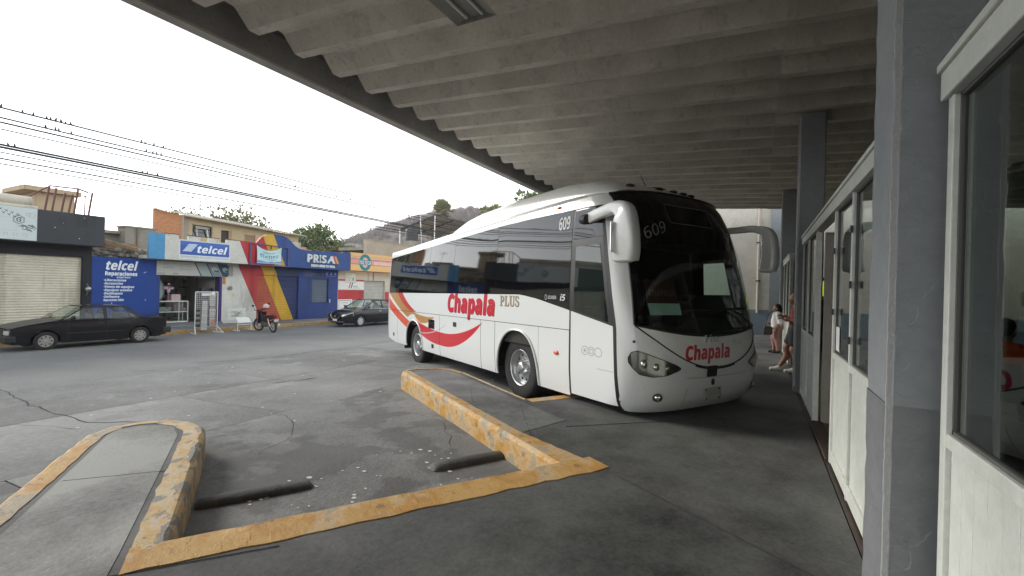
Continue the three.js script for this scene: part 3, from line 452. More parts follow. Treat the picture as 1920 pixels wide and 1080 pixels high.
// --- low blue painted wall with lettering, rubble and bricks above it
{
  const t = thing('painted_wall', 'low cobalt blue wall with white hand painted phone repair lettering', 'wall', [0, 0, 0]);
  part(t, 'wall', uvm(facade(rect(-8.765, -11.24, SW - 0.2, 2.5), FX - 0.002, 0.28)), MB.cobalt);
  printed(t, 'lettering', -8.78, -11.1, 0.1, 2.48, FX + 0.004, 1024, 1050, (c, w, h) => {
    c.fillStyle = '#17408e'; c.fillRect(0, 0, w, h); speck(c, w, h, 900, 41, '#123477', 9); speck(c, w, h, 120, 42, '#4a62ac', 4);
    const W = '#e9eef0'; fitTxt(c, 'telcel', 180, 225, 500, 230, 'bold italic', W, { stroke: W, lw: 8 }); fitTxt(c, 'Reparaciones', 185, 330, 510, 96, 'bold', W, { stroke: W, lw: 5 }); fitTxt(c, 'express', 360, 380, 220, 52, 'bold italic', W);
    ['·Liberaciones', '·Accesorios', '·Venta de equipos', '·Equipos usados', '·Desbloqueo', '·Software', '·Reparaciones Tablet'].forEach((s, i) => fitTxt(c, s, 165, 440 + i * 62, [350, 300, 480, 450, 300, 250, 320][i], 58, 'bold italic', W, { stroke: W, lw: 2 }));
    for (const [x, y] of [[810, 262], [835, 250], [90, 905], [840, 800], [300, 850]]) { c.fillStyle = '#b9c4dc'; c.beginPath(); c.ellipse(x, y, 8, 14, 0.5, 0, 7); c.fill(); }
  });
  const rw = thing('rubble_wall', 'crumbling stone and brick wall above the blue wall', 'wall', [-25.2, 2.3, -8.9]);
  const r = rng(14), stoneM = [paint(0.38, 0.34, 0.28, 0.95), paint(0.30, 0.27, 0.24, 0.95), paint(0.44, 0.40, 0.34, 0.95)], brickM = [paint(0.52, 0.24, 0.10, 0.95), paint(0.45, 0.28, 0.16, 0.95)];
  const sg = [0, 1, 2].map((k) => { const g = new THREE.DodecahedronGeometry(1, 0), p = g.attributes.position, q = rng(40 + k), seen = {}; for (let i = 0; i < p.count; i++) { const key = [p.getX(i), p.getY(i), p.getZ(i)].map((v) => v.toFixed(2)).join(); seen[key] ??= 0.7 + 0.6 * q(); p.setXYZ(i, p.getX(i) * seen[key], p.getY(i) * seen[key], p.getZ(i) * seen[key]); } g.computeVertexNormals(); return uvm(g); });
  for (let z = 0; z < 2.5; z += 0.27) for (let k = 0; k < 3; k++) { if (k === 2 && r() < 0.35) continue; const m = part(rw, 'stone', sg[(r() * 3) | 0], stoneM[(r() * 3) | 0]); m.position.set((r() - 0.5) * 0.15, 0.1 + k * 0.22 + r() * 0.05, -z - (k % 2) * 0.12); m.scale.set(0.17, 0.12 + 0.04 * r(), 0.19 + 0.05 * r()); m.rotation.set((r() - 0.5) * 0.5, r() * 6, (r() - 0.5) * 0.5); }
  for (let i = 0; i < 5; i++) for (let k = 0; k < 5; k++) { const m = part(rw, 'brick', box(-0.06, 0.06, 0, 0.075, -0.12, 0.12), brickM[(r() * 2) | 0]); m.position.set(-0.25, 0.5 + k * 0.083, -0.75 - i * 0.255 - (k % 2) * 0.12); }
  part(rw, 'core', uvm(box(-0.3, -0.05, -0.8, 0.45, -2.4, 0.1)), MB.cement);
  const beam = thing('leaning_beam', 'weathered brown beam sloping over the rubble wall', 'beam', [-25.0, 3.1, -8.9]); part(beam, 'beam', uvm(merge([bar([0, 0.2, 0], [0.1, -0.2, -1.75], 0.09, 0.14)])), MB.brownWood);
  part(beam, 'rail', uvm(merge([bar([-0.05, 0.32, 0], [0.05, -0.08, -1.7], 0.05)])), MB.tinRoof);
  const od = thing('old_shed', 'ruined grey shed with broken roof edge behind the rubble wall', 'shed', [-29, 0, -10.2]);
  part(od, 'wall', uvm(box(-0.2, 0, 0, 3.85, -2.0, 1.7)), MB.cement); part(od, 'roof_edge', uvm(merge([rbox(-2, 0.35, 3.85, 4.0, -2.0, 1.9, 0.03)])), MB.tinRoof); part(od, 'ledge', uvm(merge([box(0, 0.2, 3.2, 3.27, -1.9, 0.2)])), MB.white);
  const tk = thing('cement_tank', 'grey cement water tank with a dark pipe groove', 'tank', [-28.2, 3.0, -12.1]);
  part(tk, 'body', uvm(merge([rbox(-0.8, 0, -3, 1.2, -0.75, 0.6, 0.02)])), MB.cement); part(tk, 'pipe', rod([0.04, -0.5, 0.1], [0.04, 1.2, 0.1], 0.04), paint(0.15, 0.14, 0.13)); part(tk, 'lid', uvm(merge([rbox(-0.85, 0.05, 1.2, 1.28, -0.8, 0.65, 0.01)])), MB.cement);
  const an = thing('tv_antenna', 'spindly television antenna on a thin mast above the cement tank', 'antenna', [-28.5, 4.28, -12.3]); part(an, 'mast', rod([0, 0, 0], [0, 1.15, 0], 0.018), M.steel); part(an, 'element', [rod([0, 1.12, 0.28], [0, 1.12, -0.28], 0.01)], M.steel);
  for (let i = 0; i < 6; i++) part(an, 'element', rod([0.1, 1.05, -0.25 + i * 0.1], [-0.1, 0.85 + 0.05 * (i % 3), -0.25 + i * 0.1], 0.012), M.steel);
}
// --- phone shop with crenellated white parapet
const phone = thing('phone_shop', 'white phone shop with notched parapet and blue sign', 'building', [0, 0, 0]);
{
  const t = phone, lip = 0.0;
  const P = [[-10.42, 2.52], [-14.89, 2.52], [-14.38, 3.70], [-13.75, 3.68], [-13.75, 3.5], [-13.38, 3.5], [-13.38, 3.67], [-12.9, 3.67], [-12.9, 3.47], [-12.52, 3.47], [-12.52, 3.66], [-12.0, 3.66], [-12.0, 3.48], [-11.58, 3.48], [-11.58, 3.66], [-11.02, 3.68], [-10.42, 3.64]];
  part(t, 'parapet', uvm(facade(clip(P, 1, 0, -11.03), PX, 0.16)), MB.white); part(t, 'parapet_end', uvm(facade(clip(P, -1, 0, 11.03), PX, 0.16)), MB.sky);
  part(t, 'soffit', uvm(box(FX - 0.1, PX - 0.16, 2.52, 2.66, -14.88, -10.42)), MB.offwhite);
  for (const [a, b] of [[-11.02, -11.58], [-12.0, -12.52], [-12.9, -13.38], [-13.75, -14.38]]) part(t, 'coping', uvm(box(PX - 0.17, PX + 0.01, 3.665, 3.70, b, a)), MB.rust);
  printed(t, 'signboard', -11.64, -13.87, 2.79, 3.42, PX + 0.012, 1024, 290, (c, w, h) => {
    c.fillStyle = '#2a55a6'; c.fillRect(0, 0, w, h); c.fillStyle = '#3462b4'; c.fillRect(0, 0, w, h * 0.3); const W = '#e4ecf2'; c.fillStyle = W;
    for (let i = 0; i < 8; i++) { const y = 62 + i * 21, x = 160 - i * 15; c.beginPath(); c.moveTo(x, y); c.quadraticCurveTo(x + 90, y - 14, x + 185 - i * 2, y); c.lineTo(x + 178 - i * 2, y + 12); c.quadraticCurveTo(x + 90, y + 2, x - 8, y + 12); c.closePath(); c.fill(); }
    fitTxt(c, 'telcel', 310, 232, 640, 218, 'bold italic', W, { stroke: W, lw: 6 });
  }, 0.45);
  printed(t, 'sign_strip', -11.64, -13.87, 2.6, 2.785, PX + 0.01, 1024, 86, (c, w, h) => { c.fillStyle = '#d3d8d8'; c.fillRect(0, 0, w, h); fitTxt(c, 'REPARACIONES, CELULARES Y ACCESORIOS', 14, 58, w - 28, 46, '', '#6f86ad'); }, 0.5);
  part(t, 'signboard_frame', [box(PX, PX + 0.005, 2.58, 3.44, -13.9, -11.61)], M.whitePlain);
  // ground floor
  part(t, 'pillar', uvm(facade([[-14.02, SW - 0.2], [-15.9, SW - 0.2], [-15.9, 0.14], [-14.82, 2.52], [-14.02, 2.52]], FX, 0.3)), MB.white);
  part(t, 'door_post', uvm(box(FX - 0.28, FX + 0.02, SW, 1.82, -14.02, -13.9)), MB.purple);
  part(t, 'step', uvm(merge([rbox(FX - 0.3, FX + 0.18, SW - 0.1, SW + 0.12, -14.02, -11.24, 0.01)])), paint(0.2, 0.23, 0.27, 0.7));
  part(t, 'step', uvm(merge([rbox(FX + 0.18, FX + 0.42, SW - 0.1, SW + 0.05, -13.9, -11.24, 0.01)])), pav[2]);
  part(t, 'side_wall', uvm(box(-30, FX - 0.28, SW - 0.2, 2.9, -11.24, -11.05)), MB.plaster); part(t, 'side_wall', uvm(box(-30, FX - 0.3, SW - 0.2, 2.9, -14.1, -13.95)), MB.plaster);
  part(t, 'back_wall', uvm(box(-27.6, -27.4, SW, 2.6, -14, -11.2)), MB.plaster); part(t, 'floor', uvm(box(-27.6, FX - 0.3, SW - 0.1, SW + 0.1, -14, -11.2)), MB.cement); part(t, 'roof_slab', uvm(box(-31, FX, 2.5, 2.66, -14.9, -11.06)), MB.cement);
  printed(t, 'shop_banner', -11.08, -14.28, 1.82, 2.47, FX + 0.03, 1024, 210, (c, w, h) => {
    c.fillStyle = '#b9b9b4'; c.fillRect(0, 0, w, h); c.fillStyle = '#8f918f'; fitTxt(c, 'reparación de celulares', 90, 40, 160, 24, '', '#86898a'); c.strokeStyle = '#777a7a'; c.lineWidth = 3; c.strokeRect(95, 50, 40, 46); c.strokeRect(150, 62, 60, 30); c.fillStyle = '#7c7f80'; c.fillRect(80, 100, 150, 5); for (let i = 0; i < 4; i++) c.fillRect(300, 38 + i * 26, 170, 4); c.fillRect(10, 180, 100, 12); c.fillRect(215, 178, 70, 12);
    const ch = (x, a, b) => { c.fillStyle = a; c.beginPath(); c.moveTo(x, 0); c.lineTo(x + 150, 0); c.lineTo(x + 250, h); c.lineTo(x + 100, h); c.fill(); if (b) { c.fillStyle = b; c.beginPath(); c.ellipse(x + 130, 100, 55, 40, 0.5, 0, 7); c.fill(); c.fillStyle = '#47525c'; c.fillRect(x + 120, 110, 70, 26); } };
    ch(520, '#9eaaaa'); ch(690, '#7f8d93', '#aeb4b4'); ch(860, '#234a63', '#8ba7b0'); c.strokeStyle = '#22262b'; c.lineWidth = 14; for (const x of [515, 685, 855]) { c.beginPath(); c.moveTo(x, 0); c.lineTo(x + 100, h); c.stroke(); } speck(c, w, h, 400, 6, '#8d8d88');
  });
  part(t, 'door_frame', [box(FX - 0.26, FX - 0.2, SW + 0.1, 1.82, -13.88, -13.83), box(FX - 0.26, FX - 0.2, 1.76, 1.82, -13.83, -11.25)], M.darkSteel);
  part(t, 'meter_box', uvm(merge([rbox(FX, FX + 0.12, 1.9, 2.4, -14.5, -14.28, 0.01)])), paint(0.35, 0.33, 0.3)); part(t, 'meter', uvm(merge([rod([FX, 1.25, -14.42], [FX + 0.1, 1.25, -14.42], 0.1, 0.1, 14)])), paint(0.3, 0.28, 0.26)); part(t, 'notice', box(FX, FX + 0.006, 1.45, 1.8, -14.2, -14.05), paint(0.6, 0.25, 0.05)); part(t, 'notice', box(FX, FX + 0.006, 0.8, 0.98, -14.68, -14.58), paint(0.72, 0.75, 0.3));
  printed(t, 'graffiti', -14.35, -15.3, -0.4, 0.2, FX + 0.004, 512, 320, (c, w, h) => { c.fillStyle = '#d9d9d1'; c.fillRect(0, 0, w, h); const r = rng(4); c.strokeStyle = '#7c7f80'; for (let i = 0; i < 16; i++) { c.lineWidth = 3 + r() * 5; c.beginPath(); c.moveTo(40 + r() * 380, 60 + r() * 200); c.bezierCurveTo(40 + r() * 400, 40 + r() * 240, 40 + r() * 400, 40 + r() * 240, 60 + r() * 400, 60 + r() * 200); c.stroke(); } });
  // stock inside the shop, each thing on its own
  const inn = -24.75;
  let o = thing('display_counter', 'white framed glass display counter in the phone shop doorway', 'counter', [inn, SW + 0.12, -12.0]);
  part(o, 'frame', [box(-0.5, 0, 0, 0.06, -0.75, 0.72), box(-0.5, 0, 0.5, 0.53, -0.75, 0.72), box(-0.5, 0, 1.0, 1.04, -0.75, 0.72), ...[-0.75, 0.69].map((z) => box(-0.03, 0, 0.06, 1.0, z, z + 0.03)), ...[-0.75, 0.69].map((z) => box(-0.5, -0.47, 0.06, 1.0, z, z + 0.03)), box(-0.03, 0, 0.06, 1.0, -0.35, -0.33)], M.whitePlain);
  part(o, 'front_glass', box(-0.012, -0.008, 0.06, 1.0, -0.72, 0.69), M.glass);
  const small = (name, label, cat, x, y, z, geo, mat) => { const q = thing(name, label, cat, [x, y, z]); part(q, 'body', geo, mat); return q; };
  const pinky = paint(0.55, 0.32, 0.38, 0.5);
  small('gift_box', 'pale pink carton stacked on the glass counter', 'box', inn - 0.2, SW + 1.16, -12.22, rbox(-0.2, 0.15, 0, 0.32, -0.2, 0.2, 0.01), paint(0.66, 0.52, 0.54)); small('merchandise_bag', 'dusky pink bag on the counter shelf', 'bag', inn - 0.2, SW + 0.65, -12.35, rbox(-0.15, 0.1, 0, 0.42, -0.2, 0.18, 0.04), paint(0.36, 0.2, 0.22));
  small('merchandise_pile', 'jumbled white packets on the counter shelf', 'packets', inn - 0.25, SW + 0.65, -11.75, merge([rbox(-0.15, 0.1, 0, 0.12, -0.3, 0.25, 0.03), rbox(-0.1, 0.12, 0.12, 0.22, -0.12, 0.28, 0.03), rbox(-0.1, 0.1, 0.12, 0.2, -0.35, -0.16, 0.03)]), paint(0.5, 0.46, 0.42));
  small('cushion', 'round pale pink cushion at the right of the counter shelf', 'cushion', inn - 0.22, SW + 0.74, -12.62, new THREE.SphereGeometry(0.14, 14, 10).scale(0.8, 0.6, 1), pinky);
  const fan = thing('pedestal_fan', 'grey round fan with wire guard at the left of the shop', 'fan', [inn - 0.2, SW + 1.16, -11.5]);
  part(fan, 'guard', [new THREE.TorusGeometry(0.36, 0.02, 8, 28).rotateY(Math.PI / 2).scale(1, 1.3, 0.75).translate(0, 0.52, 0), new THREE.CylinderGeometry(0.35, 0.35, 0.03, 28).rotateZ(Math.PI / 2).scale(1, 1.3, 0.75).translate(-0.03, 0.52, 0)], paint(0.36, 0.42, 0.44, 0.4)); part(fan, 'hub', rod([0, 0.52, 0], [0.05, 0.52, 0], 0.08, 0.07, 14), M.whitePlain); part(fan, 'stand', rod([-0.08, 0, 0], [-0.08, 0.4, 0], 0.02), M.steel);
  const lf = thing('pink_fan', 'small pink fan on a stalk on the counter', 'fan', [inn - 0.2, SW + 1.16, -11.95]); part(lf, 'stalk', rod([0, 0, 0], [0, 0.5, 0], 0.025), pinky); part(lf, 'base', rod([0, 0, 0], [0, 0.04, 0], 0.15, 0.13, 14), pinky); for (let k = 0; k < 4; k++) part(lf, 'blade', new THREE.SphereGeometry(0.11, 10, 8).scale(0.2, 1, 0.7).translate(0, 0.13, 0).rotateX(k * 1.57).translate(0.03, 0.62, 0), paint(0.7, 0.5, 0.58, 0.4));
  small('roof_umbrella', 'dark open umbrella hung inside the shop', 'umbrella', -25.2, 1.42, -12.3, new THREE.ConeGeometry(0.62, 0.2, 10, 1, true), plain(0.02, 0.02, 0.022, 0.7));
  small('stock_shelf', 'dim shelf of boxes along the shop back wall', 'shelf', -27.1, SW + 0.1, -12.6, merge([box(-0.2, 0.2, 0, 2.1, -1.2, -1.15), box(-0.2, 0.2, 0, 2.1, 1.1, 1.15), ...[0.1, 0.7, 1.3, 1.9].map((y) => box(-0.2, 0.2, y, y + 0.04, -1.15, 1.1)), ...[...Array(12)].map((_, i) => box(-0.15, 0.15, [0.14, 0.74, 1.34][i % 3], [0.14, 0.74, 1.34][i % 3] + 0.2 + 0.2 * ((i * 37 % 10) / 10), -1.1 + Math.floor(i / 3) * 0.53, -0.75 + Math.floor(i / 3) * 0.53))]), paint(0.2, 0.19, 0.19));
  const cab = thing('glass_cabinet', 'tall dark glass cabinet with small boxes at the shop door', 'cabinet', [-24.6, SW + 0.12, -13.5]);
  part(cab, 'body', [box(-0.3, -0.05, 0, 1.7, -0.32, 0.2)], plain(0.03, 0.03, 0.04, 0.4)); part(cab, 'card', box(-0.05, -0.03, 0.72, 0.86, -0.14, 0), M.whitePlain); part(cab, 'teal_box', box(-0.05, -0.02, 0.6, 1.1, 0.05, 0.18), paint(0.05, 0.3, 0.33)); part(cab, 'white_cap', box(-0.05, -0.01, 1.2, 1.32, -0.24, 0.06), paint(0.4, 0.4, 0.4));
  printed(cab, 'sticker', -0.0 + 0.16, -0.3, 0.05, 0.45, -0.035, 256, 220, (c, w, h) => { c.fillStyle = '#2a2f86'; c.fillRect(0, 0, w, h); fitTxt(c, 'nic', 20, 150, 200, 150, 'bold', '#d5d9e6'); });
}
// display rack standing at the kerb
{
  const t = thing('display_rack', 'white wire grid rack hung with phone accessories on the kerb', 'rack', [-21.55, lotY(-21.55), -11.85]);
  const W = 0.47, H = 1.82;
  part(t, 'frame', [tube([[0, 0.1, W], [0, H, W], [0, H, -W], [0, 0.1, -W]].map((p) => p), 0.02, 8, 6)].map(() => merge([rod([0, 0.08, W], [0, H, W], 0.02), rod([0, H, W], [0, H, -W], 0.02), rod([0, H, -W], [0, 0.08, -W], 0.02), rod([0, 0.3, W], [0, 0.3, -W], 0.015)])), M.whitePlain);
  const wires = []; for (let i = 1; i < 12; i++) { const z = lerp(-W, W, i / 12); wires.push(rod([0, 0.3, z], [0, H, z], 0.006, 0.006, 5)); } for (let j = 1; j < 18; j++) { const y = lerp(0.3, H, j / 18); wires.push(rod([0, y, -W], [0, y, W], 0.006, 0.006, 5)); }
  part(t, 'wire_grid', merge(wires), M.whitePlain);
  for (const s of [-1, 1]) part(t, 'foot', [bar([-0.3, 0.02, s * W], [0.32, 0.02, s * W * 1.25], 0.05, 0.03), bar([0.28, 0.02, s * W * 1.22], [0, 0.3, s * W], 0.025)], M.whitePlain);
  const r = rng(25), cards = [[0.62, 0.62, 0.60], [0.58, 0.56, 0.55], [0.55, 0.42, 0.42], [0.66, 0.62, 0.6]].map((c) => paint(...c, 0.5)), darks = [plain(0.03, 0.03, 0.035, 0.5), paint(0.3, 0.28, 0.28)];
  part(t, 'backdrop', box(-0.05, -0.035, 0.3, H - 0.03, -W + 0.03, W - 0.03), plain(0.045, 0.045, 0.05, 0.8));
  for (let j = 0; j < 9; j++) part(t, 'packet', rbox(0.01, 0.045, 0.14 + j * 0.145, 0.14 + j * 0.145 + 0.138, -0.02 + 0.0 * j, 0.24 - 0.005 * j, 0.006, 1), cards[j % 2]);
  for (let j = 0; j < 11; j++) part(t, 'packet', rbox(0.01, 0.05, 0.32 + j * 0.125, 0.32 + j * 0.125 + 0.1 + 0.02 * r(), -0.33 - 0.03 * r(), -0.13 + 0.04 * r(), 0.008, 1), cards[(r() * 4) | 0]);
  for (let j = 0; j < 7; j++) part(t, 'packet', rbox(0.005, 0.03, 0.3 + j * 0.11, 0.3 + j * 0.11 + 0.1, 0.27, 0.44, 0.006, 1), darks[j % 2]);
  part(t, 'salmon_packet', rbox(0.02, 0.06, 0.4, 0.62, -0.34, -0.18, 0.01, 1), paint(0.72, 0.32, 0.22)); part(t, 'header_card', box(0.012, 0.02, H - 0.17, H - 0.05, -0.3, 0.22), M.whitePlain); part(t, 'doll_head', new THREE.SphereGeometry(0.085, 12, 10).translate(0.05, H - 0.1, -0.24), M.whitePlain);
}
{ // low white sandwich stand on the kerb
  const t = thing('pavement_stand', 'low white stand with blank board beside the motorcycle', 'stand', [-21.5, lotY(-21.5), -13.5]);
  part(t, 'board', [bar([0.1, 0.36, 0], [-0.12, 0.62, 0], 0.62, 0.02).rotateY(0)].map(() => { const g = new THREE.BoxGeometry(0.02, 0.32, 0.62); g.rotateZ(0.75); return g.translate(0, 0.5, 0); }), M.whitePlain);
  part(t, 'crossbar', rod([0.1, 0.3, 0.33], [0.1, 0.3, -0.33], 0.018), M.whitePlain); for (const s of [-1, 1]) { part(t, 'leg', [rod([0.1, 0.04, s * 0.33], [0.1, 0.42, s * 0.33], 0.02)], M.whitePlain); part(t, 'foot', [rod([-0.18, 0.03, s * 0.36], [0.28, 0.03, s * 0.36], 0.025)], M.whitePlain); }
}
// --- paint shop with arched red, yellow and blue parapet
const font = await new FontLoader().loadAsync('fonts/droid/droid_sans_bold.typeface.json');
{
  const t = thing('paint_shop', 'paint shop striped red, yellow and blue with arched blue parapet', 'building', [0, 0, 0]);
  const top = [[-14.38, 3.70], [-15.3, 3.68], [-15.42, 3.82], [-15.6, 4.03], [-15.9, 4.17], [-16.3, 4.23], [-16.75, 4.22], [-17.05, 4.14], [-17.35, 3.95], [-17.6, 3.72], [-17.9, 3.58], [-18.3, 3.52], [-19.2, 3.56], [-19.25, 3.5], [-19.6, 3.52], [-19.62, 3.6], [-20.6, 3.62], [-20.64, 3.55], [-21.0, 3.57], [-21.03, 3.64], [-21.67, 3.64]];
  const P = [[-14.89, 2.5], ...top, [-21.64, 2.48]];
  const k = 0.455, yl = (y) => -15.62 - (4.1 - y) * k, yr = (y) => -16.30 - (4.1 - y) * k; // yellow band edges
  // halfplanes z + ... : band edge line z = a + k*y'
  const cL = -15.62 - 4.1 * k, cR = -16.30 - 4.1 * k;
  part(t, 'parapet_red', uvm(facade(clip(P, -1, k, -cL), PX, 0.16)), MB.red);
  part(t, 'parapet_yellow', uvm(facade(clip(clip(P, 1, -k, cL), -1, k, -cR), PX, 0.16)), MB.yellow);
  part(t, 'parapet_blue', uvm(facade(clip(P, 1, -k, cR), PX, 0.16)), MB.blue);
  part(t, 'soffit', uvm(box(FX - 0.1, PX - 0.16, 2.5, 2.62, -21.66, -14.9)), MB.navy); part(t, 'parapet_return', uvm(box(FX, PX - 0.16, 2.5, 3.6, -21.66, -21.5)), MB.blue);
  // ground floor walls
  const W = [[-14.82, 2.5], [-15.9, 0.14], [-15.9, 2.0], [-18.5, 2.0], [-18.5, 2.5]];
  const c2 = -16.32 - 2.0 * k, c3 = -17.10 - 2.0 * k;
  part(t, 'wall_red', uvm(facade(clip(W, -1, k, -c2), FX, 0.3)), MB.red); part(t, 'wall_yellow', uvm(facade(clip(clip(W, 1, -k, c2), -1, k, -c3), FX, 0.3)), MB.yellow); part(t, 'wall_navy', uvm(facade(clip(W, 1, -k, c3), FX, 0.3)), MB.navy);
  part(t, 'wall_blue', uvm(facade(rect(-18.5, -21.42, SW - 0.2, 2.5), FX, 0.3, [rect(-19.46, -20.68, 0.42, 1.9)])), MB.cobalt);
  const zs = (a) => (y) => a + k * (y - 2.0);
  const sred = paint(0.50, 0.10, 0.05, 0.55);
  for (const [n, l, r, m] of [['shutter_red', () => -15.9, zs(-16.32), sred], ['shutter_yellow', zs(-16.32), zs(-17.10), MB.yellow], ['shutter_navy', zs(-17.10), () => -18.5, MB.navy]]) part(t, n, shutter(l, r, SW, 2.0, FX - 0.1), m);
  part(t, 'shutter_box', uvm(box(FX - 0.3, FX - 0.14, 1.9, 2.0, -18.5, -15.9)), MB.navy);
  const win = part(t, 'window', shutter(() => -19.46, () => -20.68, 0.42, 1.9, FX - 0.12), paint(0.12, 0.16, 0.22, 0.5)); part(win, 'sill', uvm(box(FX - 0.12, FX + 0.03, 0.37, 0.42, -20.7, -19.44)), MB.cobalt);
  part(t, 'bracket', box(FX, FX + 0.06, 0.4, 0.62, -20.8, -20.76), M.whitePlain);
  const panelPrint = (n, z0, z1, y0, y1, d) => printed(t, n, z0, z1, y0, y1, FX + 0.012, 512, 170, d);
  panelPrint('hours_panel', -18.8, -20.22, 2.02, 2.36, (c, w, h) => { c.fillStyle = '#23345f'; c.fillRect(0, 0, w, h); c.strokeStyle = '#7f8cab'; c.lineWidth = 4; c.strokeRect(6, 6, w - 12, h - 12); for (let i = 0; i < 5; i++) { c.fillStyle = '#7483a6'; c.fillRect(24, 24 + i * 28, 200 + 240 * ((i * 53 % 10) / 10), 8); } });
  panelPrint('icon_panel', -20.35, -21.38, 2.02, 2.4, (c, w, h) => { c.fillStyle = '#1d3a82'; c.fillRect(0, 0, w, h); c.fillStyle = '#8a97b8'; for (const x of [90, 255, 420]) { c.beginPath(); c.moveTo(x, 20); c.lineTo(x + 40, 100); c.lineTo(x - 40, 100); c.fill(); } fitTxt(c, 'por mayoreo', 60, 150, 390, 44, '', '#97a3c0'); });
  // raised letters
  const letter = (s, size, depth, z, y, w, mat, name) => { const g = new TextGeometry(s, { font, size, depth, curveSegments: 5, bevelEnabled: true, bevelSize: 0.012, bevelThickness: 0.008, bevelSegments: 1 }); g.computeBoundingBox(); const bb = g.boundingBox; g.translate(-bb.min.x, 0, 0).scale(w / (bb.max.x - bb.min.x), 1, 1).rotateY(Math.PI / 2).translate(PX + 0.004, y, z); return part(t, name, g, mat); };
  const LW = paint(0.72, 0.76, 0.75, 0.4); [['P', -18.4, 0.36], ['R', -18.82, 0.4], ['I', -19.26, 0.1], ['S', -19.42, 0.34]].forEach(([s, z, w]) => letter(s, 0.46, 0.06, z, 2.86, w, LW, 'letter'));
  const wedge = (pts, m, n) => part(t, n, new THREE.ExtrudeGeometry(poly(pts), { depth: 0.06, bevelEnabled: false }).rotateY(Math.PI / 2).translate(PX + 0.004, 2.86, -19.8), m);
  wedge([[0.02, 0], [0.3, 0.46], [0.42, 0.46], [0.62, 0], [0.46, 0], [0.4, 0.14], [0.22, 0.14], [0.14, 0]], LW, 'letter'); wedge([[0.44, 0.46], [0.56, 0.46], [0.78, 0], [0.65, 0]], paint(0.72, 0.09, 0.05, 0.4), 'letter_stripe'); wedge([[0.57, 0.46], [0.68, 0.46], [0.92, 0], [0.8, 0]], paint(0.8, 0.42, 0.03, 0.4), 'letter_stripe');
  letter('PINTA BIEN TU VIDA', 0.13, 0.015, -18.7, 2.6, 1.76, LW, 'slogan');
  part(t, 'roof_slab', uvm(box(-31, FX - 0.1, 2.5, 2.7, -21.6, -14.95)), MB.cement);
  const fr = part(t, 'banner_frame', [bar([PX + 0.06, 3.62, -14.92], [PX + 0.06, 3.56, -17.16], 0.05), bar([PX + 0.06, 2.52, -14.92], [PX + 0.06, 2.5, -17.16], 0.05), bar([PX + 0.06, 2.52, -14.92], [PX + 0.06, 3.62, -14.92], 0.05), bar([PX + 0.06, 2.5, -17.14], [PX + 0.06, 3.56, -17.14], 0.05), bar([PX + 0.06, 3.59, -16.1], [PX + 0.06, 3.4, -16.1], 0.04)], paint(0.08, 0.09, 0.25, 0.6));
  const bt = canvasTex(640, 480, (c, w, h) => { const g = '#b9d6da'; c.fillStyle = g; c.fillRect(0, 0, w, h); fitTxt(c, 'TRÁMITE AQUÍ', 150, 120, 330, 56, 'bold', '#4a6a80'); fitTxt(c, 'EcoTIPO', 80, 280, 480, 130, 'bold', '#54749a'); c.fillStyle = '#3f66a8'; c.fillRect(80, 170, 110, 26); c.fillStyle = '#8fb4c4'; for (let i = 0; i < 3; i++) c.fillRect(110, 310 + i * 24, 400, 6); c.fillStyle = '#6f8fb5'; c.beginPath(); c.moveTo(0, 400); c.quadraticCurveTo(160, 380, 300, 430); c.quadraticCurveTo(360, 380, 440, 430); c.quadraticCurveTo(540, 390, w, 400); c.lineTo(w, h); c.lineTo(0, h); c.fill(); c.fillStyle = '#aeb6d2'; c.fillRect(0, 450, w, 30); });
  const bn = thing('cloth_banner', 'sagging pale blue cloth banner tied to the frame on the paint shop', 'banner', [PX + 0.1, 2.58, -15.25]);
  part(bn, 'cloth', flat(grid(16, 10, (s, u) => [0.03 * Math.sin(s * 9 + u * 4) + 0.02, lerp(0.02, 0.97, u) - u * 0.26 * 4 * s * (1 - s) * (s < 0.9 ? 1 : 1), -s * 1.42])), std({ map: bt, roughness: 0.8 }));
}
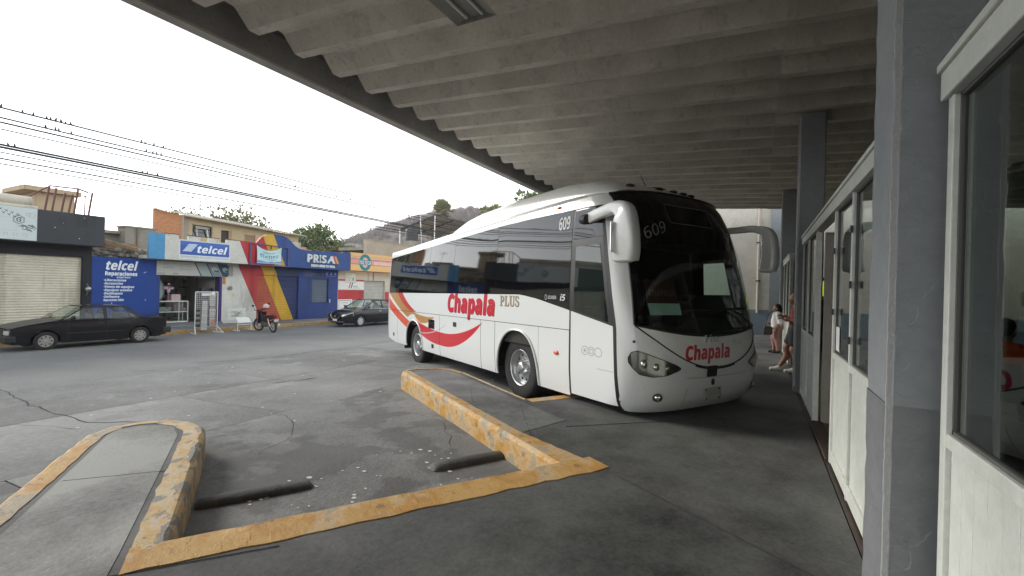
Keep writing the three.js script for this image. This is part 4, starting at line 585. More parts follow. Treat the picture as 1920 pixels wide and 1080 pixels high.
// --- building supplies shop
{
  const t = thing('supplies_shop', 'building supplies shop with peach striped sign parapet and red bands', 'building', [0, 0, 0]);
  part(t, 'parapet', uvm(box(PX - 0.12, PX, 2.5, 3.7, -29, -21.72)), MB.peach);
  printed(t, 'signboard', -21.72, -25.6, 2.5, 3.68, PX + 0.008, 1024, 312, (c, w, h) => {
    c.fillStyle = '#e3b678'; c.fillRect(0, 0, w, h); c.fillStyle = '#deb492'; c.fillRect(0, 62, w, 70); c.fillStyle = '#dd9a8c'; c.fillRect(0, 105, w, 86); c.fillStyle = '#7d4a86'; c.fillRect(0, 96, w, 9); c.fillRect(0, 188, w, 9); c.fillStyle = '#a0633c'; c.fillRect(0, 56, w, 4);
    c.fillStyle = '#1f7f86'; c.beginPath(); c.ellipse(330, 156, 142, 148, 0, 0, 7); c.fill(); c.fillStyle = '#e6a99c'; c.beginPath(); c.ellipse(330, 156, 72, 92, 0, 0, 7); c.fill(); c.fillStyle = '#1f7f86'; c.fillRect(180, 112, 300, 88); fitTxt(c, 'TOLTECA', 188, 190, 284, 92, 'bold', '#e9d7cf'); fitTxt(c, 'MATERIALES', 540, 190, 440, 84, 'bold italic', '#f0d9cf'); fitTxt(c, 'Cemento', 30, 86, 110, 30, 'italic', '#a86a4a');
  });
  part(t, 'wall', uvm(facade(rect(-21.44, -29, SW - 0.2, 2.5), FX, 0.3, [rect(-23.72, -25.75, SW - 0.1, 1.88)])), MB.offwhite);
  part(t, 'red_band', box(FX, FX + 0.006, 0.55, 1.22, -23.7, -21.46), MB.red); part(t, 'red_band', box(FX, FX + 0.006, 1.83, 1.93, -23.7, -21.46), MB.red); part(t, 'red_band', box(FX, FX + 0.006, 0.2, 1.1, -29, -25.78), MB.red);
  part(t, 'roller_door', shutter(() => -23.72, () => -25.75, SW, 1.88, FX - 0.14), paint(0.55, 0.54, 0.5, 0.6)); part(t, 'door_track', uvm(box(FX - 0.1, FX - 0.02, 1.86, 1.9, -25.75, -23.72)), M.darkSteel);
  part(t, 'roof_edge', uvm(merge([bar([PX, 2.49, -21.75], [PX, 2.49, -29], 0.06)])), MB.rust);
  printed(t, 'logo_board', -21.47, -23.68, 1.26, 1.8, FX + 0.01, 768, 190, (c, w, h) => { c.fillStyle = '#e2e1dc'; c.fillRect(0, 0, w, h); for (const [x, k] of [[280, '#c54a44'], [345, '#3c3f48']]) { c.fillStyle = k; c.beginPath(); c.moveTo(x + 60, 30); c.lineTo(x + 90, 30); c.lineTo(x + 40, 165); c.lineTo(x + 10, 165); c.fill(); } fitTxt(c, 'CEMEX', 420, 130, 160, 40, 'bold', '#6b6d72'); fitTxt(c, 'CONSTRURAMA', 420, 166, 230, 30, '', '#8a8c90'); });
  printed(t, 'notice_board', -21.47, -22.65, -0.4, 0.6, FX + 0.01, 400, 340, (c, w, h) => { c.fillStyle = '#e4e4df'; c.fillRect(0, 0, w, h); c.strokeStyle = '#4c4f52'; c.lineWidth = 9; c.beginPath(); c.moveTo(30, h); c.lineTo(30, 26); c.lineTo(w - 40, 26); c.lineTo(w - 40, h); c.stroke(); c.lineWidth = 5; c.beginPath(); c.ellipse(190, 150, 120, 80, 0, 0.2, 2.9); c.stroke(); fitTxt(c, 'CAL TOLTECA', 100, 84, 180, 26, 'bold', '#5c5f62'); c.fillStyle = '#3d4043'; c.fillRect(155, 130, 70, 16); fitTxt(c, 'PEÑA', 120, 230, 150, 56, 'bold', '#55585b'); });
  printed(t, 'price_board', -22.0, -22.95, 1.72, 2.4, FX + 0.02, 300, 220, (c, w, h) => { c.fillStyle = '#cfd6cc'; c.fillRect(0, 0, w, h); c.strokeStyle = '#8b988c'; c.lineWidth = 6; c.strokeRect(4, 4, w - 8, h - 8); c.fillStyle = '#8a928a'; for (let i = 0; i < 5; i++) c.fillRect(20, 40 + i * 32, 150, 6); c.fillStyle = '#4e5f54'; c.fillRect(205, 110, 26, 70); });
  part(t, 'conduit', rod([FX + 0.02, 1.9, -24.55], [FX + 0.02, 2.5, -24.55], 0.02), M.darkSteel); part(t, 'roof_slab', uvm(box(-31, FX - 0.1, 2.5, 2.7, -29, -21.75)), MB.cement);
}
// --- behind: orange and cream upper house
{
  const t = thing('upper_house', 'cream and orange upper house with sloping corrugated roof behind the shops', 'building', [-28, 2.3, -14.1]);
  part(t, 'wall', uvm(facade([[0, 0], [-7.2, 0], [-7.2, 2.55], [0, 2.85]], 0, 0.2, [rect(-0.42, -1.5, 1.75, 2.42), rect(-2.0, -2.6, 1.55, 2.3), rect(-3.42, -4.12, 1.5, 2.2)])), paint(0.60, 0.49, 0.31, 0.9));
  const brick = [paint(0.60, 0.27, 0.12, 0.9), paint(0.55, 0.25, 0.11, 0.9), paint(0.64, 0.31, 0.15, 0.9)];
  const r = rng(88), sideTop = (x) => 2.85 - x * 0.19; // side wall facing +z, x from 0 to -3.4
  part(t, 'side_wall', uvm(new THREE.ExtrudeGeometry(poly([[-0.2, 0], [-0.2, 2.85], [-3.4, 3.45], [-3.4, 0]]), { depth: 0.18, bevelEnabled: false }).translate(0, 0, -0.2)), brick[0]);
  const bg = box(-0.135, 0.135, 0, 0.062, -0.006, 0.012); for (let j = 0; j < 42; j++) { const y = 1.35 + j * 0.075; for (let i = 0; i < 11; i++) { const x = -0.35 - i * 0.285 - (j % 2) * 0.14; if (y > sideTop(x) - 0.05 || x < -3.25) continue; if (r() < 0.04) continue; const m = part(t, 'brick', bg, brick[(r() * 3) | 0]); m.position.set(x, y, -0.02 + 0.006 * r()); } }
  part(t, 'corner_post', uvm(box(-0.22, 0.02, 0, 2.85, -0.24, 0.02)), paint(0.42, 0.36, 0.28, 0.9));
  const rf = part(t, 'roof', flat(grid(90, 2, (s, u) => { const z = lerp(0.25, -7.5, s), x = lerp(0.5, -3.7, u); return [x, lerp(2.92, 2.62, s) - x * 0.17 + 0.03 * Math.sin(z * 36), z]; }, (p) => [p[2], p[0]])), MB.tinRoof); part(rf, 'roof_edge', flat(grid(90, 1, (s, u) => { const z = lerp(0.25, -7.5, s); return [0.5, lerp(2.92, 2.62, s) - 0.085 + 0.03 * Math.sin(z * 36) - 0.06 * u, z]; })), MB.tinRoof);
  const w1 = part(t, 'window', box(-0.16, -0.12, 1.75, 2.42, -1.5, -0.42), M.tint); part(w1, 'frame', [box(-0.12, 0.01, 2.22, 2.36, -1.2, -0.6)], paint(0.4, 0.42, 0.4)); part(w1, 'mullion', [bar([-0.05, 1.78, -0.72], [0.05, 2.18, -0.62], 0.04)], M.whitePlain); part(w1, 'mullion', [bar([-0.05, 1.72, -1.3], [0.05, 2.2, -1.18], 0.05)], M.whitePlain);
  const w2 = part(t, 'window', box(-0.19, -0.15, 1.55, 2.3, -2.6, -2.0), plain(0.06, 0.055, 0.05, 0.8)); part(w2, 'reveal', uvm(box(-0.15, -0.05, 1.55, 2.3, -2.6, -2.5)), MB.tan); part(t, 'boarded_window', uvm(box(-0.12, -0.06, 1.5, 2.2, -4.12, -3.42)), MB.brownWood);
}

// ---------------------------------------------------------------- rooftops, hill, trees
{
  const t = thing('tan_wall', 'tall plain tan wall behind the supplies shop', 'building', [-30, 0, -29.6]);
  part(t, 'wall', uvm(box(-0.4, 0, 0, 5.45, -16, 0)), paint(0.50, 0.42, 0.33, 0.95)); part(t, 'roof_slab', uvm(box(-8, -0.4, 5.0, 5.3, -16, -4)), MB.cement); part(t, 'coping', uvm(box(-0.44, 0.04, 5.45, 5.55, -16, 0.04)), paint(0.42, 0.36, 0.3, 0.95));
  const k = thing('water_tank', 'round black plastic water tank on the tan rooftop', 'tank', [-32, 5.9, -37.8]);
  part(k, 'body', new THREE.LatheGeometry([[0, 0], [0.62, 0], [0.66, 0.05], [0.66, 0.35], [0.64, 0.38], [0.66, 0.42], [0.66, 0.78], [0.64, 0.82], [0.66, 0.86], [0.66, 1.15], [0.55, 1.28], [0.25, 1.36], [0, 1.36]].map(([a, b]) => new THREE.Vector2(a, b)), 24).translate(0, 0.35, 0), plain(0.035, 0.035, 0.04, 0.55)); part(k, 'stand', uvm(box(-0.6, 0.6, -0.5, 0.35, -0.6, 0.6)), MB.cement);
  const c = thing('roof_shelter', 'open steel framed shelter with corrugated sheet on the tan rooftop', 'shelter', [-34, 5.55, -45]);
  part(c, 'sheet', flat(grid(60, 2, (s, u) => [lerp(-3, 2.2, u), lerp(2.6, 4.0, u) + 0.03 * Math.sin(s * 150), lerp(3.6, -4.2, s)], (p) => [p[0], p[2]])), MB.tinRoof);
  for (const [x, z] of [[2.1, 3.5], [2.1, -4.1], [-2.9, 3.5], [-2.9, -4.1]]) part(c, 'post', rod([x, -0.05, z], [x, lerp(2.6, 4.0, (x + 3) / 5.2), z], 0.06), M.steel);
  for (let i = 0; i < 5; i++) part(c, 'purlin', bar([lerp(-2.8, 2.1, i / 4), lerp(2.55, 3.93, i / 4), 3.6], [lerp(-2.8, 2.1, i / 4), lerp(2.55, 3.93, i / 4), -4.2], 0.1), M.darkSteel);
  part(c, 'rafter', bar([-3, 2.5, 0], [2.2, 3.86, 0], 0.12), M.darkSteel); part(c, 'rafter', bar([-3, 2.5, 3.4], [2.2, 3.86, 3.4], 0.12), M.darkSteel);
  const p = thing('roof_mast', 'thin grey mast leaning beside the black water tank', 'mast', [-31, 5.55, -38.2]); part(p, 'pole', rod([0, 0, 0], [0, 3.6, 0.35], 0.05), M.steel);
  const cap = thing('white_cistern', 'white rounded cistern among rooftop clutter behind the arched parapet', 'tank', [-28.5, 3.2, -20.4]);
  part(cap, 'body', new THREE.LatheGeometry([[0, 0], [0.52, 0], [0.56, 0.1], [0.5, 0.55], [0.32, 0.75], [0, 0.82]].map(([a, b]) => new THREE.Vector2(a, b)), 18).translate(0, 0.85, 0), MB.offwhite); part(cap, 'stand', uvm(merge([box(-0.5, 0.5, 0, 0.85, -0.55, -0.42), box(-0.5, 0.5, 0, 0.85, 0.42, 0.55), box(-0.5, 0.5, 0.75, 0.85, -0.55, 0.55)])), MB.offwhite);
  const cb = thing('roof_advert', 'small pink and white board on the roof behind the arched parapet', 'sign', [-24.6, 2.7, -18.9]); part(cb, 'white_panel', box(-0.05, 0, 0.3, 1.35, -0.0, 0.75), MB.offwhite); part(cb, 'pink_panel', box(-0.05, 0.004, 0.2, 1.1, -0.42, 0), MB.pink); part(cb, 'post', rod([-0.06, 0, 0.5], [-0.06, 1.4, 0.5], 0.03), M.darkSteel);
  const rb = thing('roof_debris', 'heap of brown tarpaulin and scrap along the paint shop roof', 'debris', [-24.2, 3.3, -20.0]);
  const r = rng(64); for (let i = 0; i < 7; i++) part(rb, 'scrap', uvm(merge([rbox(-0.25, 0.25, -0.6, 0.25 + 0.12 * r(), -0.3, 0.3, 0.08)])).translate(-0.2, 0, 0.9 - i * 0.42), [MB.brownWood, MB.tan, MB.rust][i % 3]);
}
// leafy crowns: many small leaf cards on twigs, spread in clumps through the crown's volume
const leafM = (r, g, b) => new THREE.MeshPhysicalMaterial({ color: lin(r, g, b), roughness: 0.75, transmission: 0.25, thickness: 0, side: THREE.DoubleSide });
const LM = { green: leafM(0.12, 0.165, 0.045), dark: leafM(0.09, 0.13, 0.04), olive: leafM(0.185, 0.18, 0.085), lime: leafM(0.17, 0.2, 0.035), palm: leafM(0.26, 0.27, 0.11), dry: leafM(0.22, 0.18, 0.10) };
const bark = paint(0.16, 0.13, 0.1, 0.95);
function leaves(seed, clumps, per, size) { // clumps: [x,y,z,r]
  const q = rng(seed), pos = [], nor = [];
  for (const [cx, cy, cz, cr] of clumps) for (let i = 0; i < per; i++) {
    const u = q() * 2 - 1, a = q() * 6.283, rr = cr * Math.pow(0.25 + 0.75 * q(), 0.6), k = Math.sqrt(1 - u * u), n = V(Math.cos(a) * k, u, Math.sin(a) * k), p = V(cx, cy, cz).addScaledVector(n, rr * (0.8 + 0.4 * q()));
    const d = V(q() - 0.5, q() - 0.7, q() - 0.5).add(n.clone().multiplyScalar(0.6)).normalize(), side = V(q() - 0.5, q() - 0.5, q() - 0.5).cross(d).normalize(), s = size * (0.6 + 0.8 * q()), nn = side.clone().cross(d).normalize(), bend = nn.clone().multiplyScalar(s * 0.12);
    const a0 = p, b0 = p.clone().addScaledVector(d, s * 0.5).addScaledVector(side, s * 0.28).add(bend), c0 = p.clone().addScaledVector(d, s), d0 = p.clone().addScaledVector(d, s * 0.5).addScaledVector(side, -s * 0.28).add(bend);
    for (const v of [a0, b0, c0, a0, c0, d0]) { pos.push(v.x, v.y, v.z); nor.push(nn.x, nn.y, nn.z); }
  }
  const g = new THREE.BufferGeometry(); g.setAttribute('position', new THREE.Float32BufferAttribute(pos, 3)); g.setAttribute('normal', new THREE.Float32BufferAttribute(nor, 3)); return flat(g);
}
function tree(name, label, pos, h, spread, crownH, seed, mat, { clumps = 26, per = 90, leaf = 0.35, group = 'trees beyond the roofs' } = {}) {
  const t = thing(name, label, 'tree', pos, 0, group), q = rng(seed), cl = [], limbs = [];
  for (let i = 0; i < clumps; i++) { const a = q() * 6.283, r = Math.sqrt(q()) * spread, y = h - crownH + crownH * (0.15 + 0.8 * q()) * (1 - 0.45 * (r / spread) ** 2); cl.push([Math.cos(a) * r, y, Math.sin(a) * r, spread * (0.16 + 0.2 * q())]); }
  const trunk = [rod([0, -0.2, 0], [0.1, h - crownH * 0.75, 0.05], h * 0.035, h * 0.022, 10)];
  for (let i = 0; i < clumps; i += 2) trunk.push(rod([0.1, h - crownH * (0.72 + 0.2 * q()), 0.05], [cl[i][0] * 0.9, cl[i][1], cl[i][2] * 0.9], h * 0.013, h * 0.004, 5));
  part(t, 'trunk', trunk, bark); part(t, 'crown', leaves(seed + 1, cl, per, leaf), mat); return t;
}
tree('street_tree', 'sparse olive tree behind the cream upper house', [-44, -0.9, -25.2], 9.2, 3.6, 3.2, 401, LM.olive, { clumps: 46, per: 110, leaf: 0.3 });
tree('street_tree', 'bushy dark green tree left of the hill', [-46, -0.9, -37.2], 9.3, 3.6, 6.2, 411, LM.green, { clumps: 56, per: 170, leaf: 0.38 });
tree('street_tree', 'lower green tree hanging over the paint shop roof', [-41, -0.9, -31.2], 7.2, 2.6, 4.6, 417, LM.dark, { clumps: 30, per: 110, leaf: 0.45 });
tree('street_tree', 'pale weeping tree between the paint shop roof and the hill', [-41, -0.9, -36.2], 7.5, 2.4, 5.2, 421, LM.olive, { clumps: 30, per: 110, leaf: 0.5 });
tree('street_tree', 'green leafy tree above the bus roof at the canopy edge', [-29.6, -0.9, -62], 17.0, 3.8, 8, 431, LM.green, { clumps: 40, per: 90, leaf: 0.7 });
tree('street_tree', 'small lime green tree showing over the bus roof', [-40.2, -0.9, -70], 17.0, 3.2, 5, 437, LM.lime, { clumps: 24, per: 80, leaf: 0.6 });
tree('shrub_tree', 'low lime bush at the foot of the hill beside the tan wall', [-40, -0.9, -39.5], 5.9, 2.4, 3.6, 441, LM.lime, { clumps: 18, per: 90, leaf: 0.45 });
{ // fan palm
  const t = thing('fan_palm', 'tall fan palm standing in front of the dry hill', 'palm tree', [-63.4, -0.9, -85]), q = rng(451), H = 21.6;
  part(t, 'trunk', [rod([0, 0, 0], [0.1, H - 1.6, 0], 0.42, 0.28, 12)], bark);
  const frond = (skirt) => { const g = []; const n = skirt ? 46 : 62; for (let i = 0; i < n; i++) { const a = q() * 6.283, el = skirt ? -0.2 - 1.1 * q() : -0.35 + 1.85 * q(), L = skirt ? 2.1 : 2.0 + 0.7 * q(), d = V(Math.cos(a) * Math.cos(el), Math.sin(el), Math.sin(a) * Math.cos(el)), o = V(0.1, H - 1.7 - (skirt ? 0.3 + 1.2 * q() : 0), 0), e = o.clone().addScaledVector(d, L * 0.62), up = V(0, 1, 0), sd = d.clone().cross(Math.abs(d.y) > 0.95 ? V(1, 0, 0) : up).normalize();
      for (let k = -6; k <= 6; k++) { const ang = k * 0.2, dir = d.clone().multiplyScalar(Math.cos(ang)).addScaledVector(sd, Math.sin(ang)), tip = e.clone().addScaledVector(dir, L * 0.52).add(V(0, -0.10 * Math.abs(k) * 0.5 - 0.15, 0)), w = sd.clone().multiplyScalar(0.055); g.push(o.x, o.y, o.z, e.x + w.x, e.y, e.z + w.z, tip.x, tip.y, tip.z, e.x + w.x, e.y + 0.02, e.z + w.z, e.x - w.x, e.y, e.z - w.z, tip.x, tip.y, tip.z); } }
    const b = new THREE.BufferGeometry(); b.setAttribute('position', new THREE.Float32BufferAttribute(g, 3)); b.computeVertexNormals(); return flat(b); };
  part(t, 'crown', frond(false), LM.palm); part(t, 'dead_fronds', frond(true), LM.dry);
}
// dry scrub hill
{
  const hq = new Float32Array(fbmField(256, 4, 7, 701, 0.58)), noise = (x, z) => { const i = ((Math.floor(x * 0.35) % 256) + 256) % 256, j = ((Math.floor(z * 0.35) % 256) + 256) % 256; return hq[j * 256 + i]; };
  const H = (x, z) => { // summit behind the bus, falling towards the left
    const u = x + 262, v = z + 356, a = 0.62, p = u * Math.cos(a) + v * Math.sin(a), s = -u * Math.sin(a) + v * Math.cos(a);
    return -3 + smooth(-125, -200, z) * 66 * Math.exp(-((Math.max(0, -p) / 185) ** 2 + (Math.max(0, p) / 330) ** 2) - (s / 120) ** 2) * 1.0 + (noise(x, z) - 0.5) * 5; };
  const hg = grid(110, 110, (s, t) => { const x = lerp(-560, 60, s), z = lerp(-120, -640, t); return [x, H(x, z), z]; }, (p) => [p[0] * 0.05, p[2] * 0.05]);
  const hill = structure('hill', 'dry grey brown hill with leafless scrub behind the town', 'hill'); part(hill, 'slope', hg, std({ color: lin(0.16, 0.135, 0.125), map: grime, roughness: 1 }));
  const q = rng(733), tw = []; // leafless bushes
  for (let i = 0; i < 26; i++) { const a = q() * 6.283, e = 0.35 + 1.1 * q(), d = V(Math.cos(a) * Math.cos(e), Math.sin(e), Math.sin(a) * Math.cos(e)), L = 1.6 + 1.6 * q(), s = V(-Math.sin(a), 0, Math.cos(a)).multiplyScalar(0.09), b = d.clone().multiplyScalar(L * 0.25); tw.push(b.x - s.x, b.y, b.z - s.z, b.x + s.x, b.y, b.z + s.z, d.x * L, d.y * L, d.z * L); for (let k = 0; k < 3; k++) { const o = d.clone().multiplyScalar(L * (0.45 + 0.2 * k)), f = V(d.x + (q() - 0.5) * 1.2, d.y + (q() - 0.3) * 0.6, d.z + (q() - 0.5) * 1.2).normalize().multiplyScalar(0.8 + 0.5 * q()); tw.push(o.x - s.x * 0.7, o.y, o.z - s.z * 0.7, o.x + s.x * 0.7, o.y, o.z + s.z * 0.7, o.x + f.x, o.y + f.y, o.z + f.z); } }
  const bg = new THREE.BufferGeometry(); bg.setAttribute('position', new THREE.Float32BufferAttribute(tw, 3)); bg.computeVertexNormals();
  const N = 9000, im = new THREE.InstancedMesh(bg, new THREE.MeshStandardMaterial({ color: 0xffffff, roughness: 1, side: THREE.DoubleSide }), N), m = new THREE.Matrix4(), c = new THREE.Color(); let n = 0;
  while (n < N) { const x = lerp(-420, -40, q()), z = lerp(-140, -500, q()); const y = H(x, z); if (y < 1) { if (q() < 0.7) continue; } const s = 0.8 + 1.5 * q() * q(); m.makeRotationY(q() * 6.283).scale(V(s, s * (0.7 + 0.5 * q()), s)).setPosition(x, y - 0.1, z); im.setMatrixAt(n, m); const k = q(); c.setRGB(0.15 + 0.11 * k, 0.125 + 0.095 * k, 0.125 + 0.08 * k); if (q() < 0.06) c.setRGB(0.10, 0.12, 0.05); im.setColorAt(n, c); n++; }
  im.name = 'scrub'; tag(im, 'leafless scrub covering the dry hill', 'scrub', null, 'stuff'); scene.add(im);
}
// ---------------------------------------------------------------- overhead cables and birds
{
  const wireM = plain(0.03, 0.03, 0.034, 0.7), CX = -21.0;
  const rows = [[6.95, 0.019, 'topmost thin cable, crowded with perched birds'], [6.6, 0.018, 'second thin cable from the top, with a few birds'], [6.42, 0.02, 'thick dark cable just under the two bird cables'], [6.28, 0.014, 'hair thin cable below the thick upper cable'], [5.77, 0.024, 'upper cable of the thick middle bundle'], [5.66, 0.026, 'lower cable of the thick middle bundle'], [5.56, 0.014, 'thin cable hanging just under the middle bundle'], [5.34, 0.018, 'upper one of the two lowest cables'], [5.15, 0.014, 'lowest cable over the street']];
  const yAt = (y, z) => y - 0.35 * Math.sin(Math.PI * clamp((16 - z) / 66)) * 0.4 + 0.02;
  rows.forEach(([y, r, l], i) => { const pts = []; for (let k = 0; k <= 20; k++) { const z = lerp(16, -50, k / 20); pts.push([CX + (i % 3) * 0.16, yAt(y, z), z]); } tag(part(scene, 'overhead_cable', tube(pts, r * 1.45, 40, 6), wireM), l + ' over the street', 'cable', 'overhead cables'); });
  for (const z of [16, -50]) { const t = thing('utility_pole', z > 0 ? 'grey concrete utility pole left of the view holding the cables' : 'grey concrete utility pole behind the bus holding the cables', 'pole', [CX + 0.2, lotY(-21) - 0.1, z], 0, 'utility poles'); part(t, 'pole', rod([0, 0, 0], [0, 8.2, 0], 0.16, 0.11, 12), MB.cement); part(t, 'crossarm', uvm(box(-0.7, 0.7, 7.25, 7.37, -0.06, 0.06)), M.darkSteel); }
  const body = merge([new THREE.SphereGeometry(0.062, 10, 8).scale(0.8, 1.25, 0.9).rotateX(0.45).translate(0, 0.06, 0), new THREE.SphereGeometry(0.036, 8, 6).translate(0, 0.145, 0.035), new THREE.ConeGeometry(0.014, 0.045, 6).rotateX(Math.PI / 2).translate(0, 0.145, 0.085), new THREE.ConeGeometry(0.036, 0.15, 6).scale(1, 1, 0.35).rotateX(2.5).translate(0, -0.05, -0.075), rod([0.015, 0.0, 0], [0.015, 0.03, 0], 0.005, 0.005, 4), rod([-0.015, 0.0, 0], [-0.015, 0.03, 0], 0.005, 0.005, 4)]);
  const bm = plain(0.03, 0.03, 0.04, 0.7), q = rng(91); let first = null;
  const put = (row, zs) => zs.forEach((z) => { const [y, r] = rows[row], yy = yAt(y, z) + r; let o; if (!first) { first = o = part(scene, 'perched_bird', body, bm); } else { o = first.clone(); o.name = numbered('perched_bird'); scene.add(o); } tag(o, `dark bird perched on the ${['topmost', 'second', '', '', 'middle bundle'][row]} cable`.replace('middle bundle cable', 'middle cable bundle'), 'bird', `birds on the ${['topmost cable', 'second cable', '', '', 'cable bundle'][row]}`); o.position.set(CX + (row % 3) * 0.16, yy, z); const s = 0.42 + 0.2 * q(); o.scale.set(s, s, s); o.rotation.y = (q() < 0.5 ? 1 : -1) * Math.PI / 2 + (q() - 0.5); });
  put(0, [-5.27, -5.75, -6.0, -6.32, -6.42, -6.55, -6.68, -6.8, -6.93, -9.0, -9.12, -9.42, -9.75]); put(1, [-6.25, -6.5, -6.58, -6.9, -9.1, -9.32, -9.45, -9.6, -15.6, -18.2, -19.2]); put(4, [-5.4, -5.55, -9.0, -9.15, -9.5]);
}

// thin evening haze
scene.fog = new THREE.FogExp2(new THREE.Color().setRGB(0.8, 0.78, 0.78), 0.0006);

// ---------------------------------------------------------------- parked cars
// local axes: +x forward, y up from the road, z sideways
const carWheel = (parent, x, z, r, s, rimCol, holes) => { const w = new THREE.Group(); w.name = 'wheel'; parent.add(w); w.position.set(x, r, s * z); if (s < 0) w.rotation.y = Math.PI;
  part(w, 'tyre', new THREE.LatheGeometry([[r * 0.64, -0.08], [r * 0.72, -0.09], [r * 0.93, -0.088], [r * 0.99, -0.06], [r, 0], [r * 0.99, 0.06], [r * 0.93, 0.088], [r * 0.72, 0.09], [r * 0.64, 0.08]].map(([a, b]) => new THREE.Vector2(a, b)), 32).rotateX(Math.PI / 2), M.rubber);
  const sh = new THREE.Shape(); sh.absarc(0, 0, r * 0.66, 0, Math.PI * 2); for (let k = 0; k < holes; k++) { const a = k * 2 * Math.PI / holes, h = new THREE.Path(); h.absellipse(Math.cos(a) * r * 0.47, Math.sin(a) * r * 0.47, r * 0.115, r * 0.085, 0, Math.PI * 2, false, a); sh.holes.push(h); }
  const rim = part(w, 'rim', [new THREE.ExtrudeGeometry(sh, { depth: 0.02, bevelEnabled: true, bevelSize: 0.004, bevelThickness: 0.004, bevelSegments: 1, curveSegments: 18 }).translate(0, 0, 0.05)], rimCol); part(w, 'brake_drum', new THREE.CylinderGeometry(r * 0.62, r * 0.62, 0.08, 22).rotateX(Math.PI / 2), M.black); part(w, 'hub_cap', new THREE.SphereGeometry(r * 0.16, 12, 8).scale(1, 1, 0.5).translate(0, 0, 0.075), rimCol); };
function sedan(o) {
  const t = thing('parked_car', o.label, 'car', o.pos, o.turn, 'cars parked along the kerb');
  const col = new THREE.MeshPhysicalMaterial({ color: lin(...o.color), roughness: 0.16, ior: 1.4 }), trim = plain(0.02, 0.02, 0.022, 0.6);
  const { W, xF, xR, wx, wr } = o, top = (x) => pl(o.deck, x), nose = o.nose;
  const plan = (x) => W * (1 - o.taper * Math.pow(clamp((Math.abs(x) - 1.0) / 1.25), 2.2)), tuck = (y, yt) => 1 - 0.035 * Math.pow(clamp((0.5 - y) / 0.3), 2) - 0.05 * Math.pow(clamp((y - 0.62) / 0.4), 2);
  const arch = (x) => { let b = 0.2; for (const c of [wx[0], wx[1]]) { const R = wr + 0.07, d = Math.abs(x - c) / R; if (d < 1) b = Math.max(b, wr + Math.sqrt(1 - d * d) * R * 0.98); } return b; };
  const yb = (x) => Math.max(arch(x), 0.2 + 0.07 * smooth(1.7, 2.1, Math.abs(x)));
  const xs = []; const R = wr + 0.07; const seg = (a, b, n) => { for (let i = 0; i < n; i++) xs.push(lerp(a, b, i / n)); }, as = (c) => { for (let i = 0; i < 22; i++) xs.push(c - R * Math.cos(Math.PI * i / 22)); };
  seg(xR, wx[1] - R, 8); as(wx[1]); seg(wx[1] + R, wx[0] - R, 20); as(wx[0]); seg(wx[0] + R, xF, 8); xs.push(xF);
  const N = xs.length - 1, sidePt = (x, y) => [x, y, plan(x) * tuck(y, top(x))];
  for (const s of [1, -1]) part(t, 'side_panel', grid(N, 10, (u, v) => { const x = xs[Math.round((s > 0 ? u : 1 - u) * N)], yt = top(x) - 0.03, y = lerp(yb(x), Math.max(yb(x) + 0.01, yt), v); const p = sidePt(x, y); return [p[0], p[1], s * p[2]]; }), col);
  part(t, 'deck', grid(N, 16, (u, v) => { const x = xs[Math.round(u * N)], e = lerp(1, -1, v), w = plan(x) * tuck(top(x) - 0.03), a = Math.abs(e); return [x, top(x) - 0.03 * Math.pow(a, 6) + 0.025 * (1 - e * e), e * w]; }), col);
  const endFace = (x, d, bul) => grid(16, 8, (u, v) => { const e = lerp(d, -d, u), y = lerp(0.26, top(x) - 0.005, v), w = plan(x) * tuck(y); return [x + d * bul * (1 - Math.pow(Math.abs(e), 2.5)) * (1 - 0.5 * Math.pow(v, 3)), y, e * w]; });
  const fb = part(t, 'front_panel', endFace(xF, 1, o.bulge), col), rb = part(t, 'rear_panel', endFace(xR, -1, 0.05), col);
  part(t, 'underbody', box(xR + 0.1, xF - 0.1, 0.2, 0.45, -W + 0.22, W - 0.22), M.black); part(t, 'cabin_floor', box(-1.5, 1.2, 0.4, 0.44, -W + 0.1, W - 0.1), M.black);
  for (const c of wx) part(t, 'wheel_well', [1, -1].map((s) => grid(12, 1, (u, v) => [c - R * Math.cos(Math.PI * u), wr + R * Math.sin(Math.PI * u), s * lerp(W - 0.02, W - 0.3, v)])), M.black);
  for (const c of wx) for (const s of [1, -1]) carWheel(t, c, W - 0.09, wr, s, o.rim, o.holes);
  // greenhouse
  const { belt, roof, a0, a1, b0, b1 } = o, k = (y) => (y - belt) / (roof - belt), XA = (y) => lerp(a0, a1, k(y)), XB = (y) => lerp(b0, b1, k(y)), Gw = (y) => lerp(W * 0.905, W * 0.70, Math.pow(k(y), 1.3));
  const G = (xl, xr, y0, y1, s, off = 0, nx = 4, ny = 6) => grid(nx, ny, (u, v) => { const y = lerp(y0, y1, v), x = lerp(xl(y), xr(y), s > 0 ? u : 1 - u); return [x, y, s * (Gw(y) + off)]; });
  const yr = roof - 0.07, gl = o.glass || M.greyGlass;
  for (const s of [1, -1]) {
    const P = o.pillars; // x at belt / roof fractions, from rear to front: quarter | rear door | front door
    part(t, 'pillar', [G((y) => XB(y), (y) => XB(y) + P.c, belt, yr, s), G(() => P.b - 0.05, () => P.b + 0.05, belt, yr, s), G((y) => XA(y) - P.a, (y) => XA(y), belt, yr, s), G((y) => XB(y), (y) => XA(y), yr, roof - 0.015, s, 0, 16)], col);
    part(t, 'front_window', G(() => P.b + 0.05, (y) => XA(y) - P.a, belt, yr, s, -0.012), gl); part(t, 'rear_window', G((y) => XB(y) + P.c, () => P.b - 0.05, belt, yr, s, -0.012), gl);
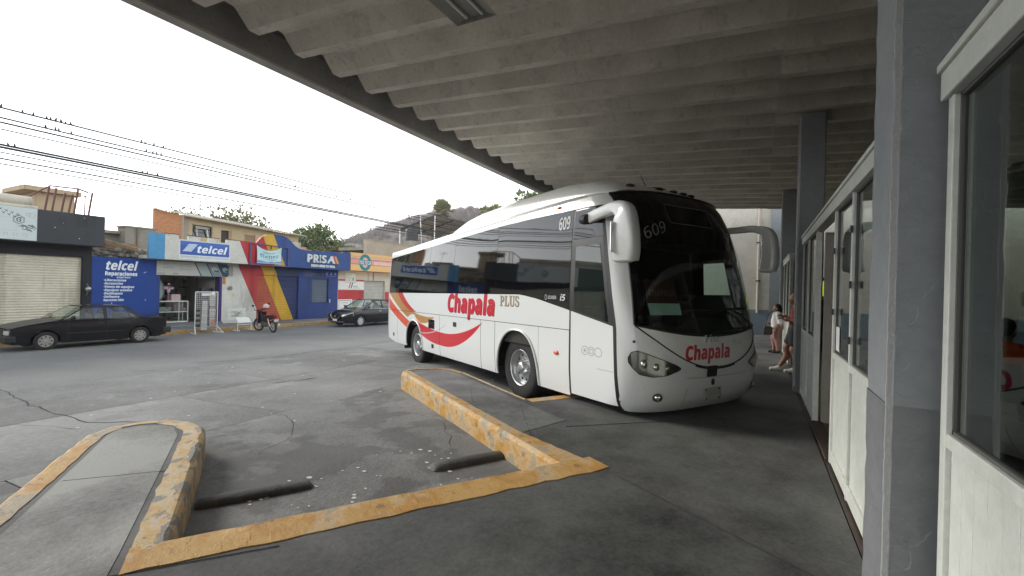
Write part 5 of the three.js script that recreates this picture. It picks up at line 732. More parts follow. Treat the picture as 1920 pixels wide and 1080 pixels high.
    part(t, 'window_trim', [tube([[P.b - 0.02, belt + 0.005, s * (Gw(belt) + 0.006)], [0.3, belt + 0.005, s * (Gw(belt) + 0.006)], [a0 - 0.1, belt + 0.005, s * (Gw(belt) + 0.006)]], 0.008, 8, 5), tube([[b0 + 0.1, belt + 0.005, s * (Gw(belt) + 0.006)], [P.b - 0.02, belt + 0.005, s * (Gw(belt) + 0.006)]], 0.008, 6, 5), rod([P.q[0], belt, s * Gw(belt)], [P.q[1], yr, s * Gw(yr)], 0.012)], o.chromeTrim ? M.chrome : trim);
    for (const [x, l] of o.seams) part(t, 'door_seam', tube([[x, yb(x) + 0.1, s * sidePt(x, 0.3)[2]], [x, 0.5, s * (sidePt(x, 0.5)[2] + 0.001)], [x, 0.7, s * (sidePt(x, 0.7)[2] + 0.001)], [x + l, top(x) - 0.03, s * (sidePt(x, top(x) - 0.03)[2] + 0.001)]], 0.005, 10, 5), M.black);
    for (const x of o.handles) part(t, 'door_handle', [rbox(x - 0.08, x + 0.08, belt - 0.14, belt - 0.105, s * sidePt(x, belt - 0.12)[2] - 0.01, s * sidePt(x, belt - 0.12)[2] + 0.022, 0.01)], o.chromeTrim ? M.chrome : trim);
    part(t, 'door_mirror', [new THREE.SphereGeometry(1, 12, 10).scale(0.06, 0.065, 0.095).translate(a0 - 0.3, belt + 0.09, s * (W + 0.07)), rod([a0 - 0.28, belt + 0.03, s * (W - 0.06)], [a0 - 0.3, belt + 0.07, s * (W + 0.04)], 0.025)], o.mirror || trim);
    part(t, 'rub_strip', tube(xs.filter((x) => x > wx[1] + R && x < wx[0] - R).map((x) => [x, 0.5, s * (sidePt(x, 0.5)[2] + 0.006)]), 0.016, 30, 6), o.chromeTrim ? col : trim);
    const hl = part(t, 'headlight', grid(10, 4, (u, v) => { const q = o.head(u, v); return [q[0], q[1], s * q[2]]; }), o.headMat || plain(0.55, 0.56, 0.54, 0.12, 0.3)); const tl = part(t, 'tail_light', rbox(xR - 0.03, xR + 0.06, belt - 0.26, belt - 0.1, s > 0 ? W * 0.55 : -W * 0.93, s > 0 ? W * 0.93 : -W * 0.55, 0.02), M.red);
  }
  part(t, 'roof', grid(14, 12, (u, v) => { const e = lerp(1, -1, v), x = lerp(XB(roof - 0.02), XA(roof - 0.02), u); return [x, roof - 0.012 - 0.02 * Math.pow(Math.abs(e), 4) + 0.03 * (1 - Math.pow(2 * u - 1, 2)), e * Gw(roof - 0.02)]; }), col);
  const ws = (X, d) => grid(12, 8, (u, v) => { const y = lerp(belt, roof - 0.02, v), e = lerp(d, -d, u); return [X(y) + d * 0.06 * (1 - e * e), y, e * (Gw(y) - 0.01)]; });
  const sc = part(t, 'windscreen', ws(XA, 1), gl); part(t, 'rear_screen', ws(XB, -1), gl);
  part(sc, 'wiper', tube([[a0 + 0.08, belt + 0.01, 0.4], [a0 - 0.02, belt + 0.06, 0.1], [a0 - 0.04, belt + 0.07, -0.3]], 0.008, 10, 5), trim);
  part(t, 'dashboard', rbox(a0 - 0.5, a0 + 0.0, belt - 0.15, belt + 0.02, -W * 0.85, W * 0.85, 0.05), M.black);
  for (const [x, z] of [[0.05, 0.36], [0.05, -0.36]]) part(t, 'seat', [rbox(x - 0.25, x + 0.25, 0.44, 0.6, z - 0.24, z + 0.24, 0.06), rbox(x - 0.38, x - 0.22, 0.5, belt + 0.18, z - 0.23, z + 0.23, 0.06), rbox(x - 0.38, x - 0.26, belt + 0.18, belt + 0.32, z - 0.12, z + 0.12, 0.05)], o.seat);
  part(t, 'rear_bench', [rbox(-1.15, -0.98, 0.5, belt + 0.15, -W * 0.8, W * 0.8, 0.06), rbox(-1.0, -0.55, 0.44, 0.58, -W * 0.8, W * 0.8, 0.06)], o.seat);
  o.extra(t, { col, trim, plan, tuck, top, sidePt });
  return t;
}
const alloy = plain(0.42, 0.40, 0.37, 0.4, 0.5);
sedan({ label: 'old boxy black saloon with dusty bonnet parked before the cream shutter', pos: [-20.42, lotY(-20.4), -7.26], turn: -Math.PI / 2, color: [0.012, 0.012, 0.015], W: 0.83, xF: 2.02, xR: -2.1, wx: [1.24, -1.27], wr: 0.29, taper: 0.06, bulge: 0.05,
  deck: [[-2.1, 0.86], [-2.0, 0.93], [-1.3, 0.95], [-0.8, 0.92], [0.8, 0.915], [1.0, 0.90], [1.6, 0.80], [1.95, 0.72], [2.02, 0.68]], belt: 0.915, roof: 1.37, a0: 0.92, a1: 0.22, b0: -1.42, b1: -0.86, pillars: { a: 0.07, b: -0.28, c: 0.16, q: [-1.0, -0.86] }, seams: [[0.72, 0], [-0.3, 0], [-0.98, 0.1]], handles: [-0.12, -0.88], rim: alloy, holes: 8, seat: plain(0.12, 0.12, 0.12, 0.9), glass: new THREE.MeshPhysicalMaterial({ color: lin(0.82, 0.88, 0.86), roughness: 0.0, transmission: 1, thickness: 0, ior: 1.6 }),
  head: (u, v) => [2.075 - 0.08 * Math.pow(u, 2), lerp(0.52, 0.645, v), lerp(0.42, 0.80, u)],
  extra: (t, h) => { part(t, 'grille', box(2.06, 2.085, 0.54, 0.65, -0.4, 0.4), M.black); part(t, 'front_bumper', rbox(1.9, 2.17, 0.28, 0.5, -0.82, 0.82, 0.05, 3), h.trim); part(t, 'rear_bumper', rbox(-2.27, -2.0, 0.32, 0.55, -0.82, 0.82, 0.05, 3), h.trim); part(t, 'number_plate', rbox(2.165, 2.18, 0.38, 0.5, -0.15, 0.15, 0.005), M.whitePlain);
    part(t, 'dusty_bonnet', grid(10, 8, (u, v) => { const x = lerp(0.98, 1.98, u), e = lerp(0.92, -0.92, v), w = h.plan(x) * 0.95; return [x, h.top(x) + 0.029 - 0.025 * e * e, e * w]; }), new THREE.MeshPhysicalMaterial({ color: lin(0.10, 0.096, 0.085), roughness: 0.6, map: grime })); } });
sedan({ label: 'newer rounded black saloon with chrome trim parked near the back of the bus', pos: [-19.75, lotY(-19.7), -19.72], turn: -Math.PI / 2 - 0.03, color: [0.011, 0.012, 0.016], W: 0.87, xF: 2.12, xR: -2.25, wx: [1.32, -1.33], wr: 0.315, taper: 0.13, bulge: 0.16,
  deck: [[-2.25, 0.9], [-2.1, 1.02], [-1.4, 1.03], [-0.8, 0.97], [0.8, 0.95], [1.1, 0.94], [1.6, 0.86], [1.95, 0.74], [2.12, 0.62]], belt: 0.955, roof: 1.47, a0: 1.12, a1: 0.18, b0: -1.72, b1: -0.95, pillars: { a: 0.1, b: -0.32, c: 0.3, q: [-1.2, -1.0] }, seams: [[0.82, 0], [-0.3, 0], [-1.05, 0.1]], handles: [-0.1, -0.95], rim: plain(0.5, 0.5, 0.5, 0.3, 0.7), holes: 5, seat: plain(0.14, 0.13, 0.12, 0.9), chromeTrim: true, glass: new THREE.MeshPhysicalMaterial({ color: lin(0.75, 0.82, 0.8), roughness: 0.0, transmission: 1, thickness: 0, ior: 1.6 }), mirror: plain(0.05, 0.05, 0.06, 0.2),
  head: (u, v) => { const z = lerp(0.42, 0.84, u), x = 2.26 - 0.16 * Math.pow(z / 0.86, 2.5) - 0.32 * Math.pow(u, 1.5); return [x, lerp(lerp(0.56, 0.62, u), lerp(0.66, 0.79, u), v) , z * (1 - 0.02 * v)]; }, headMat: plain(0.6, 0.62, 0.62, 0.1, 0.4),
  extra: (t, h) => { part(t, 'grille', grid(10, 4, (u, v) => { const e = lerp(1, -1, u), y = lerp(0.42, 0.63, v); return [2.135 + 0.15 * (1 - Math.pow(Math.abs(e) * 0.45, 2.5)) * 0.97, y, e * lerp(0.2, 0.38, v)]; }), M.black); part(t, 'grille_chrome', tube([[2.26, 0.66, 0.40], [2.29, 0.56, 0.32], [2.3, 0.46, 0.2], [2.3, 0.45, 0], [2.3, 0.46, -0.2], [2.29, 0.56, -0.32], [2.26, 0.66, -0.40]], 0.018, 24, 6), M.chrome); part(t, 'badge', new THREE.CylinderGeometry(0.05, 0.05, 0.02, 14).rotateZ(Math.PI / 2).translate(2.3, 0.58, 0), M.chrome); part(t, 'number_plate', rbox(2.3, 2.315, 0.33, 0.45, -0.16, 0.16, 0.005), M.whitePlain); part(t, 'lower_intake', grid(12, 2, (u, v) => { const e = lerp(1, -1, u); return [2.13 + 0.15 * (1 - Math.pow(Math.abs(e) * 0.75, 2.5)), lerp(0.27, 0.33, v), e * 0.6]; }), plain(0.1, 0.1, 0.1)); } });

// ---------------------------------------------------------------- motorcycle and helmet
{
  const t = thing('motorcycle', 'small dark red motorcycle on its stand before the red striped shutter', 'motorcycle', [-20.12, lotY(-20.1), -13.74], Math.PI - 0.1);
  t.rotation.order = 'YXZ'; t.rotation.x = -0.12;
  const dk = plain(0.025, 0.02, 0.022, 0.45), maroon = plain(0.05, 0.008, 0.012, 0.3), wheelB = (x, r, steer) => { const w = new THREE.Group(); w.name = 'wheel'; t.add(w); w.position.set(x, r, 0); w.rotation.y = steer; part(w, 'tyre', new THREE.TorusGeometry(r - 0.04, 0.042, 10, 32), M.rubber); part(w, 'rim', new THREE.TorusGeometry(r - 0.085, 0.014, 8, 28), M.steel); part(w, 'hub', rod([0, 0, -0.06], [0, 0, 0.06], 0.05, 0.05, 12), M.steel); for (let k = 0; k < 9; k++) part(w, 'spoke', rod([0, 0, 0], [Math.cos(k * 0.698) * (r - 0.085), Math.sin(k * 0.698) * (r - 0.085), 0], 0.006, 0.006, 4), M.steel); };
  wheelB(0.62, 0.285, 0.35); wheelB(-0.6, 0.285, 0);
  part(t, 'leg_shield', grid(10, 10, (s, v) => { const e = lerp(1, -1, s), y = lerp(0.38, 0.92, v); return [0.5 - 0.2 * v - 0.12 * e * e, y, e * (0.16 + 0.05 * v)]; }), maroon);
  part(t, 'front_fender', grid(10, 4, (s, v) => { const a = 0.5 + 1.9 * s, e = lerp(1, -1, v); return [0.62 + 0.32 * Math.cos(a), 0.285 + 0.32 * Math.sin(a), e * 0.06]; }), maroon); part(t, 'fork', [rod([0.62, 0.285, 0.08], [0.4, 0.9, 0.07], 0.022)], M.steel); part(t, 'fork', [rod([0.62, 0.285, -0.08], [0.4, 0.9, -0.07], 0.022)], M.steel);
  part(t, 'frame', tube([[0.38, 0.9, 0], [0.2, 0.55, 0], [-0.1, 0.5, 0], [-0.4, 0.62, 0], [-0.75, 0.78, 0]], 0.05, 24, 8), dk); part(t, 'engine', [rbox(-0.12, 0.2, 0.24, 0.5, -0.13, 0.13, 0.05), rod([0.05, 0.36, 0], [0.3, 0.4, 0], 0.075, 0.065, 12)], plain(0.12, 0.11, 0.11, 0.5, 0.4));
  part(t, 'seat', grid(16, 10, (s, v) => { const a = Math.PI * v, x = lerp(0.18, -0.72, s); return [x, 0.74 + 0.06 * s + 0.05 * Math.sin(a) - 0.03 * Math.sin(Math.PI * s), Math.cos(a) * (0.09 + 0.05 * Math.sin(Math.PI * s))]; }), plain(0.02, 0.015, 0.018, 0.6)); part(t, 'side_cover', [rbox(-0.62, 0.05, 0.5, 0.76, -0.12, 0.12, 0.08, 3)], maroon); part(t, 'tail', [rbox(-0.88, -0.55, 0.68, 0.84, -0.09, 0.09, 0.05, 3)], maroon); part(t, 'tail_light', [rbox(-0.92, -0.86, 0.74, 0.81, -0.06, 0.06, 0.02)], plain(0.3, 0.015, 0.02, 0.3));
  part(t, 'number_plate', [box(-0.008, 0.008, -0.06, 0.06, -0.1, 0.1)].map((g) => g.rotateZ(0.35).translate(-0.93, 0.58, 0)), M.whitePlain); part(t, 'rear_fender', grid(10, 4, (s, v) => { const a = 1.2 + 1.7 * s, e = lerp(1, -1, v); return [-0.6 + 0.33 * Math.cos(a), 0.285 + 0.33 * Math.sin(a), e * 0.07]; }), dk);
  part(t, 'handlebar', tube([[0.2, 1.06, 0.36], [0.3, 1.02, 0.15], [0.38, 0.98, 0], [0.3, 1.02, -0.15], [0.2, 1.06, -0.36]], 0.018, 24, 8), dk); part(t, 'headlight', [new THREE.SphereGeometry(0.1, 14, 10).scale(0.8, 1, 1).translate(0.46, 0.94, 0)], plain(0.3, 0.3, 0.3, 0.2, 0.4)); part(t, 'front_cowl', [rbox(0.3, 0.5, 0.84, 1.04, -0.11, 0.11, 0.06, 3)], maroon);
  for (const s of [1, -1]) { const m = part(t, 'mirror', [rod([0.26, 1.04, s * 0.28], [0.24, 1.24, s * 0.36], 0.008)], dk); part(m, 'mirror_glass', new THREE.SphereGeometry(1, 10, 8).scale(0.02, 0.045, 0.07).translate(0.24, 1.26, s * 0.37), dk); part(t, 'indicator', [rod([-0.84, 0.64, s * 0.08], [-0.88, 0.62, s * 0.2], 0.012), new THREE.SphereGeometry(0.035, 8, 6).translate(-0.88, 0.62, s * 0.22)], M.orangeLens); part(t, 'shock', [rod([-0.58, 0.3, s * 0.13], [-0.45, 0.66, s * 0.12], 0.03)], M.steel); }
  part(t, 'exhaust', [rod([0.15, 0.24, 0.14], [-0.2, 0.24, 0.16], 0.025), rod([-0.2, 0.24, 0.16], [-0.8, 0.36, 0.17], 0.05, 0.055, 12)], M.steel); part(t, 'kickstand', [rod([0, 0.26, 0.1], [0.08, 0.03, 0.3], 0.016)], dk); part(t, 'foot_peg', [rod([0.05, 0.28, -0.24], [0.05, 0.28, 0.24], 0.018)], dk);
  const h = thing('helmet', 'white and red helmet hung on the motorcycle handlebar', 'helmet', [-20.42, lotY(-20.1) + 1.15, -13.9], 2.6);
  part(h, 'shell', new THREE.SphereGeometry(0.145, 20, 14, 0, Math.PI * 2, 0, 2.1).scale(1.1, 1, 0.95), plain(0.66, 0.5, 0.48, 0.3)); part(h, 'chin_bar', [new THREE.TorusGeometry(0.125, 0.035, 8, 20).scale(1.1, 1, 1).rotateX(Math.PI / 2).translate(0.01, -0.09, 0)], plain(0.2, 0.02, 0.03, 0.35)); part(h, 'visor', [new THREE.SphereGeometry(0.15, 14, 8, -0.9, 1.8, 1.2, 0.6).rotateY(Math.PI).scale(1.1, 1, 0.95)], plain(0.03, 0.01, 0.012, 0.15));
}

// ---------------------------------------------------------------- the coach
// local axes: +x forward, +z its right hand side (door side), y up from the road; origin under the front axle line
const coach = thing('coach', 'white long distance coach with red and gold swoosh parked nose in at the platform', 'bus', [-2.73, -0.335, -8.35], THREE.MathUtils.degToRad(-30.5));
coach.rotation.order = 'YXZ'; coach.scale.set(1.165, 1.01, 1.09); coach.rotation.z = 0.018;
{
  const T = coach;
  const cw = (y) => pl([[0.26, 1.225], [0.45, 1.262], [0.8, 1.285], [1.86, 1.29], [2.6, 1.262], [3.0, 1.235], [3.2, 1.21], [3.4, 1.17]], y);
  const xf = (y) => pl([[0.34, 2.1], [0.42, 2.17], [0.5, 2.22], [0.65, 2.26], [0.9, 2.28], [1.15, 2.27], [1.3, 2.25], [1.45, 2.23], [1.85, 2.16], [2.4, 2.06], [2.9, 1.92], [3.2, 1.80], [3.4, 1.67]], y);
  const L = 0.5, PW = 3.7, xm = (y) => xf(y) - L;
  const frontX = (z, y) => xm(y) + L * Math.sqrt(Math.max(0, 1 - Math.pow(Math.min(1, Math.abs(z) / cw(y)), PW)));
  const sideZ = (x, y) => { const k = (x - xm(y)) / L; return k <= 0 ? cw(y) : cw(y) * Math.pow(Math.max(0, 1 - k * k), 1 / PW); };
  const zp = (y) => pl([[0.26, 1.14], [1.41, 1.18], [3.3, 1.1]], y);
  const xd = (y) => pl([[0.3, 1.84], [1.45, 1.79], [2.65, 1.58], [3.2, 1.46]], y);
  const wb = (x) => pl([[-0.2, 1.86], [0.25, 1.79], [1.0, 1.63], [1.8, 1.45]], x);
  const gt = (x) => pl([[-6.8, 2.93], [-3, 3.08], [-0.8, 3.16], [1.6, 3.14]], x);
  const wt = (x) => pl([[-6.8, 3.08], [-0.5, 3.27], [0.7, 3.30]], x);
  const yfront = (e) => 3.30 + 0.08 * (1 - e * e);
  const phiP = (y) => Math.acos(Math.pow(Math.min(1, zp(y) / cw(y)), PW / 2)), phiD = (y) => Math.asin(clamp((xd(y) - xm(y)) / L));
  const ring = (phi, y) => [xm(y) + L * Math.sin(phi), y, cw(y) * Math.pow(Math.cos(phi), 2 / PW)];
  const arch = (x, cx, R, top) => { const d = Math.abs(x - cx) / R; return d >= 1 ? 0.37 : Math.max(0.37, 0.37 + (top - 0.37) * Math.pow(1 - Math.pow(d, 2.3), 1 / 2.3)); };
  const FA = [-0.32, 0.59, 1.225], RA = [-4.86, 0.55, 1.10];
  const yb = (x) => Math.max(arch(x, ...FA), arch(x, ...RA)) + smooth(-6.2, -7.1, x) * 0.12;
  // paint and print
  const UV = (p) => [(p[0] + 7.4) / 9.6, (p[1] - 0.28) / 1.64];
  const livery = canvasTex(2048, 350, (c, w, h) => {
    c.fillStyle = '#dcdedd'; c.fillRect(0, 0, w, h); const X = (x) => (x + 0.2 * smooth(-5.2, -3.6, x) + 7.4) / 9.6 * w, Y = (y) => h - (y - 0.28) / 1.64 * h;
    const shape = (col, pts) => { c.fillStyle = col; c.beginPath(); pts.forEach((p, i) => (i === 0 ? c.moveTo(X(p[0]), Y(p[1])) : p.length === 4 ? c.quadraticCurveTo(X(p[0]), Y(p[1]), X(p[2]), Y(p[3])) : c.lineTo(X(p[0]), Y(p[1])))); c.closePath(); c.fill(); };
    shape('#d8502e', [[-7.4, 1.92], [-7.1, 1.92], [-6.5, 1.45, -5.2, 1.08], [-4.9, 0.98], [-4.7, 0.84], [-5.4, 0.9], [-6.5, 1.2, -7.4, 1.7]]);
    shape('#b4864a', [[-6.9, 1.92], [-6.2, 1.92], [-5.75, 1.5, -4.95, 1.36], [-4.5, 1.22, -3.8, 1.27], [-4.05, 1.08, -4.45, 1.08], [-4.7, 1.1, -4.85, 1.28], [-5.05, 1.3, -5.3, 1.18], [-6.1, 1.42, -6.9, 1.92]]);
    shape('#c0392f', [[-6.2, 1.92], [-5.75, 1.92], [-5.5, 1.6, -4.75, 1.35], [-5.1, 1.36], [-5.7, 1.5, -6.2, 1.92]]);
    shape('#c8202c', [[-4.8, 1.14], [-3.9, 0.9, -3.05, 0.93], [-2.3, 0.98, -1.62, 1.29], [-2.0, 0.95, -2.45, 0.78], [-2.9, 0.6, -3.4, 0.62], [-4.1, 0.62, -4.55, 0.82], [-4.75, 0.95, -4.8, 1.14]]);
    c.strokeStyle = '#c9c3bd'; c.lineWidth = 5; c.beginPath(); c.moveTo(X(-4.6), Y(0.83)); c.quadraticCurveTo(X(-3.9), Y(0.8), X(-3.2), Y(1.12)); c.stroke();
    const chap = (dx, dy, col) => fitTxt(c, 'Chapala', X(-3.14) + dx, Y(1.46) + dy, X(-1.2) - X(-3.14), 112, 'bold italic', col, { skew: -0.12, stroke: col, lw: 7 });
    chap(4, 3, '#7d1620'); chap(0, 0, '#c41f2d'); fitTxt(c, 'PLUS', X(-1.03) + 3, Y(1.65) + 2, X(-0.44) - X(-1.03), 56, 'bold', '#4a3d34', { face: 'serif' }); fitTxt(c, 'PLUS', X(-1.03), Y(1.65), X(-0.44) - X(-1.03), 56, 'bold', '#a08a6c', { face: 'serif' });
    c.strokeStyle = '#9aa0a2'; c.lineWidth = 2; for (const x of [1.08, 1.2, 1.32]) { c.beginPath(); c.arc(X(x), Y(1.08), 13, 0, 7); c.stroke(); } c.beginPath(); for (let k = 0; k < 6; k++) { c.moveTo(X(1.08), Y(1.08)); c.lineTo(X(1.08) + 8 * Math.cos(k * 1.05), Y(1.08) + 8 * Math.sin(k * 1.05)); } c.stroke(); c.strokeRect(X(1.2) - 6, Y(1.08) - 6, 12, 12); fitTxt(c, '♫', X(1.32) - 7, Y(1.08) + 7, 14, 18, '', '#9aa0a2');
    c.fillStyle = '#a9aba8'; const r = rng(202); for (let i = 0; i < 260; i++) { c.globalAlpha = 0.1 + 0.25 * r(); c.fillRect(r() * w, h * (0.55 + 0.45 * Math.sqrt(r())), 1 + r() * 3, 1 + r() * 2); } c.globalAlpha = 0.5; c.fillStyle = '#8b8d8b'; c.fillRect(X(1.3), Y(0.86), 60, 2); c.globalAlpha = 1;
  });
  const coat = { roughness: 0.32, clearcoat: 0.6, clearcoatRoughness: 0.12 };
  const body = new THREE.MeshPhysicalMaterial({ color: lin(0.67, 0.68, 0.67), map: coatTex, ...coat }), bodyR = new THREE.MeshPhysicalMaterial({ map: livery, ...coat }), dark = plain(0.012, 0.012, 0.013, 0.6), liner = plain(0.035, 0.033, 0.03, 0.9), seal = plain(0.012, 0.012, 0.013, 0.45);
  // side panels; sgn +1 right, -1 left
  const sidePatch = (x0, x1, lo, hi, nx, ny, sgn, off = 0, map = (s, a, b) => lerp(a, b, s)) => { const f = (s, t) => { let y = 0, x = 0; for (let k = 0; k < 2; k++) { const a = typeof x0 === 'function' ? x0(y || 1) : x0, b = typeof x1 === 'function' ? x1(y || 1) : x1; x = map(s, a, b); y = lerp(lo(x), hi(x), t); } const a = typeof x0 === 'function' ? x0(y) : x0, b = typeof x1 === 'function' ? x1(y) : x1; x = map(s, a, b); return [x, y, sgn * (sideZ(x, y) + off)]; }; return grid(nx, ny, sgn > 0 ? f : (s, t) => f(1 - s, t), UV); };
  const archMap = ([cx, R]) => (s) => cx - R * Math.cos(Math.PI * s);
  const g = 0.006, mid = () => 1.345, low = yb;
  for (const sgn of [1, -1]) {
    const m = sgn > 0 ? bodyR : body;
    // lower panels between the joints
    const cuts = [[-6.8, -6.08], [-6.08, RA[0] - RA[1]], [RA[0] + RA[1], -3.3], [-3.3, -1.48], [-1.48, -0.98], [-0.98, FA[0] - FA[1]], [FA[0] + FA[1], 0.97]];
    cuts.forEach(([a, b], i) => part(T, ['corner_panel', 'engine_flap', 'luggage_flap', 'luggage_flap', 'service_flap', 'wing_panel', 'wing_panel'][i], sidePatch(a + g, b - (i === 1 || i === 5 ? 0 : g), low, () => 1.338, 8, 10, sgn), m));
    part(T, 'arch_panel', sidePatch(0, 0, low, () => 1.338, 30, 8, sgn, 0, archMap(FA)), m); part(T, 'arch_panel', sidePatch(0, 0, low, () => 1.338, 30, 8, sgn, 0, archMap(RA)), m);
    part(T, 'belt_panel', sidePatch(-6.8, 0.97, () => 1.348, (x) => wb(x), 60, 8, sgn), m);
    part(T, 'panel_backing', sidePatch(-6.8, 1.9, (x) => Math.max(yb(x) + 0.03, 0.43), (x) => wb(x) + 0.02, 120, 4, sgn, -0.014), dark);
    // arch lips
    for (const [cx, R, top] of [FA, RA]) { const pts = []; for (let k = 0; k <= 26; k++) { const x = cx - R * Math.cos(Math.PI * k / 26), y = arch(x, cx, R, top); pts.push([x, Math.max(0.34, y + 0.012), sgn * (sideZ(x, y) + 0.004)]); } part(T, 'arch_lip', tube(pts, 0.02, 60, 6), body); }
    part(T, 'upper_band', grid(70, 4, (s, t) => { const q = (sgn > 0 ? s : 1 - s) * 2; if (q <= 1) { const xx = lerp(-6.8, 0.72, q), y = lerp(gt(xx), wt(xx), t), x = lerp(-6.8, xm(y), q); return [x, y, sgn * cw(y)]; } const y0 = 3.14; let y = lerp(y0, 3.3, t); const ph = (q - 1) * phiP(y); y = lerp(y0, yfront(cw(y) * Math.pow(Math.cos(ph), 2 / PW) / cw(3.34)), t); const r = ring(ph, y); return [r[0], r[1], sgn * r[2]]; }, UV), body);
    // side glazing
    const panes = [[-6.75, -5.45], [-5.45, -3.95], [-3.95, -2.66], [-2.66, -0.98], [-0.98, 0.965]];
    panes.forEach(([a, b]) => part(T, 'side_window', sidePatch(a + 0.004, b - 0.004, (x) => wb(x) + 0.003, (x) => gt(x) - 0.003, 8, 6, sgn, 0.004), M.tint));
    part(T, 'window_backing', sidePatch(-6.8, 0.98, (x) => wb(x), (x) => gt(x), 50, 4, sgn, -0.012), dark);
    // corner pillar from door edge to windscreen
    part(T, 'corner_pillar', grid(8, 40, (s, t) => { const y = lerp(0.355, 3.14, t), q = sgn > 0 ? s : 1 - s, r = ring(lerp(phiD(y) + 0.012, phiP(y), q), y); return [r[0], r[1], sgn * r[2]]; }), body);
    part(T, 'corner_lining', grid(4, 20, (s, t) => { const y = lerp(0.4, 3.14, t), r = ring(lerp(phiD(y) - 0.05, phiP(y), s), y); return [r[0] - 0.03, r[1], sgn * (r[2] - 0.03)]; }), dark);
    const tr = part(T, 'transom_window', sidePatch(1.0, (y) => xd(y) - 0.02, () => 2.69, () => 3.13, 6, 4, sgn, 0.003), M.tint);
  }
  // door (right) and driver's side (left)
  const door = part(T, 'door', sidePatch(1.0, (y) => xd(y) - 0.028, () => 0.41, (x) => wb(x), 10, 14, 1, 0.002), bodyR);
  part(door, 'door_glass', sidePatch(1.06, (y) => xd(y) - 0.09, (x) => wb(x) + 0.03, () => 2.58, 8, 8, 1, 0.006), new THREE.MeshPhysicalMaterial({ color: lin(0.01, 0.016, 0.014), roughness: 0.02, ior: 1.7 }));
  part(door, 'door_frame', [sidePatch(1.0, (y) => xd(y) - 0.028, () => 2.575, () => 2.685, 8, 2, 1, 0.003), sidePatch(1.0, 1.062, (x) => wb(x), () => 2.6, 2, 6, 1, 0.003), sidePatch((y) => xd(y) - 0.095, (y) => xd(y) - 0.028, (x) => wb(x), () => 2.6, 2, 6, 1, 0.003), sidePatch(1.0, (y) => xd(y) - 0.028, (x) => wb(x), (x) => wb(x) + 0.035, 8, 2, 1, 0.004)], seal);
  part(door, 'door_seal', [sidePatch(0.968, 1.002, () => 0.39, () => 3.13, 2, 20, 1, 0.001)], seal); part(door, 'door_seal', [sidePatch((y) => xd(y) - 0.03, (y) => xd(y) + 0.02, () => 0.37, () => 3.13, 2, 24, 1, 0.001)], seal);
  part(T, 'driver_panel', sidePatch(0.98, (y) => xd(y) + 0.01, () => 0.34, (x) => wb(x), 8, 10, -1), body); part(T, 'driver_window', sidePatch(1.02, (y) => xd(y) - 0.02, () => 1.9, () => 2.46, 8, 6, -1), M.glass); part(T, 'driver_window_frame', [sidePatch(0.98, (y) => xd(y) + 0.01, (x) => wb(x) - 0.01, () => 1.91, 6, 2, -1, 0.003), sidePatch(0.97, 1.2, (x) => wb(x), () => 2.7, 2, 4, -1, 0.003), sidePatch(0.98, (y) => xd(y) + 0.01, () => 2.45, () => 2.7, 6, 2, -1, 0.003)], seal);
  // front
  const wsb = (e) => 1.34 + 0.15 * Math.pow(Math.abs(e), 2), smile = (e) => 0.92 + 0.565 * Math.pow(Math.abs(e), 2.3), E = (s) => -Math.sin(Math.PI / 2 * (s * 2 - 1));
  const frontPatch = (lo, hi, nx, ny, off = 0, e0 = -1, e1 = 1, uvf) => grid(nx, ny, (s, t) => { const k = e0 === -1 && e1 === 1 ? E(s) : lerp(e1, e0, s), y = lerp(lo(k), hi(k), t), z = k * zp(y); return [frontX(z, y) + off, y, z + off * 0.9 * (z / 1.2) ** 3]; }, uvf);
  const fUV = (p) => [(1.2 - p[2]) / 2.4, (p[1] - 0.9) / 0.62];
  const apronTex = canvasTex(1024, 222, (c, w, h) => { c.fillStyle = '#dcdcd8'; c.fillRect(0, 0, w, h); const X = (z) => (1.2 - z) / 2.4 * w, Y = (y) => h - (y - 0.9) / 0.62 * h; fitTxt(c, 'Chapala', X(0.62), Y(1.04), 372, 88, 'bold italic', '#b31f2b', { skew: -0.1, stroke: '#b31f2b', lw: 5 }); fitTxt(c, 'PLUS', X(-0.34), Y(1.2), 88, 36, '', '#a9a398', { face: 'serif' }); speck(c, w, h, 260, 15, '#aaa9a2', 3); });
  part(T, 'front_flap', frontPatch((e) => smile(e) + 0.006, (e) => wsb(e) - 0.006, 50, 8, 0, -1, 1, fUV), new THREE.MeshPhysicalMaterial({ map: apronTex, ...coat }));
  part(T, 'bumper', frontPatch(() => 0.345, (e) => smile(e) - 0.006, 60, 14), body); part(T, 'front_backing', frontPatch(() => 0.42, (e) => wsb(e), 40, 8, -0.02), dark);
  const glassT = new THREE.MeshPhysicalMaterial({ color: lin(0.62, 0.76, 0.70), roughness: 0, transmission: 1, thickness: 0, ior: 1.5 }), mask = new THREE.MeshPhysicalMaterial({ color: lin(0.004, 0.004, 0.0045), roughness: 0.06, ior: 1.45 });
  const cutY = (e) => 2.58;
  part(T, 'windscreen', frontPatch((e) => wsb(e), cutY, 50, 14), glassT); part(T, 'windscreen_header', frontPatch(cutY, (e) => yfront(e * 0.91), 50, 12, 0.001), mask);
  const edge = (f, n = 60) => { const p = []; for (let k = 0; k <= n; k++) { const e = -Math.sin(Math.PI / 2 * (k / n * 2 - 1)), y = f(e), z = e * zp(y); p.push([frontX(z, y) + 0.003, y, z]); } return p; };
  part(T, 'flap_groove', tube(edge(smile), 0.009, 120, 6), dark); part(T, 'windscreen_seal', tube(edge(wsb), 0.016, 120, 6), seal); part(T, 'windscreen_seal', tube(edge((e) => yfront(e * 0.91)), 0.012, 120, 6), seal);
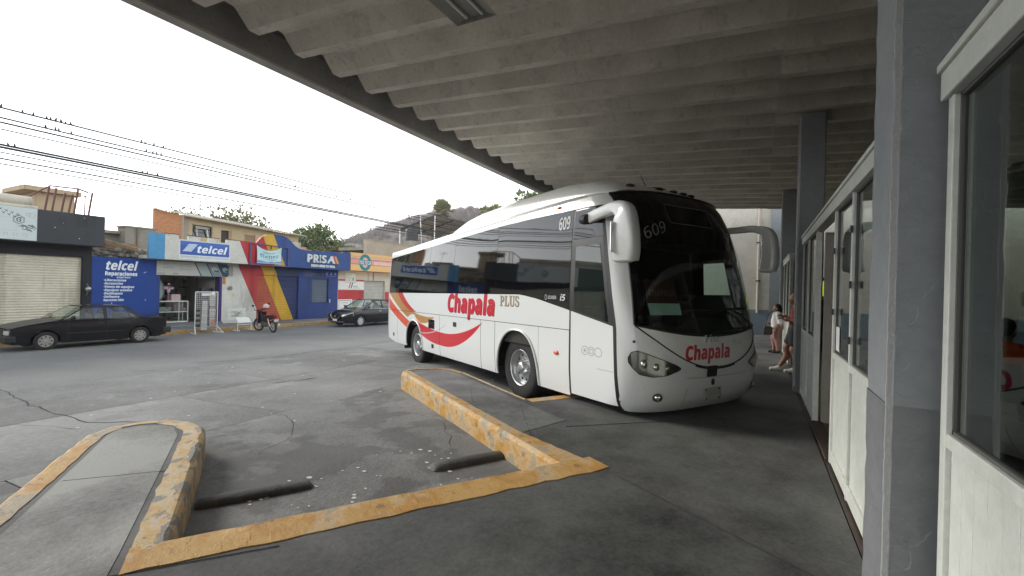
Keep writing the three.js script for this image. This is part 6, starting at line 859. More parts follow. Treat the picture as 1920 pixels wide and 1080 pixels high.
  for (const s of [-1, 1]) { const p = []; for (let k = 0; k <= 20; k++) { const y = lerp(1.49, 3.3, k / 20), z = zp(y); p.push([frontX(z, y) + 0.002, y, s * z]); } part(T, 'windscreen_seal', tube(p, 0.014, 40, 6), seal); }
  const pl2 = (e0, e1, y0, y1, off) => frontPatch(() => y0, () => y1, 8, 4, off, e0, e1);
  part(T, 'grille_slot', [frontPatch((e) => smile(e) - 0.03, (e) => smile(e) + 0.004, 20, 2, 0.004, -0.3, 0.38)], dark);
  part(T, 'sensor_cover', pl2(0.03, 0.2, 0.80, 0.945, 0.012), dark); part(T, 'oval_badge', new THREE.SphereGeometry(1, 14, 10).scale(0.012, 0.045, 0.032).translate(frontX(0, 0.72) + 0.004, 0.72, 0.09), dark);
  const plateT = canvasTex(256, 128, (c, w, h) => { c.fillStyle = '#b9b7ae'; c.fillRect(0, 0, w, h); c.fillStyle = '#98958b'; c.fillRect(0, 0, w, 26); c.fillStyle = '#a5a196'; c.fillRect(90, 40, 60, 70); speck(c, w, h, 500, 77, '#86837a', 6); });
  const plate = part(T, 'number_plate', rbox(-0.008, 0.008, -0.085, 0.085, -0.165, 0.165, 0.006), std({ color: lin(0.42, 0.41, 0.37), roughness: 0.5, map: grime })); plate.position.set(frontX(0, 0.56) + 0.018, 0.555, 0.08); for (const [y, z] of [[0.06, 0.13], [0.06, -0.13], [-0.06, 0.13], [-0.06, -0.13]]) part(plate, 'bolt', rod([0.006, y, z], [0.014, y, z], 0.012, 0.012, 8), dark);
  // chrome maker's lettering over the flap text
  { const eg = new TextGeometry('Irizar', { font, size: 0.1, depth: 0.008, curveSegments: 3 }); eg.computeBoundingBox(); eg.translate(-(eg.boundingBox.max.x) / 2, 0, 0).scale(0.85, 1, 1).rotateY(Math.PI / 2).translate(frontX(0, 1.3) + 0.006, 1.255, 0.10); part(T, 'maker_badge', eg, M.chrome); }
  part(T, 'bumper_seam', [tube([0.98, 0.8, 0.62, 0.55].map((y, i) => { const e = [0.5, 0.52, 0.55, 0.6][i], z = e * zp(y); return [frontX(z, y) + 0.001, [0.66, 0.58, 0.48, 0.4][i], e * zp(0.5)]; }), 0.004, 20, 5)], plain(0.25, 0.25, 0.25)); part(T, 'bumper_seam', [tube([-0.55, -0.3, 0, 0.3, 0.5].map((e) => { const y = 0.79 - 0.0 + 0.05 * e * e, z = e * zp(y); return [frontX(z, y) + 0.001, y, z]; }), 0.004, 40, 5)], plain(0.25, 0.25, 0.25));
  // headlights
  const headGlass = new THREE.MeshPhysicalMaterial({ color: lin(0.9, 0.9, 0.88), roughness: 0.04, transmission: 1, thickness: 0, ior: 1.35 });
  for (const s of [1, -1]) {
    const lo = (k) => pl([[0.58, 0.925], [0.64, 0.895], [0.75, 0.85], [0.9, 0.83], [1.0, 0.86], [1.04, 0.93], [1.065, 1.02]], k), hi = (k) => pl([[0.58, 0.945], [0.64, 0.985], [0.75, 1.04], [0.9, 1.115], [1.0, 1.17], [1.04, 1.15], [1.065, 1.06]], k);
    const hp = (off, shrink) => grid(24, 6, (u, t) => { const k = lerp(0.585 + shrink, 1.062 - shrink, s > 0 ? 1 - u : u), a = lo(k) + shrink * 0.6, b = hi(k) - shrink * 0.6, y = lerp(a, Math.max(a + 0.004, b), t), z = Math.min(k * zp(y), cw(y) * 0.985); return [frontX(z, y) + off, y, s * (z + off * 0.7)]; });
    const hl = part(T, 'headlight', hp(0.006, 0), dark); part(hl, 'reflector', hp(0.010, 0.018), plain(0.30, 0.30, 0.29, 0.18, 1)); part(hl, 'cover', hp(0.022, 0.012), headGlass);
    for (const [k, y, r] of [[0.96, 1.0, 0.06], [0.86, 0.965, 0.05], [0.75, 0.945, 0.034]]) { const z = k * zp(y); part(hl, 'lamp_bowl', new THREE.SphereGeometry(r, 14, 10).scale(0.45, 1, 1).translate(frontX(z, y) + 0.006, y, s * z), M.chrome); }
    const yfg = 0.57, zf = 0.83 * zp(yfg), fog = part(T, 'fog_light', new THREE.CylinderGeometry(0.055, 0.06, 0.03, 18).rotateZ(-Math.PI / 2).rotateY(-s * 0.5).translate(frontX(zf, yfg) + 0.006, yfg, s * zf), M.darkSteel); part(fog, 'lens', new THREE.SphereGeometry(0.042, 14, 10).scale(0.5, 1, 1).rotateY(-s * 0.5).translate(frontX(zf, yfg) + 0.018, yfg, s * (zf + 0.006)), M.chrome);
    part(T, 'side_marker', new THREE.SphereGeometry(1, 12, 8).scale(0.055, 0.036, 0.02).translate(0.7, 0.97, s * (sideZ(0.7, 0.97) + 0.004)), M.orangeLens); part(T, 'roof_marker', new THREE.SphereGeometry(1, 12, 8).scale(0.05, 0.02, 0.02).translate(0.62, 3.235, s * (cw(3.235) + 0.004)), M.orangeLens);
    part(T, 'step_lamp', new THREE.SphereGeometry(0.018, 10, 8).translate(frontX(1.2, 1.28) + 0.02, 1.28, s * 1.205), M.darkSteel);
  }
  // roof
  const roofBase = (x, e) => { const ed = wt(x), yT = pl([[-7, 3.2], [-5, 3.32], [-3, 3.42], [0, 3.5], [1.9, 3.5]], x); return ed + (yT - ed) * Math.pow(Math.max(0, 1 - Math.pow(Math.abs(e), 2.8)), 0.6); };
  const xEnd = (e) => { const y = yfront(e); return xm(y) + L * Math.sqrt(Math.max(0, 1 - Math.pow(Math.abs(e), PW))); };
  const roofP = (s, e, dy = 0, bump = null) => { const xe = xEnd(e), x = lerp(-6.85, xe, s), d = xe - x, b = d < 0.9 ? 1 - Math.pow(1 - d / 0.9, 2.2) : 1, y = lerp(yfront(e), roofBase(x, e), b); return [x, y + dy, e * cw(lerp(wt(x), 3.3, smooth(-1, 1, x)))]; };
  const Ee = (t) => Math.sin(Math.PI / 2 * (t * 2 - 1));
  part(T, 'roof', grid(60, 36, (s, t) => roofP(s, Ee(t)), null), body);
  part(T, 'roof_lining', grid(20, 12, (s, t) => roofP(0.01 + s * 0.95, Ee(t) * 0.97, -0.05)), liner);
  const bumpX = (x) => pl([[-3.35, -0.03], [-3.15, 0.12], [-2.8, 0.24], [-2.3, 0.30], [-1, 0.32], [0.3, 0.29], [0.9, 0.22], [1.3, 0.12], [1.5, 0.05], [1.65, -0.01]], x);
  part(T, 'roof_fairing', grid(60, 40, (s, t) => { const k = Ee(t), e = k * 0.86, p = roofP(lerp(0.39, 0.992, s), e), pr = Math.pow(Math.max(0, 1 - Math.pow(Math.abs(k), 7)), 0.5); return [p[0], p[1] + bumpX(p[0]) * pr - 0.015 * (1 - pr), p[2]]; }), body);
  part(T, 'fairing_seam', tube([-1, -0.8, -0.4, 0, 0.4, 0.8, 1].map((k) => { const x = -0.75; return [x, roofBase(x, k * 0.84) + bumpX(x) * Math.pow(Math.max(0.02, 1 - Math.pow(Math.abs(k), 7)), 0.5) + 0.003, k * 0.85 * 1.2]; }), 0.008, 30, 5), plain(0.15, 0.15, 0.15));
  for (const [e, ds] of [[0.62, 0.03], [-0.18, 0.02], [-0.38, 0.02], [-0.55, 0.02], [0.1, 0.02]]) { const p = roofP(1 - 0.03, e * 0.9); part(T, 'brow_lamp', new THREE.SphereGeometry(1, 12, 8).scale(0.05, 0.03, 0.075).translate(p[0] + 0.02, p[1] + bumpX(p[0]) * 0.8 + 0.01, p[2]), plain(0.05, 0.02, 0.015, 0.25)); }
  const ant = part(T, 'aerial', [rod([0.9, 3.6, -0.35], [0.72, 3.98, -0.35], 0.01, 0.005), rbox(0.8, 1.0, 3.66, 3.72, -0.4, -0.3, 0.02)], dark); part(T, 'roof_hatch', [rbox(0.4, 0.9, 3.7, 3.77, -0.75, -0.45, 0.03)], dark);
  // rear
  part(T, 'rear_wall', grid(30, 20, (s, t) => { const y = lerp(0.46, 3.1, t), e = Math.sin(Math.PI / 2 * (s * 2 - 1)); return [-6.8 - (0.3 - 0.1 * smooth(2, 3.1, y)) * Math.pow(Math.max(0, 1 - Math.pow(Math.abs(e), 5)), 1 / 3), y, e * cw(y)]; }), body);
  part(T, 'rear_roof_cap', grid(20, 6, (s, t) => { const e = Math.sin(Math.PI / 2 * (s * 2 - 1)), a = [-6.8 - 0.2 * Math.pow(Math.max(0, 1 - Math.pow(Math.abs(e), 5)), 1 / 3), 3.1, e * cw(3.1)], b = roofP(0, e); return [lerp(a[0], b[0], t), lerp(a[1], b[1], t) + 0.03 * Math.sin(Math.PI * t), lerp(a[2], b[2], t)]; }), body);
  // floor, interior
  part(T, 'underbody', rbox(-6.6, 1.75, 0.36, 0.98, -0.88, 0.88, 0.05), dark); part(T, 'axle', rod([-0.34, 0.54, -1.1], [-0.34, 0.54, 1.1], 0.09), dark); part(T, 'axle', rod([-4.83, 0.46, -1.1], [-4.83, 0.46, 1.1], 0.12), dark);
  part(T, 'cabin_floor', box(-6.7, 1.6, 0.98, 1.02, -1.2, 1.2), liner); part(T, 'cabin_bulkhead', box(-3.0, -2.96, 1.02, 3.2, -1.18, 1.18), liner);
  for (const s of [-1, 1]) part(T, 'cabin_lining', [sidePatch(-6.6, 0.98, () => 1.0, (x) => gt(x) + 0.1, 20, 4, s, -0.05)], liner);
  const dash = part(T, 'dashboard', grid(20, 8, (s, t) => { const e = lerp(1, -1, s), a = t * Math.PI * 0.62; const y = 1.12 + 0.30 * Math.sin(a) - (e < -0.2 ? -0.12 * Math.sin(a) : 0), xx = frontX(e * 1.05, 1.3) - 0.12 - 0.55 * t; return [xx, y, e * 1.08]; }), plain(0.022, 0.022, 0.024, 0.7)); part(dash, 'binnacle', rbox(1.35, 1.62, 1.35, 1.66, -1.0, -0.4, 0.08), plain(0.02, 0.02, 0.022, 0.6));
  part(T, 'steering_wheel', [new THREE.TorusGeometry(0.24, 0.018, 8, 28).rotateY(Math.PI / 2).rotateZ(-0.95).translate(1.22, 1.78, -0.68), rod([1.22, 1.78, -0.68], [1.4, 1.5, -0.68], 0.03), rod([1.22, 1.78, -0.92], [1.22, 1.78, -0.44], 0.015)], plain(0.015, 0.015, 0.016, 0.5));
  const seatG = merge([rbox(-0.25, 0.22, 0.38, 0.52, -0.23, 0.23, 0.05), rbox(-0.34, -0.2, 0.45, 1.15, -0.23, 0.23, 0.06), rbox(-0.36, -0.24, 1.1, 1.32, -0.14, 0.14, 0.05), box(-0.15, 0.1, 0, 0.4, -0.1, 0.1)]), seatC = plain(0.05, 0.045, 0.05, 0.9);
  for (const [x, z] of [[0.55, -0.68], [-0.3, -0.9], [-0.3, -0.42], [-0.3, 0.42], [-0.3, 0.9], [-1.2, -0.9], [-1.2, -0.42], [-1.2, 0.42], [-1.2, 0.9]]) { const m = part(T, 'passenger_seat', seatG, seatC); m.position.set(x, 1.02, z); }
  const sc = part(T, 'route_board', new THREE.PlaneGeometry(0.5, 0.32).rotateY(Math.PI / 2), std({ map: canvasTex(256, 160, (c, w, h) => { c.fillStyle = '#3a1210'; c.fillRect(0, 0, w, h); fitTxt(c, 'CHAPALA', 20, 110, w - 40, 60, 'bold', '#7a5a55'); }), roughness: 0.6 })); sc.position.set(frontX(0.72, 1.95) - 0.10, 1.93, 0.74); sc.rotation.z = 0.2; sc.rotation.y = -0.12;
  const pc = part(T, 'paper_card', new THREE.PlaneGeometry(0.5, 0.17).rotateY(Math.PI / 2), plain(0.55, 0.66, 0.6, 0.8)); pc.position.set(frontX(0.72, 1.72) - 0.10, 1.70, 0.72); pc.rotation.z = 0.28; pc.rotation.y = -0.12;
  part(T, 'header_box', [box(1.15, 1.3, 2.62, 3.2, -1.0, 1.0)], liner);
  // destination display outline and fleet numbers
  const decal = (name, w, h, draw, geo) => { const t = canvasTex(w, h, draw); return part(T, name, geo, std({ map: t, transparent: true, roughness: 0.5 })); };
  const fDecal = (z0, z1, y0, y1, off = 0.006) => grid(10, 4, (s, t) => { const y = lerp(y0, y1, t), z = lerp(z0, z1, s); return [frontX(z, y) + off, y, z]; });
  decal('display_outline', 512, 150, (c, w, h) => { c.clearRect(0, 0, w, h); c.strokeStyle = '#5c5c5e'; c.lineWidth = 9; c.strokeRect(8, 8, w - 16, h - 16); }, fDecal(0.48, -0.42, 2.88, 3.19)); decal('fleet_number', 256, 128, (c, w, h) => { c.clearRect(0, 0, w, h); fitTxt(c, '609', 12, 108, 230, 130, '', '#8b8b8d'); }, (() => { const gg = fDecal(0.95, 0.55, 2.66, 2.88, 0.008); const p = gg.attributes.position; for (let i = 0; i < p.count; i++) { const z = p.getZ(i), y = p.getY(i) + (0.75 - z) * 0.38; p.setY(i, y); p.setX(i, frontX(z, y) + 0.008); } gg.computeVertexNormals(); return gg; })());
  const sDecal = (x0, x1, y0, y1) => grid(6, 3, (s, t) => { const x = lerp(x0, x1, s), y = lerp(y0, y1, t); return [x, y, sideZ(x, y) + 0.008]; });
  decal('fleet_number', 256, 160, (c, w, h) => { c.clearRect(0, 0, w, h); fitTxt(c, '609', 6, 148, 244, 190, 'bold', '#c4c9cb'); }, sDecal(0.66, 0.92, 2.85, 3.08)); decal('model_lettering', 512, 96, (c, w, h) => { c.clearRect(0, 0, w, h); c.strokeStyle = '#c2c6c8'; c.lineWidth = 6; c.beginPath(); c.ellipse(50, 48, 20, 30, 0, 0, 7); c.stroke(); fitTxt(c, 'SCANIA', 95, 68, 190, 54, 'bold', '#b5babc'); fitTxt(c, 'i5', 350, 84, 110, 100, 'bold italic', '#d4d8d9'); }, sDecal(0.4, 0.93, 1.76, 1.89));
  decal('company_lettering', 1024, 64, (c, w, h) => { c.clearRect(0, 0, w, h); fitTxt(c, 'AUTOTRANSPORTES GUADALAJARA CHAPALA S.A. DE C.V.', 6, 48, w - 12, 46, '', '#7f8587'); }, grid(14, 2, (s, t) => { const x = lerp(-1.0, 0.6, s), y = lerp(3.185, 3.245, t); return [x, y, cw(y) + 0.006]; }));
  part(T, 'flap_window', [sidePatch(-3.92, -3.58, () => 0.98, () => 1.2, 4, 3, 1, 0.005)], M.tint); part(T, 'flap_latch', [sidePatch(-2.63, -2.48, () => 1.12, () => 1.22, 2, 2, 1, 0.005)], dark); part(T, 'flap_latch', [sidePatch(-3.76, -3.64, () => 0.5, () => 0.6, 2, 2, 1, 0.005)], dark); part(T, 'flap_latch', [sidePatch(-6.45, -6.35, () => 0.55, () => 0.65, 2, 2, 1, 0.005)], dark);
  // wipers
  part(T, 'wiper', [tube([[2.42, 1.42, -0.78], [2.52, 1.58, -0.62], [2.46, 1.70, -0.3]].map(([x, y, z]) => [frontX(z, y) + 0.05, y, z]), 0.014, 16, 6), tube([[0, 1.71, -0.75], [0, 1.70, -0.3], [0, 1.64, 0.12]].map(([, y, z]) => [frontX(z, y) + 0.03, y, z]), 0.012, 16, 6)], dark);
  part(T, 'wiper', [tube([[0, 1.45, -0.9], [0, 1.42, -0.4], [0, 1.39, 0.1]].map(([, y, z]) => [frontX(z, y) + 0.03, y, z]), 0.013, 16, 6)], dark);
  // mirrors: swept horn with a hanging housing
  const horn = (s) => { const P = [[1.14, 2.96, 1.18], [1.4, 2.98, 1.27], [1.7, 2.99, 1.37], [1.93, 2.985, 1.43], [2.08, 2.9, 1.46], [2.11, 2.68, 1.47], [2.11, 2.42, 1.46], [2.09, 2.3, 1.45], [2.09, 2.275, 1.45]], A = [0.085, 0.082, 0.08, 0.086, 0.125, 0.158, 0.166, 0.155, 0.06], Bz = [0.04, 0.045, 0.05, 0.06, 0.08, 0.09, 0.09, 0.085, 0.04];
    const cv = new THREE.CatmullRomCurve3(P.map((p) => V(...p))), n = 40, ex = (x) => Math.sign(x) * Math.pow(Math.abs(x), 0.55); return grid(20, n, (u, t) => { const p = cv.getPoint(t), d = cv.getTangent(t), q = t * (P.length - 1), i = Math.min(P.length - 2, Math.floor(q)), f = q - i, a = lerp(A[i], A[i + 1], f) * (s > 0 ? 1 : 0.66), b = lerp(Bz[i], Bz[i + 1], f), side = V(0, 0, 1), nrm = side.clone().cross(d).normalize(), bi = d.clone().cross(nrm).normalize(), th = u * 2 * Math.PI * (s > 0 ? 1 : -1), v = p.addScaledVector(nrm, a * ex(Math.cos(th))).addScaledVector(bi, b * ex(Math.sin(th))); return [v.x, v.y, s * v.z]; }); };
  for (const s of [1, -1]) { const mr = part(T, 'mirror', flat(horn(s)), body); part(mr, 'mirror_glass', rbox(2.0, 2.012, 2.4, 2.78, s > 0 ? 1.42 : -1.6, s > 0 ? 1.6 : -1.42, 0.004), M.chrome); part(mr, 'mirror_base', rod([1.1, 2.97, s * 1.15], [1.3, 2.96, s * 1.27], 0.1, 0.07, 12), dark); }
  // wheels
  const tyreG = new THREE.LatheGeometry([[0.29, -0.12], [0.33, -0.145], [0.42, -0.15], [0.48, -0.145], [0.51, -0.125], [0.518, -0.08], [0.518, 0.08], [0.51, 0.125], [0.48, 0.145], [0.42, 0.15], [0.33, 0.145], [0.29, 0.12]].map(([a, b]) => new THREE.Vector2(a, b)), 44).rotateX(Math.PI / 2);
  const disc = (() => { const s = new THREE.Shape(); s.absarc(0, 0, 0.255, 0, Math.PI * 2); for (let k = 0; k < 10; k++) { const a = k * Math.PI / 5, h = new THREE.Path(); h.absarc(Math.cos(a) * 0.205, Math.sin(a) * 0.205, 0.026, 0, Math.PI * 2); s.holes.push(h); } return new THREE.ExtrudeGeometry(s, { depth: 0.012, bevelEnabled: false, curveSegments: 20 }); })();
  const rimM = plain(0.52, 0.53, 0.54, 0.34, 0.8);
  const wheel = (x, s, deep) => { const w = new THREE.Group(); w.name = 'wheel'; T.add(w); w.position.set(x, deep ? 0.455 : 0.565, s * 1.05); w.scale.set(deep ? 0.88 : 0.92, deep ? 1.01 : 1.06, 1); if (s < 0) w.rotation.y = Math.PI; part(w, 'tyre', tyreG, M.rubber); const rim = part(w, 'rim', [new THREE.LatheGeometry([[0.252, 0.0], [0.262, 0.06], [0.282, 0.125], [0.302, 0.14], [0.302, 0.125]].map(([a, b]) => new THREE.Vector2(a, b)), 36).rotateX(Math.PI / 2), disc.clone().translate(0, 0, deep ? -0.05 : 0.03), new THREE.CylinderGeometry(0.25, 0.25, 0.01, 28).rotateX(Math.PI / 2).translate(0, 0, -0.08)], rimM); part(w, 'hub', [new THREE.LatheGeometry([[0, 0.14], [0.05, 0.14], [0.085, 0.125], [0.1, 0.09], [0.105, 0.03], [0.15, 0.025]].map(([a, b]) => new THREE.Vector2(a, b)), 28).rotateX(Math.PI / 2)], rimM); for (let k = 0; k < 10; k++) { const a = k * Math.PI / 5 + 0.3; part(w, 'wheel_nut', rod([Math.cos(a) * 0.135, Math.sin(a) * 0.135, 0.03], [Math.cos(a) * 0.135, Math.sin(a) * 0.135, 0.075], 0.016, 0.014, 6), rimM); } };
  for (const s of [1, -1]) { wheel(-0.34, s, false); wheel(-4.83, s, true); part(T, 'mudflap', [box(-5.72, -5.70, 0.25, 0.8, s > 0 ? 0.9 : -1.2, s > 0 ? 1.2 : -0.9)], dark); }
  for (const [cx, R] of [FA, RA]) part(T, 'wheel_well', [grid(20, 1, (s, t) => { const a = Math.PI * s; return [cx - (R + 0.02) * Math.cos(a), 0.5 + 0.72 * Math.sin(a), lerp(1.25, 0.85, t)]; }), grid(20, 1, (s, t) => { const a = Math.PI * s; return [cx - (R + 0.02) * Math.cos(a), 0.5 + 0.72 * Math.sin(a), lerp(-0.85, -1.25, t)]; })], dark);
}

// ---------------------------------------------------------------- people
function blob(bones, res = 64, k = 0.03) { // bones: [[x,y,z,r],[x,y,z,r]]; one smooth surface around tapered capsules
  const lo = V(1e9, 1e9, 1e9), hi = V(-1e9, -1e9, -1e9);
  for (const b of bones) for (const p of b) { lo.min(V(p[0] - p[3], p[1] - p[3], p[2] - p[3])); hi.max(V(p[0] + p[3], p[1] + p[3], p[2] + p[3])); }
  const c = lo.clone().add(hi).multiplyScalar(0.5), S = Math.max(hi.x - lo.x, hi.y - lo.y, hi.z - lo.z) / 2 * 1.12 + 0.02;
  const mc = new MarchingCubes(res, new THREE.MeshBasicMaterial(), false, false, 60000), h = res / 2; mc.isolation = 0;
  for (let z = 0; z < res; z++) for (let y = 0; y < res; y++) for (let x = 0; x < res; x++) {
    const px = c.x + (x - h) / h * S, py = c.y + (y - h) / h * S, pz = c.z + (z - h) / h * S; let acc = 0, best = 1e9;
    for (const [a, b] of bones) { const dx = b[0] - a[0], dy = b[1] - a[1], dz = b[2] - a[2], l2 = dx * dx + dy * dy + dz * dz || 1e-9, t = clamp(((px - a[0]) * dx + (py - a[1]) * dy + (pz - a[2]) * dz) / l2), ex = px - a[0] - dx * t, ey = py - a[1] - dy * t, ez = pz - a[2] - dz * t, d = Math.sqrt(ex * ex + ey * ey + ez * ez) - lerp(a[3], b[3], t); if (d < best) best = d; acc += Math.exp(-Math.min(60, Math.max(-60, d / k))); }
    mc.field[z * res * res + y * res + x] = -(acc > 1e-20 ? -k * Math.log(acc) : best);
  }
  mc.update(); const n = mc.count, g = new THREE.BufferGeometry(); g.setAttribute('position', new THREE.Float32BufferAttribute(mc.positionArray.slice(0, n * 3), 3));
  const m = mergeVertices(g, 1e-5); m.scale(S, S, S); m.translate(c.x, c.y, c.z); m.computeVertexNormals(); return flat(m);
}
const chain = (...p) => p.slice(1).map((q, i) => [p[i], q]);
function hand(w, d, side, curl = 0.5, s = 1) { // palm and five fingers, wrist w, pointing along d
  const f = V(...d).normalize(), sd = V(...side).normalize(), dn = f.clone().cross(sd).normalize(), P = (a, b, c, r) => { const v = V(...w).addScaledVector(f, a * s).addScaledVector(sd, b * s).addScaledVector(dn, c * s); return [v.x, v.y, v.z, r * s]; }, B = [...chain(P(0, 0, 0, 0.024), P(0.05, 0.012, 0, 0.022)), ...chain(P(0, 0, 0, 0.024), P(0.05, -0.016, 0, 0.021))];
  [[0.03, 0.072], [0.01, 0.08], [-0.01, 0.075], [-0.03, 0.058]].forEach(([b, l]) => B.push(...chain(P(0.075, b, 0, 0.0095), P(0.075 + l * 0.45, b, -curl * 0.015, 0.009), P(0.075 + l * (0.9 - 0.4 * curl), b, -curl * 0.05, 0.008)))); B.push(...chain(P(0.02, 0.03, 0, 0.011), P(0.055, 0.055, -0.012, 0.0095), P(0.085, 0.058, -0.03, 0.0085)));
  return blob(B, 44, 0.004);
}
const skin = plain(0.30, 0.16, 0.105, 0.6), hairM = plain(0.012, 0.010, 0.009, 0.65);
function headGeo(x, y, z, yaw) { // skull, jaw, nose, ears; face towards +x before the turn
  const g = [blob([[[0, 0.03, 0, 0.088], [-0.015, 0.045, 0, 0.09]], [[0.03, -0.03, 0, 0.06], [0.045, -0.075, 0, 0.035]], [[0.088, -0.005, 0, 0.012], [0.102, -0.03, 0, 0.016]], [[0.0, -0.01, 0.082, 0.014], [-0.01, -0.035, 0.084, 0.011]], [[0.0, -0.01, -0.082, 0.014], [-0.01, -0.035, -0.084, 0.011]], [[0.078, -0.062, 0.014, 0.011], [0.078, -0.062, -0.014, 0.011]], [[-0.01, -0.06, 0, 0.05], [-0.02, -0.14, 0, 0.05]]], 56, 0.012)];
  return merge(g).rotateY(yaw).translate(x, y, z);
}
const eyes = (p, x, y, z, yaw) => { for (const s of [1, -1]) part(p, 'eye', new THREE.SphereGeometry(0.011, 8, 6).translate(0.076, 0.004, s * 0.032).rotateY(yaw).translate(x, y, z), plain(0.02, 0.015, 0.012, 0.3)); };
{ // woman in white by the third column; faces the bays (-x)
  const t = thing('person', 'person in loose white blouse with dark shoulder bag standing by third column', 'person', [0.5, 0.0, -15.25], 0.25); t.scale.setScalar(0.86);
  // built facing -x
  const body = [...chain([0, 1.28, 0, 0.06], [0, 1.36, 0, 0.05]), ...chain([0.02, 0.9, 0, 0.15], [0, 1.08, 0, 0.135], [0.02, 1.25, 0, 0.13]), ...chain([0.02, 1.26, 0.13, 0.055], [0.05, 1.02, 0.2, 0.045], [-0.08, 0.85, 0.2, 0.036], [-0.1, 0.83, 0.2, 0.03]), ...chain([0.02, 1.26, -0.13, 0.055], [0.06, 1.0, -0.21, 0.045], [-0.16, 0.98, -0.18, 0.034], [-0.19, 0.985, -0.17, 0.029]), ...chain([0.01, 0.86, 0.085, 0.1], [-0.01, 0.47, 0.09, 0.066], [0.02, 0.28, 0.09, 0.06], [0.03, 0.08, 0.09, 0.042]), ...chain([0.01, 0.86, -0.085, 0.1], [-0.05, 0.47, -0.09, 0.066], [-0.03, 0.28, -0.09, 0.06], [-0.04, 0.08, -0.09, 0.042])];
  const b = part(t, 'body', [blob(body, 84, 0.02), headGeo(-0.015, 1.48, 0, Math.PI), hand([-0.1, 0.83, 0.2], [-0.4, -1, 0], [0, 0, 1], 0.6), hand([-0.19, 0.985, -0.17], [-1, 0.1, 0.2], [0, 0.3, 1], 0.9)], skin);
  eyes(t, -0.015, 1.48, 0, Math.PI);
  part(t, 'hair', blob([[[0.03, 1.53, 0, 0.1], [0.05, 1.49, 0, 0.1]], [[0.1, 1.45, 0, 0.06], [0.11, 1.36, 0, 0.05]], [[0.0, 1.56, 0.03, 0.075], [0.0, 1.56, -0.03, 0.075]]], 44, 0.015), hairM);
  part(t, 'blouse', blob([...chain([0.02, 0.86, 0, 0.185], [0.01, 1.06, 0, 0.165], [0.02, 1.24, 0, 0.15]), ...chain([0.02, 1.25, 0.13, 0.08], [0.05, 1.02, 0.2, 0.075]), ...chain([0.02, 1.25, -0.13, 0.08], [0.06, 1.03, -0.21, 0.075], [-0.02, 0.99, -0.2, 0.065])], 72, 0.02), plain(0.68, 0.66, 0.66, 0.85));
  part(t, 'trousers', blob([...chain([0.015, 0.85, 0.085, 0.118], [-0.01, 0.5, 0.09, 0.085], [0.015, 0.3, 0.09, 0.075]), ...chain([0.015, 0.85, -0.085, 0.118], [-0.05, 0.5, -0.09, 0.085], [-0.035, 0.3, -0.09, 0.075])], 64, 0.02), plain(0.30, 0.15, 0.14, 0.85));
  for (const [x, z] of [[0.03, 0.09], [-0.04, -0.09]]) part(t, 'shoe', blob([[[x + 0.03, 0.045, z, 0.045], [x - 0.14, 0.035, z, 0.038]], [[x, 0.07, z, 0.045], [x - 0.03, 0.05, z, 0.04]]], 32, 0.012), plain(0.03, 0.022, 0.02, 0.6));
  const bag = thing('shoulder_bag', 'dark brown shoulder bag hanging at the hip of the person in white', 'bag', [0.31, 0.66, -15.1], 0.25); part(bag, 'pouch', rbox(-0.15, 0.09, -0.14, 0.1, -0.05, 0.05, 0.05, 3), plain(0.03, 0.018, 0.02, 0.5)); part(bag, 'strap', tube([[-0.1, 0.1, 0.02], [-0.06, 0.32, 0.0], [0.08, 0.52, -0.08], [0.22, 0.5, -0.16], [0.26, 0.3, -0.14]], 0.012, 20, 5), plain(0.03, 0.018, 0.02, 0.5));
}
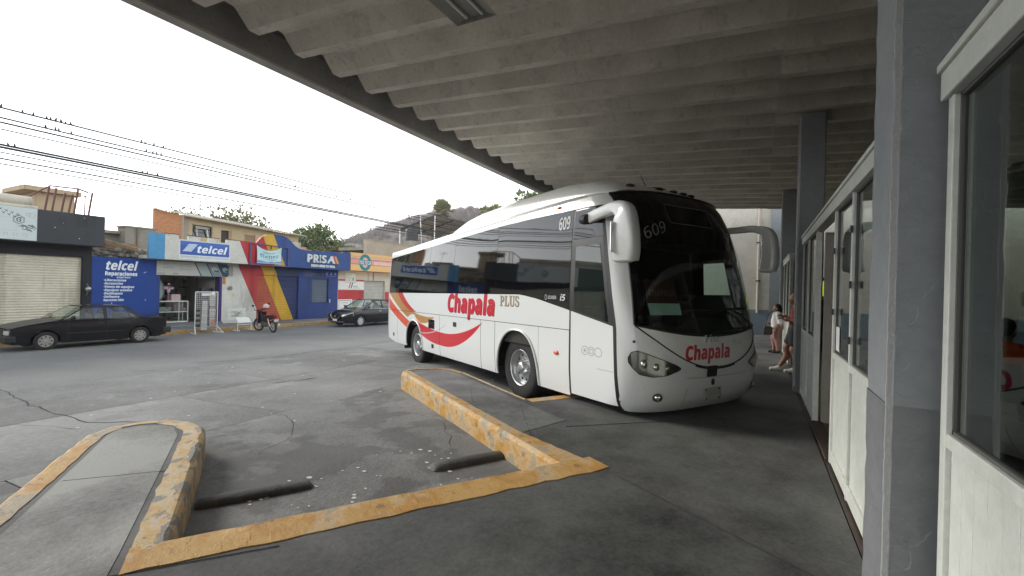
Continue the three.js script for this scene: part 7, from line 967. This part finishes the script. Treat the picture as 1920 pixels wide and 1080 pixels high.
{ // person leaning on the screen beyond the second column, one leg stretched out towards the bays
  const t = thing('person', 'person in dark shorts and white trainers leaning half hidden behind second column', 'person', [0.72, 0.0, -11.6], 0.0);
  const leg1 = chain([0.0, 0.9, -0.09, 0.095], [-0.14, 0.52, -0.1, 0.062], [-0.13, 0.34, -0.1, 0.06], [-0.27, 0.09, -0.1, 0.038]), leg2 = chain([0.0, 0.9, 0.09, 0.095], [-0.02, 0.5, 0.09, 0.062], [0.04, 0.32, 0.08, 0.058], [0.0, 0.09, 0.07, 0.038]);
  const body = [...chain([0.04, 0.95, 0, 0.13], [0.05, 1.12, 0, 0.115], [0.06, 1.32, 0, 0.125], [0.03, 1.42, 0, 0.055], [0.01, 1.48, 0, 0.05]), ...leg1, ...leg2, ...chain([0.06, 1.36, 0.15, 0.05], [0.06, 1.1, 0.2, 0.042], [-0.17, 1.14, 0.12, 0.034], [-0.2, 1.15, 0.1, 0.028]), ...chain([0.06, 1.36, -0.15, 0.05], [0.05, 1.1, -0.2, 0.042], [-0.18, 1.18, -0.1, 0.034], [-0.21, 1.19, -0.08, 0.028])];
  part(t, 'body', [blob(body, 84, 0.02), headGeo(-0.02, 1.58, 0, Math.PI), hand([-0.2, 1.15, 0.1], [-1, 0.3, -0.3], [0, 0.2, 1], 0.9), hand([-0.21, 1.19, -0.08], [-1, 0.4, 0.3], [0, 0.2, 1], 0.9)], skin);
  eyes(t, -0.02, 1.58, 0, Math.PI);
  part(t, 'hair', blob([[[0.03, 1.64, 0, 0.1], [0.05, 1.58, 0, 0.1]], [[0.1, 1.55, 0, 0.07], [0.12, 1.36, 0, 0.06]]], 44, 0.015), hairM);
  part(t, 'top', blob([...chain([0.04, 1.02, 0, 0.148], [0.05, 1.14, 0, 0.138], [0.06, 1.31, 0, 0.145]), ...chain([0.06, 1.35, 0.15, 0.068], [0.06, 1.24, 0.18, 0.062]), ...chain([0.06, 1.35, -0.15, 0.068], [0.06, 1.24, -0.18, 0.062])], 56, 0.02), plain(0.22, 0.03, 0.03, 0.85));
  part(t, 'shorts', blob([...chain([0.03, 0.94, 0, 0.15], [0.02, 0.9, 0, 0.15]), ...chain([0.0, 0.88, -0.09, 0.115], [-0.09, 0.66, -0.1, 0.098]), ...chain([0.0, 0.88, 0.09, 0.115], [-0.015, 0.64, 0.09, 0.098])], 52, 0.02), plain(0.02, 0.024, 0.03, 0.8));
  for (const [x, z] of [[-0.27, -0.1], [0.0, 0.07]]) part(t, 'trainer', blob([[[x + 0.03, 0.05, z, 0.047], [x - 0.15, 0.036, z, 0.04]], [[x, 0.08, z, 0.045], [x - 0.04, 0.055, z, 0.042]]], 32, 0.012), plain(0.68, 0.67, 0.64, 0.6));
  const ph = thing('phone', 'pale phone held by the person behind the second column', 'phone', [0.42, 1.19, -11.6]); part(ph, 'case', rbox(-0.006, 0.006, -0.07, 0.075, -0.036, 0.036, 0.005).rotateZ(0.5), plain(0.55, 0.5, 0.5, 0.3));
}
{ // sitter in the hall
  const t = thing('person', 'person in bright orange shirt seated in the waiting hall behind the glass', 'person', [2.95, 0.006, -8.6], 0.5);
  const body = [...chain([0, 0.56, 0, 0.14], [-0.03, 0.78, 0, 0.13], [-0.02, 0.98, 0, 0.13], [0.0, 1.1, 0, 0.055], [0.01, 1.16, 0, 0.05]), ...chain([0, 0.55, 0.1, 0.09], [0.42, 0.52, 0.12, 0.068], [0.43, 0.3, 0.12, 0.058], [0.42, 0.09, 0.12, 0.04]), ...chain([0, 0.55, -0.1, 0.09], [0.42, 0.52, -0.12, 0.068], [0.43, 0.3, -0.12, 0.058], [0.42, 0.09, -0.12, 0.04]), ...chain([-0.02, 1.02, 0.16, 0.055], [0.05, 0.76, 0.22, 0.045], [0.28, 0.64, 0.14, 0.036]), ...chain([-0.02, 1.02, -0.16, 0.055], [0.05, 0.76, -0.22, 0.045], [0.28, 0.64, -0.14, 0.036])];
  part(t, 'body', [blob(body, 76, 0.02), headGeo(0.03, 1.26, 0, 0), hand([0.28, 0.64, 0.14], [1, -0.2, 0], [0, 0, -1], 0.5), hand([0.28, 0.64, -0.14], [1, -0.2, 0], [0, 0, 1], 0.5)], skin); eyes(t, 0.03, 1.26, 0, 0);
  part(t, 'hair', blob([[[0.0, 1.32, 0, 0.1], [-0.02, 1.27, 0, 0.1]]], 36, 0.015), hairM);
  part(t, 'shirt', blob([...chain([0, 0.6, 0, 0.165], [-0.03, 0.78, 0, 0.155], [-0.02, 0.98, 0, 0.15]), ...chain([-0.02, 1.02, 0.16, 0.078], [0.04, 0.82, 0.21, 0.07]), ...chain([-0.02, 1.02, -0.16, 0.078], [0.04, 0.82, -0.21, 0.07])], 56, 0.02), plain(0.75, 0.11, 0.02, 0.8));
  part(t, 'trousers', blob([...chain([0, 0.55, 0.1, 0.108], [0.42, 0.52, 0.12, 0.085], [0.43, 0.3, 0.12, 0.075], [0.42, 0.14, 0.12, 0.07]), ...chain([0, 0.55, -0.1, 0.108], [0.42, 0.52, -0.12, 0.085], [0.43, 0.3, -0.12, 0.075], [0.42, 0.14, -0.12, 0.07])], 60, 0.02), plain(0.03, 0.035, 0.06, 0.85));
  for (const z of [0.12, -0.12]) part(t, 'shoe', blob([[[0.4, 0.045, z, 0.045], [0.55, 0.035, z, 0.038]]], 28, 0.01), plain(0.04, 0.035, 0.03, 0.6));
}

renderer.render(scene, camera);
